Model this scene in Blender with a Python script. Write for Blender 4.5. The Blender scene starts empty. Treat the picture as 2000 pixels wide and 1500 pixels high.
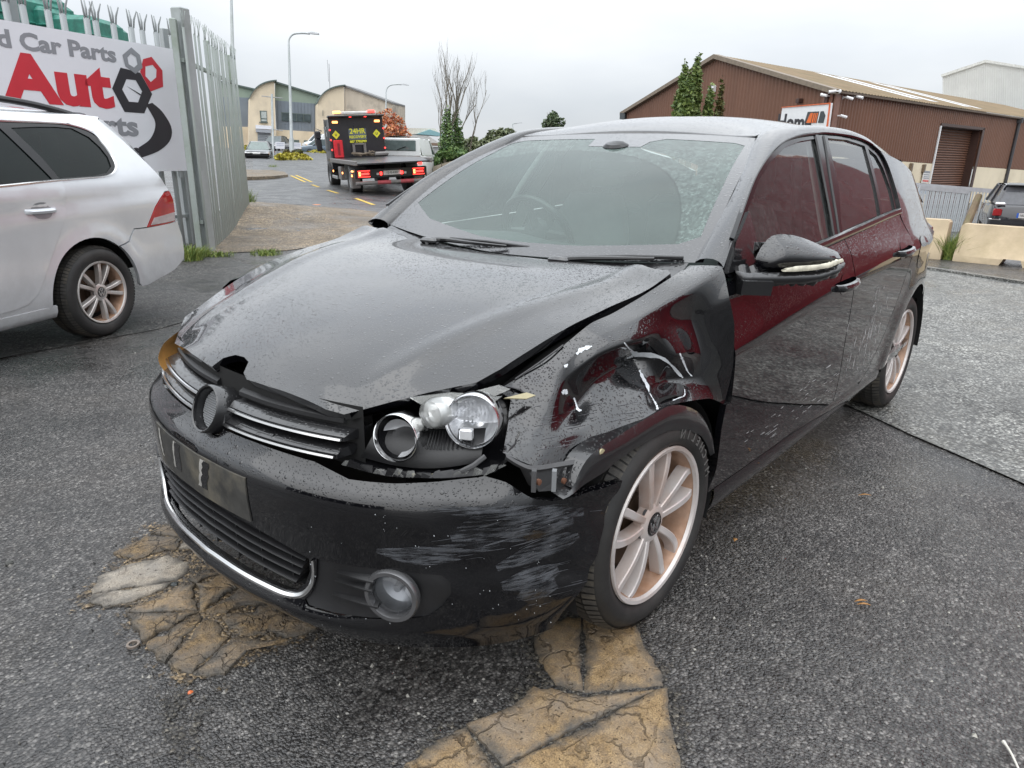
import bpy, bmesh, math, random
import numpy as np
from mathutils import Vector, Matrix, noise
from mathutils.geometry import delaunay_2d_cdt
from mathutils.bvhtree import BVHTree
S = bpy.context.scene
COL = S.collection
rnd = random.Random(11)
V = Vector
# ------------------------------------------------------------------ camera
FOC, YAW, PIT, ROL = 1.3688554, 3.8619001, -0.3189248, 0.0215277
CAM = V((1.5918295, 1.7044864, 1.3039577))
FW = V((math.cos(PIT)*math.cos(YAW), math.cos(PIT)*math.sin(YAW), math.sin(PIT)))
_r = V((math.sin(YAW), -math.cos(YAW), 0)); _u = _r.cross(FW)
RT = _r*math.cos(ROL)+_u*math.sin(ROL); UP = -_r*math.sin(ROL)+_u*math.cos(ROL)
cd = bpy.data.cameras.new('camera'); cam = bpy.data.objects.new('camera', cd); COL.objects.link(cam)
mw = Matrix((RT, UP, -FW)).transposed().to_4x4(); mw.translation = CAM
cam.matrix_world = mw
cd.sensor_width = 36; cd.lens = FOC*18; cd.clip_start = .05; cd.clip_end = 3000
S.camera = cam
S.render.resolution_x, S.render.resolution_y = 1024, 768
S.view_settings.view_transform = 'Standard'; S.view_settings.look = 'None'
S.view_settings.gamma = 1; S.view_settings.exposure = EXPO = 0.22
S.view_settings.use_curve_mapping = False
# ------------------------------------------------------------------ sky, overcast
SUN_EL, SUN_AZ = math.radians(50), math.radians(80)
w = bpy.data.worlds.new('World'); S.world = w; w.use_nodes = True
t = w.node_tree; t.nodes.clear()
def wn(ty, **k):
    n = t.nodes.new(ty)
    for a, b in k.items(): setattr(n, a, b)
    return n
out = wn('ShaderNodeOutputWorld'); mx = wn('ShaderNodeMixShader'); b1 = wn('ShaderNodeBackground'); b2 = wn('ShaderNodeBackground')
sk = wn('ShaderNodeTexSky', sky_type='NISHITA', sun_disc=False, sun_elevation=SUN_EL, sun_rotation=SUN_AZ)
t.links.new(sk.outputs[0], b1.inputs[0]); b1.inputs[1].default_value = .08
tc = wn('ShaderNodeTexCoord'); mp = wn('ShaderNodeMapping'); mp.inputs['Scale'].default_value = (1.1, 1.1, 3.2)
ns = wn('ShaderNodeTexNoise'); ns.inputs['Scale'].default_value = 1.7; ns.inputs['Detail'].default_value = 5; ns.inputs['Roughness'].default_value = .5
cr_ = wn('ShaderNodeValToRGB')
e = cr_.color_ramp.elements
e[0].position = .33; e[0].color = (.60, .64, .69, 1); e[1].position = .68; e[1].color = (.80, .825, .85, 1)
t.links.new(tc.outputs['Generated'], mp.inputs[0]); t.links.new(mp.outputs[0], ns.inputs[0]); t.links.new(ns.outputs['Fac'], cr_.inputs[0])
# overcast dome: about three times brighter overhead than at the horizon
sz = wn('ShaderNodeSeparateXYZ'); t.links.new(tc.outputs['Generated'], sz.inputs[0])
el = wn('ShaderNodeMapRange'); t.links.new(sz.outputs[2], el.inputs[0]); el.inputs[1].default_value = 0; el.inputs[2].default_value = 1; el.inputs[3].default_value = .86; el.inputs[4].default_value = 3.1
t.links.new(cr_.outputs[0], b2.inputs[0]); t.links.new(el.outputs[0], b2.inputs[1])
mx.inputs[0].default_value = .92
t.links.new(b1.outputs[0], mx.inputs[1]); t.links.new(b2.outputs[0], mx.inputs[2]); t.links.new(mx.outputs[0], out.inputs[0])
sd = bpy.data.lights.new('sun', 'SUN'); sun = bpy.data.objects.new('sun', sd); COL.objects.link(sun)
sd.energy = 1.4; sd.angle = math.radians(100); sd.color = (1, .97, .93)
sdir = V((math.sin(SUN_AZ)*math.cos(SUN_EL), math.cos(SUN_AZ)*math.cos(SUN_EL), math.sin(SUN_EL)))
sun.rotation_euler = (-sdir).to_track_quat('-Z', 'Y').to_euler()
# ------------------------------------------------------------------ small geometry tools
def ray(px, py):
    return (FW+RT*((px-1000)/(FOC*1000))-UP*((py-750)/(FOC*1000)))
def at(px, py, d): return CAM+ray(px, py)*d              # point at depth d along the view axis
def on_z(px, py, z=0.): d = ray(px, py); return CAM+d*((z-CAM.z)/d.z)
def on_y(px, py, y): d = ray(px, py); return CAM+d*((y-CAM.y)/d.y)
def on_x(px, py, x): d = ray(px, py); return CAM+d*((x-CAM.x)/d.x)
class CR:
    def __init__(s, xs, ys):
        o = np.argsort(xs); s.x = np.array(xs, float)[o]; s.y = np.array(ys, float)[o]; s.m = np.gradient(s.y, s.x)
    def __call__(s, v):
        X = s.x; v = min(max(v, X[0]), X[-1]); i = min(max(int(np.searchsorted(X, v))-1, 0), len(X)-2)
        h = X[i+1]-X[i]; q = (v-X[i])/h
        return float((2*q**3-3*q*q+1)*s.y[i]+(q**3-2*q*q+q)*h*s.m[i]+(-2*q**3+3*q*q)*s.y[i+1]+(q**3-q*q)*h*s.m[i+1])
def sm(a, b, x):
    q = min(max((x-a)/(b-a), 0), 1); return q*q*(3-2*q)
def spline(pts, n, closed=False):
    """Catmull-Rom through points, n samples"""
    P = [V(p) for p in pts]; m = len(P); outp = []
    segs = m if closed else m-1
    for k in range(n if closed else n):
        u = k/(n if closed else n-1)*segs; i = min(int(u), segs-1); q = u-i
        if closed: a, b, c, d = P[(i-1) % m], P[i % m], P[(i+1) % m], P[(i+2) % m]
        else: a, b, c, d = P[max(i-1, 0)], P[i], P[i+1], P[min(i+2, m-1)]
        outp.append(.5*((2*b)+(c-a)*q+(2*a-5*b+4*c-d)*q*q+(3*b-a-3*c+d)*q**3))
    return outp
def link(name, me, mat, parent):
    o = bpy.data.objects.new(name, me); COL.objects.link(o)
    if mat is not None:
        for m in (mat if isinstance(mat, (list, tuple)) else [mat]): me.materials.append(m)
    if parent is not None: o.parent = parent
    return o
def finish(me, ang=35, smooth=True):
    if smooth:
        me.polygons.foreach_set('use_smooth', [True]*len(me.polygons))
        if ang < 180: me.set_sharp_from_angle(angle=math.radians(ang))
    me.update()
def mesh(name, vs, fs, mat, parent=None, ang=35, smooth=True, mi=None):
    me = bpy.data.meshes.new(name); me.from_pydata([tuple(v) for v in vs], [], fs); me.validate()
    if mi: me.polygons.foreach_set('material_index', mi)
    bm = bmesh.new(); bm.from_mesh(me); bmesh.ops.recalc_face_normals(bm, faces=bm.faces); bm.to_mesh(me); bm.free()
    finish(me, ang, smooth)
    return link(name, me, mat, parent)
class MB:
    """collects shapes for one mesh"""
    def __init__(s): s.v = []; s.f = []
    def add(s, vs, fs):
        k = len(s.v); s.v += [V(v) for v in vs]; s.f += [tuple(i+k for i in f) for f in fs]; return s
    def box(s, c, d, rz=0, bev=0, M=None):
        c = V(c); x, y, z = d[0]/2, d[1]/2, d[2]/2
        if bev:
            b = min(bev, x*.9, y*.9, z*.9); vs = []
            for zz, ins in ((-z, b), (-z+b, 0), (z-b, 0), (z, b)):
                X, Y = x-ins, y-ins; q = b*.6
                vs += [V((X-q, -Y, zz)), V((X, -Y+q, zz)), V((X, Y-q, zz)), V((X-q, Y, zz)), V((-X+q, Y, zz)), V((-X, Y-q, zz)), V((-X, -Y+q, zz)), V((-X+q, -Y, zz))]
            fs = [tuple(range(7, -1, -1)), tuple(range(24, 32))]
            for r in range(3):
                for k in range(8): a = r*8+k; bb = r*8+(k+1) % 8; fs.append((a, bb, bb+8, a+8))
        else:
            vs = [V((i*x, j*y, k*z)) for k in (-1, 1) for j in (-1, 1) for i in (-1, 1)]
            fs = [(0, 2, 3, 1), (4, 5, 7, 6), (0, 1, 5, 4), (2, 6, 7, 3), (0, 4, 6, 2), (1, 3, 7, 5)]
        rot = M if M is not None else Matrix.Rotation(rz, 3, 'Z')
        return s.add([c+rot@v for v in vs], fs)
    def tube(s, pts, r, n=8, cap=True):
        P = [V(p) for p in pts]; R = r if isinstance(r, (list, tuple)) else [r]*len(P); vs = []; fs = []
        ref = None
        for i, p in enumerate(P):
            d = (P[min(i+1, len(P)-1)]-P[max(i-1, 0)]).normalized()
            if ref is None:
                ref = V((0, 0, 1)) if abs(d.z) < .9 else V((1, 0, 0))
            a = (ref-d*ref.dot(d)).normalized(); b = d.cross(a); ref = a
            for k in range(n):
                q = 2*math.pi*k/n; vs.append(p+(a*math.cos(q)+b*math.sin(q))*R[i])
        for i in range(len(P)-1):
            for k in range(n): fs.append((i*n+k, i*n+(k+1) % n, (i+1)*n+(k+1) % n, (i+1)*n+k))
        if cap: fs += [tuple(range(n-1, -1, -1)), tuple(range((len(P)-1)*n, len(P)*n))]
        return s.add(vs, fs)
    def prism(s, poly, d):
        """poly: list of 3D points (planar loop), extruded by vector d"""
        n = len(poly); P = [V(p) for p in poly]; d = V(d)
        return s.add(P+[p+d for p in P], [tuple(range(n-1, -1, -1)), tuple(range(n, 2*n))]+[(i, (i+1) % n, n+(i+1) % n, n+i) for i in range(n)])
    def loft(s, rings, closed=True, cap=False):
        n = len(rings[0]); vs = [V(p) for r in rings for p in r]; fs = []
        for i in range(len(rings)-1):
            for k in range(n if closed else n-1): fs.append((i*n+k, i*n+(k+1) % n, (i+1)*n+(k+1) % n, (i+1)*n+k))
        if cap: fs += [tuple(range(n-1, -1, -1)), tuple(range((len(rings)-1)*n, len(rings)*n))]
        return s.add(vs, fs)
    def lathe(s, prof, c, ax='Y', n=32, closed=False):
        """prof: (radius, axial) list, around axis through c"""
        c = V(c); rings = []
        for r, a in prof:
            ring = []
            for k in range(n):
                q = 2*math.pi*k/n; x, y = r*math.cos(q), r*math.sin(q)
                ring.append(c+(V((x, a, y)) if ax == 'Y' else V((a, x, y)) if ax == 'X' else V((x, y, a))))
            rings.append(ring)
        if closed: rings.append(rings[0])
        return s.loft(rings)
    def quad(s, a, b, c, d): return s.add([a, b, c, d], [(0, 1, 2, 3)])
    def build(s, name, mat, parent=None, ang=35, smooth=True): return mesh(name, s.v, s.f, mat, parent, ang, smooth)
def grid(name, rows, mat, parent=None, ang=60):
    n = len(rows[0]); fs = [(i*n+k, i*n+k+1, (i+1)*n+k+1, (i+1)*n+k) for i in range(len(rows)-1) for k in range(n-1)]
    return mesh(name, [p for r in rows for p in r], fs, mat, parent, ang)
def cgrid(C, nu, nv):
    """bicubic refine of a control grid C[i][j]"""
    cols = [spline(c, nv) for c in C]
    return [spline([cols[i][j] for i in range(len(C))], nu) for j in range(nv)]
def inpoly(p, poly):
    x, y = p; c = False; j = len(poly)-1
    for i in range(len(poly)):
        xi, yi = poly[i][0], poly[i][1]; xj, yj = poly[j][0], poly[j][1]
        if (yi > y) != (yj > y) and x < (xj-xi)*(y-yi)/(yj-yi)+xi: c = not c
        j = i
    return c
def resample(poly, step, closed=True):
    o = []; n = len(poly)
    for i in range(n if closed else n-1):
        a, b = V(poly[i][:2]), V(poly[(i+1) % n][:2]); k = max(1, int((b-a).length/step+.5))
        o += [a+(b-a)*(q/k) for q in range(k)]
    if not closed: o.append(V(poly[-1][:2]))
    return o
def smooth_poly(pts, n): return [V((p[0], p[1])) for p in spline([(p[0], p[1], 0) for p in pts], n, closed=True)]
def panel(name, poly, step, fn, mat, parent=None, holes=(), flange=0, ang=50, lines=(), jit=0, flip=False):
    """fills a 2-D outline with a fine mesh and maps it to 3-D with fn(u, v)"""
    loops = [resample(poly, step)]+[resample(h, step) for h in holes]
    pts = []; edges = []
    for L in loops:
        k = len(pts); pts += L; edges += [(k+i, k+(i+1) % len(L)) for i in range(len(L))]
    for L in lines:
        L = resample(L, step, False); k = len(pts); pts += L; edges += [(k+i, k+i+1) for i in range(len(L)-1)]
    xs = [p[0] for p in loops[0]]; ys = [p[1] for p in loops[0]]
    x0, x1, y0, y1 = min(xs), max(xs), min(ys), max(ys)
    bpts = np.array([[p[0], p[1]] for p in pts])
    nx = max(1, int((x1-x0)/step)); ny = max(1, int((y1-y0)/step))
    for i in range(nx+1):
        for j in range(ny+1):
            p = (x0+(i+.5*(j % 2))*step, y0+j*step)
            if inpoly(p, loops[0]) and not any(inpoly(p, h) for h in loops[1:]):
                if np.min((bpts[:, 0]-p[0])**2+(bpts[:, 1]-p[1])**2) > (step*.45)**2: pts.append(V(p))
    r = delaunay_2d_cdt([V((p[0], p[1])) for p in pts], edges, [], 0, 1e-6)
    vs, fs = r[0], r[2]; keep = []
    for f in fs:
        c = (sum(vs[i][0] for i in f)/3, sum(vs[i][1] for i in f)/3)
        if inpoly(c, loops[0]) and not any(inpoly(c, h) for h in loops[1:]): keep.append(tuple(f))
    me = bpy.data.meshes.new(name); me.from_pydata([tuple(fn(p[0], p[1])) for p in vs], [], keep)
    bm = bmesh.new(); bm.from_mesh(me)
    loose = [v for v in bm.verts if not v.link_faces]; bmesh.ops.delete(bm, geom=loose, context='VERTS')
    bmesh.ops.recalc_face_normals(bm, faces=bm.faces)
    if flip:
        bmesh.ops.reverse_faces(bm, faces=bm.faces)
    if flange:
        bm.normal_update()
        be = [e for e in bm.edges if e.is_boundary]; nrm = {}
        for e in be:
            for v in e.verts: nrm[v] = v.normal.copy()
        old = {tuple(v.co): n for v, n in nrm.items()}
        g = bmesh.ops.extrude_edge_only(bm, edges=be)['geom']
        for v in [x for x in g if isinstance(x, bmesh.types.BMVert)]:
            v.co -= old[tuple(v.co)]*flange
    bm.to_mesh(me); bm.free(); finish(me, ang)
    return link(name, me, mat, parent)
def text(name, s, size, M, mat, parent=None, depth=.002, bold=0., align='CENTER', spacing=1., xs=1.):
    cu = bpy.data.curves.new(name, 'FONT'); cu.body = s; cu.size = size; cu.extrude = depth; cu.offset = bold
    cu.align_x = align; cu.align_y = 'CENTER'; cu.space_character = spacing; cu.resolution_u = 3
    o = bpy.data.objects.new(name, cu); COL.objects.link(o)
    dg = bpy.context.evaluated_depsgraph_get(); me = bpy.data.meshes.new_from_object(o.evaluated_get(dg))
    bpy.data.objects.remove(o); bpy.data.curves.remove(cu)
    for v in me.vertices: v.co.x *= xs
    me.transform(M); me.materials.clear()
    return link(name, me, mat, parent)
def frame(o, x, y):
    """matrix with origin o, local x and y axes"""
    x = V(x).normalized(); z = x.cross(V(y)).normalized(); y = z.cross(x)
    m = Matrix((x, y, z)).transposed().to_4x4(); m.translation = V(o); return m
def empty(name, loc=(0, 0, 0), rz=0):
    o = bpy.data.objects.new(name, None); COL.objects.link(o); o.location = loc; o.rotation_euler = (0, 0, rz); o.empty_display_size = .2; return o
def tag(o, label=None, cat=None, group=None, kind=None):
    if label: o['label'] = label
    if cat: o['category'] = cat
    if group: o['group'] = group
    if kind: o['kind'] = kind
    return o
def kids(o): return [c for c in bpy.data.objects if c.parent == o]
def copy_tree(o, parent=None):
    c = o.copy(); COL.objects.link(c)
    if parent is not None: c.parent = parent
    for k in kids(o): copy_tree(k, c)
    return c
def mirror_y(o, name=None, parent=None):
    """a mirrored copy of a mesh about y = 0 (its own mesh data)"""
    me = o.data.copy()
    for v in me.vertices: v.co.y *= -1
    me.flip_normals(); q = bpy.data.objects.new(name or o.name.split('.')[0], me); COL.objects.link(q); q.parent = parent if parent is not None else o.parent
    return q
# ------------------------------------------------------------------ materials
def newmat(name):
    m = bpy.data.materials.new(name); m.use_nodes = True; t = m.node_tree
    return m, t, t.nodes['Principled BSDF']
def nd(t, ty, ins=None, **k):
    n = t.nodes.new('ShaderNode'+ty)
    for a, b in k.items(): setattr(n, a, b)
    for a, b in (ins or {}).items():
        if isinstance(b, bpy.types.NodeSocket): t.links.new(b, n.inputs[a])
        else: n.inputs[a].default_value = b
    return n
def ramp(t, fac, stops):
    n = nd(t, 'ValToRGB', {0: fac}); e = n.color_ramp.elements
    while len(e) < len(stops): e.new(.5)
    for q, (p, c) in zip(e, stops):
        q.position = p; q.color = c if len(c) == 4 else (*c, 1)
    return n.outputs[0]
def mixc(t, f, a, b, mode='MIX'):
    n = nd(t, 'Mix', data_type='RGBA', blend_type=mode)
    for s, v in ((0, f), (6, a), (7, b)):
        if isinstance(v, bpy.types.NodeSocket): t.links.new(v, n.inputs[s])
        else: n.inputs[s].default_value = v if s == 0 else (v if len(v) == 4 else (*v, 1))
    return n.outputs[2]
def mth(t, op, a, b=0., c=None, clamp=False):
    n = nd(t, 'Math', operation=op); n.use_clamp = clamp
    for i, v in enumerate((a, b) if c is None else (a, b, c)):
        if isinstance(v, bpy.types.NodeSocket): t.links.new(v, n.inputs[i])
        else: n.inputs[i].default_value = v
    return n.outputs[0]
def coords(t, which='Object', scale=(1, 1, 1), obj=None):
    c = nd(t, 'TexCoord'); m = nd(t, 'Mapping', {0: c.outputs[which]}); m.inputs['Scale'].default_value = scale
    return m.outputs[0]
def noi(t, v, scale, detail=3, rough=.5, dist=0): return nd(t, 'TexNoise', {'Vector': v, 'Scale': scale, 'Detail': detail, 'Roughness': rough, 'Distortion': dist}).outputs['Fac']
def vor(t, v, scale, feature='F1', rnd_=1.): return nd(t, 'TexVoronoi', {'Vector': v, 'Scale': scale, 'Randomness': rnd_}, feature=feature)
def bump(t, h, dist, strength=1., n=None):
    b = nd(t, 'Bump', {'Height': h, 'Distance': dist, 'Strength': strength})
    if n is not None: t.links.new(n, b.inputs['Normal'])
    return b.outputs[0]
def pm(name, col, rough=.5, metal=0., var=.18, scale=6., bmp=0., bscale=40., dirt=None, dirtamt=.4, coat=0., spec=.5, emit=0., streak=False):
    """general procedural surface: mottled colour, varied gloss, optional relief and dirt"""
    m, t, b = newmat(name); v = coords(t)
    n = noi(t, coords(t, 'Object', (1, 1, .15)) if streak else v, scale, 4, .6)
    dk = tuple(c*(1-var) for c in col); lt = tuple(min(1, c*(1+var)) for c in col)
    c = ramp(t, n, [(.3, dk), (.7, lt)])
    if dirt:
        d = noi(t, v, scale*.37+.3, 5, .65); c = mixc(t, mth(t, 'MULTIPLY', ramp(t, d, [(.48, (0, 0, 0)), (.68, (1, 1, 1))]), dirtamt), c, dirt)
    t.links.new(c, b.inputs['Base Color'])
    r = nd(t, 'MapRange', {0: noi(t, v, scale*2.3, 3), 3: max(.02, rough*.8), 4: min(1, rough*1.2)}); t.links.new(r.outputs[0], b.inputs['Roughness'])
    b.inputs['Metallic'].default_value = metal; b.inputs['Coat Weight'].default_value = coat; b.inputs['Coat Roughness'].default_value = .04
    b.inputs['Specular IOR Level'].default_value = spec
    if bmp: t.links.new(bump(t, noi(t, v, bscale, 4, .6), bmp), b.inputs['Normal'])
    if emit:
        b.inputs['Emission Color'].default_value = (*col, 1); b.inputs['Emission Strength'].default_value = emit
    return m
def drops(t, v, s1=150., s2=62., amount=1.):
    """height of rain beads: two sizes of scattered droplets"""
    hs = []
    for s, thr, r, k in ((s1, .16, .46, .6), (s2, .66, .36, 1.)):
        vo = vor(t, v, s); d = vo.outputs['Distance']
        sep = nd(t, 'SeparateColor', {0: vo.outputs['Color']})
        on = mth(t, 'GREATER_THAN', sep.outputs[0], thr)
        rad = mth(t, 'MULTIPLY_ADD', sep.outputs[1], r*.6, r*.4)
        q = mth(t, 'SUBTRACT', 1., mth(t, 'DIVIDE', d, rad), clamp=True)
        q = mth(t, 'POWER', q, .55); hs.append(mth(t, 'MULTIPLY', mth(t, 'MULTIPLY', q, on), k*amount))
    return mth(t, 'MAXIMUM', hs[0], hs[1])
def wet_paint(name, col, rough=.06, metal=0., s1=150., s2=62., bump_d=.0016, spec=.5, top_rough=.12, flake=0., dirtlow=None):
    """glossy car paint, rain beads on whatever faces up"""
    m, t, b = newmat(name); v = coords(t)
    nz = nd(t, 'SeparateXYZ', {0: nd(t, 'NewGeometry').outputs['Normal']}).outputs[2]
    up = nd(t, 'MapRange', {0: nz, 1: .22, 2: .62}).outputs[0]
    patch = ramp(t, noi(t, v, 3.1, 3), [(.3, (.75, .75, .75)), (.6, (1, 1, 1))])
    h = mth(t, 'MULTIPLY', drops(t, v, s1, s2), mth(t, 'MULTIPLY', up, patch))
    b.inputs['Base Color'].default_value = (*col, 1)
    c = ramp(t, noi(t, v, 2.3, 4), [(.3, tuple(x*.9 for x in col)), (.7, tuple(x*1.1 for x in col))])
    if dirtlow:
        pz = nd(t, 'SeparateXYZ', {0: v}).outputs[2]
        f = mth(t, 'MULTIPLY', nd(t, 'MapRange', {0: pz, 1: .72, 2: .25}).outputs[0], ramp(t, noi(t, v, 9, 5, .7), [(.35, (.2, .2, .2)), (.7, (1, 1, 1))]))
        c = mixc(t, mth(t, 'MULTIPLY', f, .55), c, dirtlow)
    t.links.new(c, b.inputs['Base Color'])
    t.links.new(nd(t, 'MapRange', {0: up, 3: rough, 4: top_rough}).outputs[0], b.inputs['Roughness'])
    b.inputs['Metallic'].default_value = metal; t.links.new(nd(t, 'MapRange', {0: up, 3: spec*.12, 4: spec}).outputs[0], b.inputs['Specular IOR Level'])
    b.inputs['Coat Weight'].default_value = 1; b.inputs['Coat Roughness'].default_value = .03
    nn = bump(t, h, bump_d); t.links.new(nn, b.inputs['Normal']); t.links.new(nn, b.inputs['Coat Normal'])
    return m
def glass(name, tint, haze=.0, hazecol=(.6, .68, .66), dropamt=0., sweep=None, rough=.0, refl=1.):
    """a pane: fresnel mirror over tinted transmission plus a wet, misted film"""
    m, t, b = newmat(name); t.nodes.remove(b); o = t.nodes['Material Output']; v = coords(t)
    tr = nd(t, 'BsdfTransparent', {0: (*tint, 1)}); gl = nd(t, 'BsdfGlossy', {'Roughness': .02 if not rough else rough})
    fr = nd(t, 'LayerWeight', {'Blend': .31})
    df = nd(t, 'BsdfDiffuse', {0: (*hazecol, 1)}); tl = nd(t, 'BsdfTranslucent', {0: (*hazecol, 1)})
    film = nd(t, 'MixShader', {0: .45, 1: df.outputs[0], 2: tl.outputs[0]})
    hz = mth(t, 'MULTIPLY', ramp(t, noi(t, v, 2.0, 4), [(.3, (.75, .75, .75)), (.7, (1.15, 1.15, 1.15))]), haze)
    if dropamt:
        h = ramp(t, mth(t, 'ADD', mth(t, 'MULTIPLY', noi(t, v, 95., 3, .6), .75), mth(t, 'MULTIPLY', noi(t, v, 30., 2, .5), .3)), [(.46, (0, 0, 0)), (.66, (1, 1, 1))]); wet = 1.
        if sweep:
            d = nd(t, 'VectorMath', {0: v, 1: sweep[0]}, operation='DISTANCE').outputs['Value']
            wet = mth(t, 'GREATER_THAN', d, sweep[1])
            hz = mth(t, 'ADD', hz, mth(t, 'MULTIPLY', mth(t, 'SUBTRACT', 1., mth(t, 'ABSOLUTE', mth(t, 'MULTIPLY', mth(t, 'SUBTRACT', d, sweep[1]), 180.)), clamp=True), -.06))
        h = mth(t, 'MULTIPLY', h, wet)
        hz = mth(t, 'ADD', hz, mth(t, 'MULTIPLY', h, dropamt))
    s1 = nd(t, 'MixShader', {0: hz, 1: tr.outputs[0], 2: film.outputs[0]})
    f = mth(t, 'MULTIPLY', fr.outputs['Fresnel'], refl, clamp=True)
    s2 = nd(t, 'MixShader', {0: f, 1: s1.outputs[0], 2: gl.outputs[0]})
    t.links.new(s2.outputs[0], o.inputs[0])
    return m
def asphalt(name, dark, light, cell=95., rough=(.28, .6), bmp=.004, tintc=None, mott=.5, wetn=.55, stones=.55, edge=None, seed=0.):
    """aggregate in binder: every chip its own tone, larger mottling over it, wet and dry patches"""
    m, t, b = newmat(name); v = coords(t)
    wv = nd(t, 'TexNoise', {'Vector': v, 'Scale': cell*.8, 'Detail': 2.}).outputs['Color']; vw = nd(t, 'VectorMath', {0: wv, 1: (.9/cell,)*3, 2: v}, operation='MULTIPLY_ADD').outputs[0]
    vo = vor(t, vw, cell); vo2 = vor(t, vw, cell*2.1); s = nd(t, 'SeparateColor', {0: vo.outputs['Color']}); s1 = s.outputs[0]
    mid_ = tuple(.62*a+.38*c for a, c in zip(dark, light))
    c = ramp(t, s1, [(.0, tuple(x*.45 for x in dark)), (.3, dark), (stones, mid_), (.86, light), (1., tuple(min(1, x*1.7) for x in light))])
    gap = ramp(t, vo.outputs['Distance'], [(.28, (1, 1, 1)), (.68, (.40, .40, .40))]); c = mixc(t, 1., c, gap, 'MULTIPLY')
    big = noi(t, v, .8, 6, .66); mid = noi(t, v, 7., 5, .65)
    c = mixc(t, 1., c, ramp(t, big, [(.28, (1-mott,)*3), (.5, (1, 1, 1)), (.72, (1+mott*.8,)*3)]), 'MULTIPLY')
    c = mixc(t, 1., c, ramp(t, mid, [(.3, (.62, .62, .62)), (.7, (1.35, 1.35, 1.35))]), 'MULTIPLY')
    if tintc: c = mixc(t, mth(t, 'MULTIPLY', ramp(t, noi(t, v, 1.9, 6, .68), [(.5, (0, 0, 0)), (.70, (1, 1, 1))]), .55), c, mixc(t, .7, tintc, c))
    t.links.new(c, b.inputs['Base Color'])
    h = mth(t, 'ADD', mth(t, 'MULTIPLY', mth(t, 'SUBTRACT', 1., vo.outputs['Distance']), .9), mth(t, 'MULTIPLY', mth(t, 'SUBTRACT', 1., vo2.outputs['Distance']), .4))
    h = mth(t, 'ADD', h, mth(t, 'MULTIPLY', s.outputs[1], .55)); h = mth(t, 'ADD', h, mth(t, 'MULTIPLY', mid, 1.2))
    wet = ramp(t, noi(t, v, 1.3, 5, .6, .4), [(wetn-.13, (0, 0, 0)), (wetn+.13, (1, 1, 1))])
    bn_ = bump(t, h, bmp); t.links.new(mth(t, 'SUBTRACT', 1., mth(t, 'MULTIPLY', wet, .55)), bn_.node.inputs['Strength']); t.links.new(bn_, b.inputs['Normal'])
    c = mixc(t, mth(t, 'MULTIPLY', wet, .38), c, (.012, .012, .012)); t.links.new(c, b.inputs['Base Color'])
    t.links.new(nd(t, 'MapRange', {0: wet, 3: rough[1], 4: rough[0]}).outputs[0], b.inputs['Roughness'])
    b.inputs['Specular IOR Level'].default_value = .7
    if edge:
        at_ = nd(t, 'Attribute', attribute_name='edge').outputs['Fac']
        f = mth(t, 'ADD', mth(t, 'DIVIDE', at_, edge), mth(t, 'MULTIPLY', mth(t, 'SUBTRACT', noi(t, v, 16., 6, .72), .56), 3.2))
        f = mth(t, 'ADD', f, mth(t, 'MULTIPLY', mth(t, 'SUBTRACT', s1, .5), .5)); f = nd(t, 'MapRange', {0: f, 1: .25, 2: .6}).outputs[0]
        tr = nd(t, 'BsdfTransparent'); mxs = nd(t, 'MixShader', {0: f, 1: tr.outputs[0], 2: b.outputs[0]}); t.links.new(mxs.outputs[0], t.nodes['Material Output'].inputs[0])
    return m
def scuffmat(name, col, thr=.5, sc=(9, 9, 95)):
    m, t, b = newmat(name); v = coords(t, 'Object', sc); b.inputs['Base Color'].default_value = (*col, 1); b.inputs['Roughness'].default_value = .55
    n = mth(t, 'MULTIPLY', noi(t, v, 1.6, 5, .7), mth(t, 'ADD', noi(t, coords(t), 14., 3), .5))
    f = nd(t, 'MapRange', {0: n, 1: thr-.07, 2: thr+.12, 4: .75}).outputs[0]
    mxs = nd(t, 'MixShader', {0: f, 1: nd(t, 'BsdfTransparent').outputs[0], 2: b.outputs[0]}); t.links.new(mxs.outputs[0], t.nodes['Material Output'].inputs[0]); return m
SCRAPE = scuffmat('scraped_door_paint', (.42, .42, .41), .62, (120, 120, 13))
SCUFF = scuffmat('abraded_paint', (.085, .09, .10))
def ribbed(name, col, period, axis=0, depth=.02, rough=.5, var=.12, dirt=None, streak=True):
    m = pm(name, col, rough, var=var, scale=1.2, dirt=dirt, dirtamt=.35, streak=streak); return m
PAINT = wet_paint('black_paint', (.0025, .0025, .0035), .03, top_rough=.15, s1=185., s2=72., spec=.55, bump_d=.0024, dirtlow=(.006, .006, .0055))
PAINTD = wet_paint('scuffed_black_paint', (.003, .003, .004), .06, top_rough=.17, s1=165., s2=66., spec=.5, bump_d=.0024)
SILVER = wet_paint('silver_paint', (.66, .68, .70), .28, metal=.45, top_rough=.28, s1=90., s2=40., bump_d=.0004, dirtlow=(.33, .33, .33))
PLASTIC = pm('black_plastic', (.012, .012, .013), .38, var=.3, scale=9, bmp=.0004, bscale=300)
PLASTIC2 = wet_paint('wet_black_plastic', (.012, .012, .013), .28, top_rough=.3, s1=110., s2=50., bump_d=.0014)
VOID = pm('dark_void', (.004, .004, .004), .9, var=.2)
TRIMB = pm('gloss_black_trim', (.006, .006, .007), .12, var=.2)
CHROME = pm('chrome', (.78, .78, .78), .12, metal=1., var=.06, scale=12)
REFL = pm('lamp_reflector', (.88, .89, .91), .12, metal=.62, var=.05, scale=30, bmp=.002, bscale=22)
STRIPC = pm('satin_chrome', (.72, .72, .72), .2, metal=1., var=.06)
RUBBER = pm('tyre_rubber', (.017, .0165, .016), .62, var=.3, scale=7, bmp=.0006, bscale=120, dirt=(.05, .045, .04), dirtamt=.5)
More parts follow.
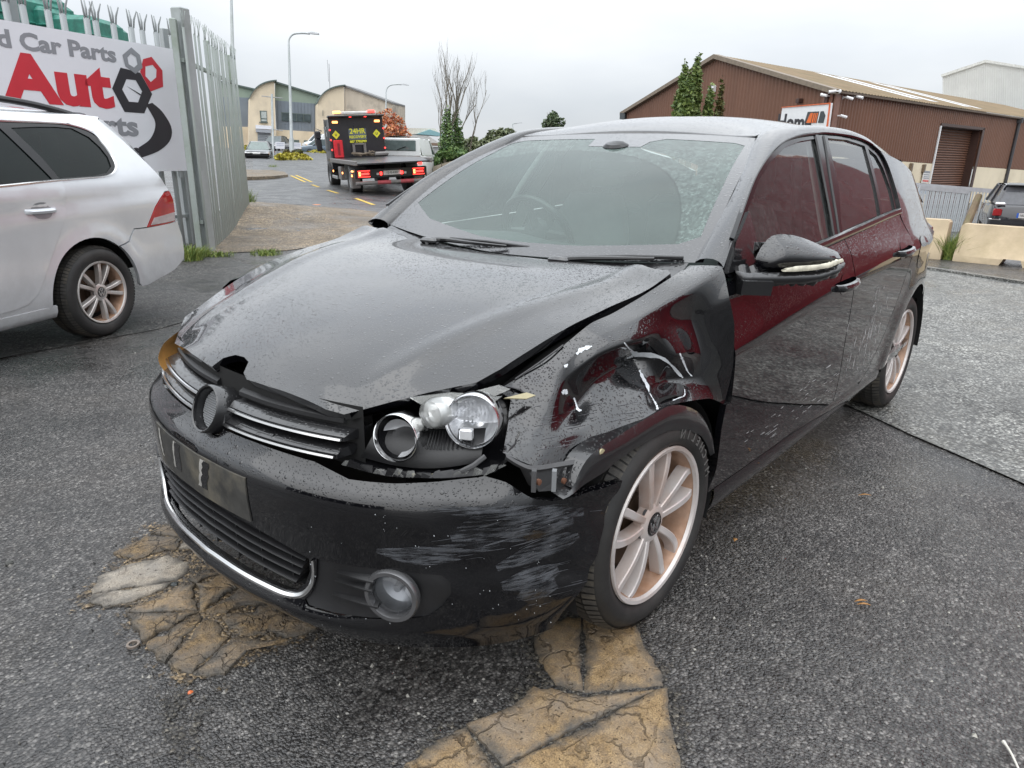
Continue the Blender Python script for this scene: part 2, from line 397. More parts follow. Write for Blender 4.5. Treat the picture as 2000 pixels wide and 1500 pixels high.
RUBBERL = pm('tyre_lettering', (.10, .097, .092), .55, var=.2)
TREAD = pm('tyre_tread', (.045, .042, .038), .7, var=.35, scale=22, bmp=.001, bscale=90, dirt=(.13, .11, .08), dirtamt=.7)
ALLOYR = pm('rusty_alloy', (.60, .56, .54), .36, metal=.35, var=.08, scale=9, dirt=(.45, .27, .18), dirtamt=.55)
ALLOYB = pm('brake_dust_alloy', (.42, .27, .19), .5, metal=.3, var=.25, scale=14, dirt=(.30, .13, .05), dirtamt=.7)
ALLOY = pm('dull_alloy', (.58, .56, .54), .34, metal=.6, var=.1, scale=9, dirt=(.30, .2, .15), dirtamt=.5)
BRAKE = pm('rusty_disc', (.10, .07, .05), .5, metal=.6, var=.3)
PRIMER = pm('white_filler', (.66, .69, .72), .7, var=.15, scale=60, bmp=.001, bscale=120)
SCRATCH = pm('scratched_paint', (.46, .46, .46), .6, var=.4, scale=40)
CLEARP = glass('clear_plastic', (.9, .9, .88), haze=.22, hazecol=(.75, .76, .74), refl=1.3)
LENS = glass('lamp_lens', (.93, .94, .95), haze=.05, refl=1.1)
AMBER = pm('amber_lens', (.9, .46, .14), .4, var=.12, scale=20, coat=.6)
WSGLASS = glass('windscreen_glass', (.80, .93, .88), haze=.17, hazecol=(.66, .87, .80), dropamt=.17, sweep=((-.225, -.12, .985), .76), refl=1.15)
SIDEGLASS = glass('side_glass', (.66, .74, .71), haze=.05, dropamt=.10, hazecol=(.5, .54, .53), refl=1.5)
REARGLASS = glass('tinted_glass', (.05, .055, .055), haze=.02, dropamt=.05, hazecol=(.4, .42, .42), refl=1.6)
ESTGLASS = glass('estate_glass', (.10, .15, .14), haze=.10, dropamt=.02, hazecol=(.10, .17, .155), refl=.8)
SEATM = pm('charcoal_cloth', (.055, .06, .062), .9, var=.2, scale=30, bmp=.0006, bscale=300)
DASHM = pm('dash_plastic', (.045, .048, .05), .6, var=.15, scale=10, bmp=.0005, bscale=200)
HEADLINER = pm('headliner_cloth', (.42, .43, .42), .9, var=.08)
TAILRED = pm('tail_red', (.34, .008, .012), .12, var=.2, scale=8, coat=.8)
TAILCLR = pm('tail_clear', (.42, .36, .36), .2, var=.15, scale=20, coat=.6)
DIRTY = pm('dirty_plinth', (.038, .037, .034), .6, var=.35, scale=14, dirt=(.17, .15, .11), dirtamt=.6, bmp=.0006, bscale=90)
TAPE = pm('torn_tape', (.30, .29, .27), .7, var=.3, scale=30)
BRACKET = pm('grey_bracket', (.06, .06, .062), .5, var=.25, scale=20)
RUST = pm('rust', (.13, .055, .03), .8, var=.3, scale=30)
YELLOWED = pm('yellowed_plastic', (.34, .30, .18), .35, var=.2, scale=30)
ASPH = asphalt('wet_asphalt', (.052, .048, .046), (.165, .156, .147), cell=115, tintc=(.105, .08, .055), bmp=.006, rough=(.13, .48), wetn=.49)
ROADM = asphalt('road_asphalt', (.05, .052, .054), (.15, .152, .155), cell=80, rough=(.22, .5), mott=.6)
CONCM = asphalt('worn_concrete', (.11, .112, .104), (.34, .34, .315), cell=75, rough=(.2, .5), mott=.45, stones=.45, bmp=.006, tintc=(.20, .18, .13))
APRONM = asphalt('stained_concrete', (.17, .125, .078), (.34, .265, .175), cell=60, rough=(.4, .75), mott=.5, tintc=(.20, .125, .055), bmp=.003)
def slabmat(name, c1, c2, c3, crack=9., bmp=.004):
    """old broken concrete: fine sand grain, blotches, dark cracks and pits"""
    m, t, b = newmat(name); v = coords(t)
    f = noi(t, v, 260., 3, .7); md = noi(t, v, 34., 5, .7); lg = noi(t, v, 5.5, 5, .65)
    c = ramp(t, md, [(.28, c3), (.45, c1), (.68, c2)])
    c = mixc(t, 1., c, ramp(t, f, [(.3, (.42, .42, .42)), (.7, (1.5, 1.5, 1.5))]), 'MULTIPLY')
    c = mixc(t, ramp(t, lg, [(.42, (0, 0, 0)), (.66, (.75, .75, .75))]), c, tuple(.5*a+.12 for a in c1))
    wv = nd(t, 'TexNoise', {'Vector': v, 'Scale': 14., 'Detail': 4.}).outputs['Color']
    vv = nd(t, 'VectorMath', {0: wv, 1: (.12, .12, .12), 2: v}, operation='MULTIPLY_ADD').outputs[0]
    ck = nd(t, 'TexVoronoi', {'Vector': vv, 'Scale': crack}, feature='DISTANCE_TO_EDGE').outputs['Distance']
    gate = ramp(t, noi(t, v, 7., 3), [(.45, (0, 0, 0)), (.6, (1, 1, 1))])
    k = mth(t, 'MULTIPLY', nd(t, 'MapRange', {0: ck, 1: .045, 2: .012}).outputs[0], gate)
    pit = nd(t, 'MapRange', {0: noi(t, v, 95., 3, .6), 1: .36, 2: .28}).outputs[0]
    dk = mth(t, 'MAXIMUM', k, pit); c = mixc(t, mth(t, 'MULTIPLY', dk, .6), c, tuple(x*.35 for x in c3))
    ed = nd(t, 'Attribute', attribute_name='edge').outputs['Fac']
    gn = mth(t, 'ADD', mth(t, 'MULTIPLY', mth(t, 'SUBTRACT', noi(t, v, 11., 6, .75), .5), 2.6), mth(t, 'DIVIDE', ed, -.05))
    gr_ = nd(t, 'MapRange', {0: gn, 1: -.75, 2: .25}).outputs[0]
    c = mixc(t, gr_, c, mixc(t, f, (.028, .026, .024), (.12, .108, .09)))
    t.links.new(c, b.inputs['Base Color'])
    h = mth(t, 'SUBTRACT', mth(t, 'ADD', mth(t, 'MULTIPLY', f, .35), mth(t, 'MULTIPLY', md, 1.1)), mth(t, 'MULTIPLY', dk, 1.2))
    t.links.new(bump(t, h, bmp), b.inputs['Normal'])
    t.links.new(nd(t, 'MapRange', {0: lg, 3: .75, 4: .38}).outputs[0], b.inputs['Roughness']); return m
OCHRE = slabmat('ochre_concrete', (.235, .155, .074), (.345, .24, .122), (.12, .082, .045))
PALEC = slabmat('pale_concrete', (.30, .255, .20), (.40, .35, .28), (.17, .14, .11), 6.)
MUD = slabmat('broken_rubble', (.16, .108, .056), (.28, .19, .09), (.065, .047, .031), 16., .009)
MUDE = asphalt('rubble_edge', (.09, .066, .042), (.28, .20, .11), cell=90, rough=(.25, .6), mott=.55, bmp=.010, tintc=(.24, .15, .06), edge=.16)
GALV = pm('galvanised_steel', (.36, .385, .39), .48, metal=.35, var=.14, scale=5, dirt=(.22, .25, .22), dirtamt=.45, streak=True)
GALVM = pm('mossy_galvanised', (.34, .38, .36), .55, metal=.25, var=.16, scale=4, dirt=(.17, .22, .13), dirtamt=.6, streak=True)
SIGNW = pm('sign_white', (.70, .71, .75), .35, var=.02, scale=3)
SIGNR = pm('sign_red', (.52, .03, .045), .4, var=.05)
SIGNG = pm('sign_grey', (.24, .25, .27), .4, var=.05)
SIGNK = pm('sign_black', (.028, .027, .032), .4, var=.05)
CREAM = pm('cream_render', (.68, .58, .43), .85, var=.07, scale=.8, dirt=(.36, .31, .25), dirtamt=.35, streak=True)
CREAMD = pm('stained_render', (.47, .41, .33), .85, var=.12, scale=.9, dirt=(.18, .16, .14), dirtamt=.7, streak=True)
GREENCLAD = pm('green_cladding', (.25, .31, .25), .6, var=.08, scale=.6)
BLUECLAD = pm('blue_grey_cladding', (.17, .20, .235), .5, var=.08, scale=.8)
WINDK = pm('dark_window', (.05, .07, .075), .08, var=.4, scale=1.5)
FRAMEG = pm('grey_frame', (.09, .12, .11), .5)
SHUTG = pm('grey_shutter', (.32, .34, .37), .5, var=.06)
BROWN = pm('brown_cladding', (.155, .072, .043), .55, var=.1, scale=.7, streak=True)
BROWND = pm('dark_brown_trim', (.055, .027, .02), .5, var=.15)
ROOFB = pm('mossy_roof', (.20, .145, .085), .85, var=.2, scale=1.0, dirt=(.12, .11, .06), dirtamt=.6)
SKYLT = pm('rooflight_sheet', (.62, .64, .66), .4, var=.08)
PLINTH = pm('cream_plinth', (.72, .63, .47), .85, var=.06, scale=.6, dirt=(.5, .43, .3), dirtamt=.4)
WHITE = pm('white_paint', (.74, .75, .76), .3, var=.04, coat=.3)
WHITEC = pm('white_cladding', (.66, .67, .65), .6, var=.06, scale=.6)
BARRC = pm('barrier_concrete', (.52, .42, .285), .85, var=.15, scale=3, dirt=(.32, .26, .15), dirtamt=.5, bmp=.003, bscale=60)
WOOD = pm('old_timber', (.16, .12, .075), .85, var=.3, scale=9, streak=True, bmp=.004, bscale=40, dirt=(.13, .15, .06), dirtamt=.5)
TRUCKK = pm('truck_black', (.018, .018, .022), .3, var=.2, scale=3, dirt=(.05, .045, .04), dirtamt=.4)
TRUCKG = pm('truck_grey', (.17, .16, .155), .5, var=.2, metal=.3)
REDP = pm('red_paint', (.55, .02, .03), .35, var=.1)
YEL = pm('yellow_print', (.62, .60, .04), .5, var=.06)
LITRED = pm('lit_red_lamp', (1., .05, .04), .3, emit=3.)
LITORG = pm('lit_amber_lamp', (1., .38, .12), .3, emit=3.)
LITWHT = pm('lit_white_lamp', (1., .95, .8), .3, emit=2.)
PLATEW = pm('plate_white', (.72, .72, .70), .4, var=.03)
BLUEP = pm('plate_blue', (.03, .12, .50), .4)
LINEY = pm('yellow_line', (.55, .38, .06), .7, var=.25, scale=7)
BARK = pm('bark', (.17, .15, .12), .9, var=.25, scale=6, bmp=.01, bscale=20)
def leafmat(name, c1, c2, rough=.55):
    m, t, b = newmat(name); v = coords(t)
    t.links.new(mixc(t, ramp(t, nd(t, 'NewGeometry').outputs['Random Per Island'], [(.2, (0, 0, 0)), (.8, (1, 1, 1))]), c1, c2), b.inputs['Base Color'])
    b.inputs['Roughness'].default_value = rough
    return m
LEAFG = leafmat('ivy_leaves', (.05, .11, .03), (.15, .23, .07)); LEAFD = leafmat('dark_leaves', (.06, .085, .035), (.15, .17, .08))
LEAFO = leafmat('autumn_leaves', (.36, .085, .035), (.50, .20, .07)); LEAFY = leafmat('yellow_leaves', (.25, .23, .02), (.46, .40, .05))
CYPR = leafmat('cypress_leaves', (.07, .115, .03), (.17, .22, .06)); CYPRB = leafmat('browning_cypress', (.09, .06, .02), (.10, .12, .035))
GRASSM = leafmat('grass_blades', (.08, .14, .02), (.22, .26, .06)); DRYLEAF = leafmat('fallen_leaves', (.28, .10, .03), (.36, .2, .06))
GREENT = pm('green_tarp', (.02, .16, .12), .5, var=.3, scale=12)
TEAL = pm('teal_roof', (.22, .40, .43), .5, var=.1)
REDW = pm('red_cladding', (.29, .007, .017), .45, var=.12, scale=.7)
GREYM = pm('grey_metal', (.28, .29, .30), .45, metal=.4, var=.1)
BLUESIGN = pm('blue_sign', (.03, .03, .30), .5)
# ------------------------------------------------------------------ ground and setting
def hgt(x, y):
    dx, dy = CAM.x-x, CAM.y-y
    s = dx*.5+dy*.866; h = 1.15*sm(30, 85, s)
    q = dy/dx if dx > .5 else 9
    h += .27*math.exp(-((x+5.4)**2+(y+11.3)**2)/3.6)
    return h*sm(.75, 1.1, q)-1.0*sm(10.9, 13.2, -x)*sm(.58, .40, q)
rows = []
for k in range(74):
    r = .3*1.105**k if k else 0
    row = []
    for a in range(145):
        q = 2*math.pi*a/144; x, y = 1+r*math.cos(q), r*math.sin(q); row.append(V((x, y, hgt(x, y))))
    rows.append(row)
tag(grid('ground', rows, ASPH, None, 180), kind='structure')
def sheet(name, poly, mat, dz, step=.6, kind='structure'):
    o = panel(name, poly, step, lambda x, y: V((x, y, hgt(x, y)+dz)), mat, None, ang=180)
    for p in o.data.polygons:
        if p.normal.z < 0: o.data.flip_normals(); break
    return tag(o, kind=kind)
sheet('road', [(-7.9, -16.5), (-8, -12.2), (-7.95, -10.6), (-8.1, -6), (-8.6, -1), (-9.2, -1.2), (-10.6, -3), (-12, -6), (-14.5, -12), (-18, -19), (-24, -30), (-34, -50), (-46, -70), (-60, -95), (-52, -100), (-40, -76), (-27, -50), (-17, -32), (-11, -22)], ROADM, .004, 1.2)
sheet('concrete_apron', [(-2.3, -7.0), (-2.7, -7.08), (-3.47, -6.77), (-4.07, -6.9), (-5.2, -4), (-6.4, -.6), (-8.4, -.8), (-8.0, -6), (-7.85, -9.7), (-7.95, -10.6), (-7.9, -12.2), (-7.7, -13.9), (-7.6, -16), (-6.9, -14.4), (-2.75, -7.45)], APRONM, .008, .5)
sheet('concrete_yard', [(-3.4, -1.0), (-2.9, -.2), (-2.34, .8), (-2.18, 1.05), (-2.03, 1.33), (-1.9, 1.56), (-.9, 3.3), (2, 8), (-5.6, 9), (-7.6, 2.9), (-8.23, .81), (-8.62, -.31), (-8.8, -1.1)], CONCM, .008, .3)
m = MB(); K = [(-9.0, -1.5), (-8.62, -.31), (-8.23, .81), (-7.6, 2.7), (-6.3, 6.5)]
for a, b in zip(K, K[1:]):
    a, b = V((*a, 0)), V((*b, 0)); n = (b-a).cross(V((0, 0, 1))).normalized()*.05; m.prism([a-n+V((0, 0, .0)), a+n, b+n, b-n], (0, 0, .035))
tag(m.build('kerb', CONCM), kind='structure')
tag(sheet('tarmac_patch', [(1.6, -3.0), (.54, -3.53), (-.47, -3.62), (-2.3, -4.4), (-2.6, -6.7), (.5, -8.5), (6, -9), (6, -3.2)], asphalt('older_tarmac', (.028, .027, .026), (.12, .115, .105), cell=75, tintc=(.10, .085, .06), mott=.55), .004, .6), kind='structure')
# traffic island and paint
isl = [on_z(*p)for p in ((470, 353), (535, 350.5), (563, 347), (556, 341), (530, 337), (470, 334))]
m = MB(); m.prism([V((p.x, p.y, 0)) for p in isl], (0, 0, .14)); tag(m.build('traffic_island', APRONM), kind='structure')
m = MB(); lines = [((568, 345), (596, 356)), ((578, 344.5), (609, 356)), ((609, 361), (623, 366)), ((640, 372), (660, 378)), ((695, 388), (730, 401)), ((880-40, 452-40), (905-40, 462-40))]
for k, (a, b) in enumerate(lines):
    p, q = on_z(*a), on_z(*b); n = (q-p).cross(V((0, 0, 1))).normalized()*.055
    m.add([V((w_.x, w_.y, hgt(w_.x, w_.y)+.010)) for w_ in (p-n, p+n, q+n, q-n)], [(0, 1, 2, 3)])
tag(m.build('road_marking', LINEY), kind='structure')
# ---- broken concrete showing through the tarmac
def clip(poly, c, n):
    o = []
    for i in range(len(poly)):
        p, q = V(poly[i]), V(poly[(i+1) % len(poly)]); sp, sq = (p-c).dot(n), (q-c).dot(n)
        if sp >= 0: o.append(p)
        if sp*sq < 0: o.append(p+(q-p)*(sp/(sp-sq)))
    return o
def split(poly, mx, r):
    """crazy-paving pieces: cells around scattered seeds"""
    ar = abs(sum(poly[i][0]*poly[(i+1) % len(poly)][1]-poly[(i+1) % len(poly)][0]*poly[i][1] for i in range(len(poly))))/2
    xs = [p[0] for p in poly]; ys = [p[1] for p in poly]; sd_ = []
    for _ in range(4000):
        p = V((r.uniform(min(xs), max(xs)), r.uniform(min(ys), max(ys))))
        if inpoly(p, poly) and all((p-q).length > math.sqrt(mx)*.62 for q in sd_): sd_.append(p)
        if len(sd_) >= max(2, int(ar/mx)): break
    cells = []
    for i, a in enumerate(sd_):
        c = [V(p) for p in poly]
        for j, b2 in enumerate(sd_):
            if i != j and len(c) > 2: c = clip(c, (a+b2)/2, (a-b2).normalized())
        if len(c) > 2: cells.append([tuple(p) for p in c])
    return cells
GROUND = bpy.data.objects['ground']
def slabs(px, mx, mat, seed, gap, top, name, jag=.010, mats=None, wob=.0022):
    r = random.Random(seed); P = [on_z(*p) for p in px]; base = [(p.x, p.y) for p in P]
    for pc in split(base, mx, r):
        L = resample(pc, .013); c = V((sum(p[0] for p in L)/len(L), sum(p[1] for p in L)/len(L))); n = len(L); Q = []
        for p in L:
            d = (p-c); w = gap+jag*abs(noise.noise(V((p.x*17, p.y*17, seed))))*2+jag*.6*noise.noise(V((p.x*60, p.y*60, seed)))
            Q.append(p-d.normalized()*min(w, d.length*.4))
        z0 = top*r.uniform(.5, 1.3); tx, ty = r.uniform(-.007, .007), r.uniform(-.007, .007)
        f = lambda p, k: V((c.x+(p.x-c.x)*k, c.y+(p.y-c.y)*k, z0+(p.x-c.x)*tx+(p.y-c.y)*ty+wob*noise.noise(V((p.x*14, p.y*14, 5+seed)))*(1 if k < 1 else .4)))
        vs = []; 
        for k, dz in ((1.0, -.016), (1.0, -.002), (.955, .0), (.78, .001), (.5, .001)): vs += [f(p, k)+V((0, 0, dz)) for p in Q]
        fs = [(a*n+i, a*n+(i+1) % n, (a+1)*n+(i+1) % n, (a+1)*n+i) for a in range(4) for i in range(n)]
        vs.append(f(c, .5)+V((0, 0, .001))); fs += [(4*n+i, 4*n+(i+1) % n, 5*n) for i in range(n)]
        o = mesh(name, vs, fs, r.choice(mats) if mats else mat, GROUND, 60)
        at_ = o.data.attributes.new('edge', 'FLOAT', 'POINT')
        for k in range(len(vs)): at_.data[k].value = (0, 0, .045, .22, .5, 1.)[min(k//n, 5)]*(Q[k % n]-c).length
slabs([(1048, 1222), (1110, 1205), (1240, 1212), (1262, 1262), (1300, 1318), (1300, 1345), (1225, 1352), (1140, 1360), (1085, 1345), (1052, 1300), (1036, 1258)], .05, OCHRE, 3, .0025, .0115, 'concrete_slab')
slabs([(1085, 1352), (1140, 1366), (1225, 1358), (1304, 1350), (1312, 1420), (1332, 1500), (1345, 1560), (1140, 1560), (790, 1560), (780, 1500), (860, 1440), (960, 1402), (1010, 1376), (1040, 1345)], .042, OCHRE, 5, .0025, .0115, 'concrete_slab')
slabs([(168, 1180), (188, 1130), (240, 1108), (330, 1085), (372, 1100), (370, 1122), (330, 1150), (270, 1178), (205, 1190)], .06, PALEC, 9, .002, .0115, 'concrete_slab')
slabs([(215, 1085), (300, 1040), (350, 1012), (390, 1040), (410, 1075), (330, 1078), (262, 1100)], .012, PALEC, 12, .004, .010, 'concrete_slab', mats=[PALEC, MUD, MUD])
slabs([(240, 1200), (340, 1155), (400, 1110), (470, 1130), (560, 1200), (640, 1225), (560, 1260), (500, 1265), (440, 1318), (392, 1332), (335, 1316), (286, 1272)], .016, MUD, 14, .003, .010, 'concrete_slab', mats=[OCHRE, MUD, MUD], jag=.02, wob=.004)
def dirt(name, px, mat, dz, seed, amp=.05):
    P = [on_z(*p) for p in px]; L = resample([(p.x, p.y) for p in P], .05); c = V((sum(p[0] for p in L)/len(L), sum(p[1] for p in L)/len(L)))
    Q = [p+(p-c).normalized()*(.04+amp*(noise.noise(V((p.x*6, p.y*6, seed)))+.6*noise.noise(V((p.x*19, p.y*19, seed))))) for p in L]
    o = panel(name, [(p.x, p.y) for p in Q], .035, lambda x, y: V((x, y, dz)), mat, None, ang=180); tag(o, kind='structure')
    q2 = np.array([[p.x, p.y] for p in resample(Q, .02)]); at_ = o.data.attributes.new('edge', 'FLOAT', 'POINT')
    for v in o.data.vertices: at_.data[v.index].value = float(np.sqrt(((q2-np.array([v.co.x, v.co.y]))**2).sum(1).min()))
    return o
GRIT = asphalt('joint_grit', (.035, .032, .029), (.14, .125, .10), cell=120, bmp=.006, edge=.09)
dirt('bare_ground', [(160, 1185), (185, 1110), (250, 1060), (340, 1005), (400, 1030), (500, 1120), (600, 1200), (680, 1230), (590, 1262), (470, 1330), (400, 1350), (330, 1345), (270, 1290), (225, 1215)], MUDE, .0045, 2)
dirt('bare_ground', [(1030, 1225), (1110, 1195), (1250, 1200), (1272, 1262), (1310, 1320), (1325, 1400), (1350, 1560), (760, 1560), (745, 1500), (850, 1425), (1000, 1365), (1035, 1335), (1020, 1290)], GRIT, .0045, 3, .03)
dirt('bare_ground', [(318, 1345), (390, 1350), (380, 1420), (400, 1500), (300, 1500), (310, 1420)], GRIT, .0052, 4)
# loose chippings
m = MB(); rr = random.Random(4)
for k in range(2600):
    q = rr.random(); x, y = on_z(rr.uniform(-50, 2050), rr.triangular(560, 1520, 1250)).xy
    s = rr.uniform(.0025, .0065)*(1 if q < .93 else 1.7); c = V((x, y, hgt(x, y)+s*.35)); a = rr.uniform(0, 6.28)
    ca, sa = math.cos(a)*s, math.sin(a)*s; h = s*rr.uniform(.4, .9)
    m.add([c+V((ca, sa, -h)), c+V((-sa*.8, ca*.8, -h)), c+V((-ca, -sa, -h)), c+V((sa*.8, -ca*.8, -h)), c+V((0, 0, h*.8))], [(0, 1, 4), (1, 2, 4), (2, 3, 4), (3, 0, 4)])
chipm, t_, b_ = newmat('chippings'); t_.links.new(ramp(t_, nd(t_, 'NewGeometry').outputs['Random Per Island'], [(.0, (.03, .03, .03)), (.6, (.09, .088, .085)), (.92, (.22, .21, .19)), (1., (.45, .43, .38))]), b_.inputs['Base Color']); b_.inputs['Roughness'].default_value = .4
tag(m.build('loose_chippings', chipm, None, 10, False), 'loose stone chippings scattered over the wet tarmac', kind='stuff')
class Wall:
    """a vertical plane through a sighted point, turned by yaw from facing the camera"""
    def __init__(s, px, py, d, yaw=0.):
        s.o = at(px, py, d); v = CAM-s.o; v.z = 0; v.normalize(); a = math.radians(yaw)
        s.n = V((v.x*math.cos(a)-v.y*math.sin(a), v.x*math.sin(a)+v.y*math.cos(a), 0)); s.r = V((-s.n.y, s.n.x, 0))
    def p(s, px, py, off=0.):
        d = ray(px, py); return CAM+d*((s.o-CAM).dot(s.n)/d.dot(s.n))+s.n*off
    def q(s, pts, off=0.): return [s.p(*p, off) for p in pts]
def leaves(name, blobs, n, size, mat, parent=None, seed=1, flat=.6):
    r = random.Random(seed); vs = []; fs = []; tot = sum(b[1][0]*b[1][1]*b[1][2] if isinstance(b[1], tuple) else b[1]**3 for b in blobs)
    for b in blobs:
        c = V(b[0]); R3 = b[1] if isinstance(b[1], tuple) else (b[1],)*3
        k = int(n*(R3[0]*R3[1]*R3[2])/tot)
        for _ in range(k):
            while True:
                d = V((r.uniform(-1, 1), r.uniform(-1, 1), r.uniform(-1, 1)))
                if .25 < d.length < 1: break
            d = d*(d.length**-.35); p = c+V((d.x*R3[0], d.y*R3[1], d.z*R3[2]))
            s = size*r.uniform(.6, 1.4); a = V((r.uniform(-1, 1), r.uniform(-1, 1), r.uniform(-.6, .6))).normalized(); b2 = a.cross(V((r.uniform(-1, 1), r.uniform(-1, 1), r.uniform(-1, 1)))).normalized()
            i = len(vs); vs += [p-a*s, p+b2*s*flat, p+a*s, p-b2*s*flat]; fs.append((i, i+1, i+2, i+3))
    me = bpy.data.meshes.new(name); me.from_pydata(vs, [], fs); return link(name, me, mat, parent)
def branches(name, p, d, length, r0, depth, mat, parent=None, seed=1, spread=.45, up=.25, taper=.62, kids_=3):
    r = random.Random(seed); m = MB()
    def grow(p, d, L, rad, k):
        n = 4 if k else 3; P = [p]; dd = d.copy()
        for i in range(n):
            dd = (dd+V((r.uniform(-.16, .16), r.uniform(-.16, .16), up*.2))).normalized(); P.append(P[-1]+dd*L/n)
        m.tube(P, [rad*(1-.5*i/n) for i in range(n+1)], 6 if k > 1 else 4 if k else 3, False)
        if k:
            for i in range(kids_+(k > 1)):
                q = r.uniform(.3, 1.); j = min(int(q*n), n-1); pp = P[j].lerp(P[j+1], q*n-j)
                s = V((r.uniform(-1, 1), r.uniform(-1, 1), r.uniform(-.1, .8))).normalized(); grow(pp, (dd*(1-spread)+s*spread+V((0, 0, up*.5))).normalized(), L*r.uniform(.5, .72), rad*taper*.62, k-1)
    grow(V(p), V(d).normalized(), length, r0, depth); return m.build(name, mat, parent, 180)
# ------------------------------------------------------------------ the crashed hatchback (x forward, y to its left, z up)
CARROOT = empty('hatchback_car')
tag(CARROOT, 'black five-door hatchback with a crumpled front wing and smashed headlight, nearest the camera', 'car')
G = CARROOT
ZC = CR([-3.3, -2.9, -2.2, -1.57, -1.357, -.79, -.34, 0, .4], [.95, .945, .905, .872, .86, .81, .758, .74, .73])
LOW = CR([.14, .20, .26, .34, .45, .6, .72, .9], [.79, .83, .856, .870, .879, .885, .889, .893])
UPP = CR([0, .025, .06, .11, .17, .25], [.893, .888, .877, .862, .846, .825])
GH = CR([.80, .88, .94, 1.0, 1.1, 1.25, 1.35, 1.40, 1.45], [.96, .915, .876, .838, .795, .722, .67, .64, .58])
TAP = CR([-3.4, -3.32, -3.25, -3.1, -2.9, -2.5, -2, -1.2, -.4, 0, .3, .5, .7], [-.6, -.36, -.24, -.12, -.055, -.012, -.004, 0, -.003, -.006, -.025, -.06, -.16])
def Y(x, z, off=0.):
    zc = ZC(x)
    if z < zc: y = LOW(z)+(.893-LOW(zc))*max(0, (z-.5)/(zc-.5))
    else: y = min(UPP(z-zc), GH(z))
    y += TAP(x)
    # wheel arch flare at the rear
    r = math.hypot(x+2.578, z-.31)
    y += .012*math.exp(-((r-.40)/.06)**2)*(1 if z > .3 else 0)
    return y-off
def side(off=0.): return lambda x, z: V((x, Y(x, z, off), z))
BELT = CR([-2.3, -2.22, -1.14, -.5, -.33], [1.076, 1.072, 1.007, .975, .97])
# ---- doors
def door(name, xf, xr, zb, side_lbl=None):
    rows = []
    for k in range(30):
        if k < 17: q = k/16
        else: q = (k-16)/13
        row = []
        for i in range(26):
            u = i/25; x = -1.
            for _ in range(4):
                zc = ZC(x); z = (zb(x)+(zc-zb(x))*q) if k < 17 else (zc+(BELT(x)-.012-zc)*q)
                x = xf(z)+(xr(z)-xf(z))*u
            row.append(V((x, Y(x, z), z)))
        rows.append(row)
    # return edges: fold all four borders inward
    inn = lambda p: p+V((0, -.03, 0))
    rows = [[inn(p) for p in rows[0]]]+rows+[[inn(p) for p in rows[-1]]]
    rows = [[inn(r[0])]+r+[inn(r[-1])] for r in rows]
    return grid(name, rows, PAINT, G, 40)
FDF = CR([.25, .36, .5, .7, .8, .9, .97, 1.02], [-.29, -.32, -.345, -.335, -.31, -.285, -.298, -.31])
FDR = CR([.25, .3, .4, .6, .77, .9, .98, 1.05], [-1.455, -1.45, -1.44, -1.405, -1.385, -1.36, -1.352, -1.345])
RDR = CR([.30, .36, .44, .5, .62, .74, .85, .97, 1.05], [-1.80, -1.90, -1.98, -2.04, -2.13, -2.20, -2.25, -2.272, -2.225])
SIL = lambda x: .305+.02*sm(-.6, -1.9, x)
fd = door('front_door', lambda z: FDF(z)-.004, FDR, SIL)
rd = door('rear_door', lambda z: FDR(z)-.007, lambda z: RDR(z)+.004, SIL)
# sill
grid('sill', [[V((x, y+TAP(x), z+.02*sm(-.6, -1.9, x))) for x in np.linspace(-.36, -2.16, 24)] for z, y in ((.300, .845), (.298, .862), (.27, .866), (.235, .858), (.205, .842), (.19, .80), (.185, .70))], PAINTD, G, 40)
# ---- glass and frames of the left side
DLO = [(-.318, 1.0), (-.406, 1.074), (-.522, 1.146), (-.704, 1.247), (-.905, 1.325), (-1.135, 1.376), (-1.447, 1.402), (-1.60, 1.407), (-1.838, 1.404), (-2.08, 1.385), (-2.215, 1.345), (-2.268, 1.28), (-2.265, 1.17), (-2.245, BELT(-2.245))]
belt_pts = [(x, BELT(x)) for x in np.linspace(-2.2, -.36, 14)]
dlo = DLO+belt_pts
GLS = [(-.555, 1.0), (-.575, 1.150), (-.734, 1.236), (-.865, 1.290), (-1.054, 1.342), (-1.227, 1.367), (-1.405, 1.381), (-1.33, 1.2), (-1.262, 1.018), (-1.0, 1.006), (-.7, .993)]
GLS2 = [(-1.545, 1.387), (-1.48, 1.2), (-1.345, 1.024), (-1.65, 1.043), (-1.925, 1.060), (-1.985, 1.20), (-2.035, 1.366), (-1.8, 1.386)]
GLS3 = [(-2.075, 1.355), (-2.025, 1.2), (-1.968, 1.066), (-2.19, 1.080), (-2.215, 1.17), (-2.205, 1.27), (-2.165, 1.325)]
panel('window_frame', dlo, .035, side(.006), TRIMB, G, holes=[GLS, GLS2, GLS3], flange=.018)
for g_ in (GLS, GLS2, GLS3):
    cx = sum(p[0] for p in g_)/len(g_); cz = sum(p[1] for p in g_)/len(g_)
    g2 = [(cx+(p[0]-cx)*1.03, cz+(p[1]-cz)*1.03) for p in g_]
    panel('side_window', g2, .05, side(.014), SIDEGLASS if g_ is GLS else SIDEGLASS, G)
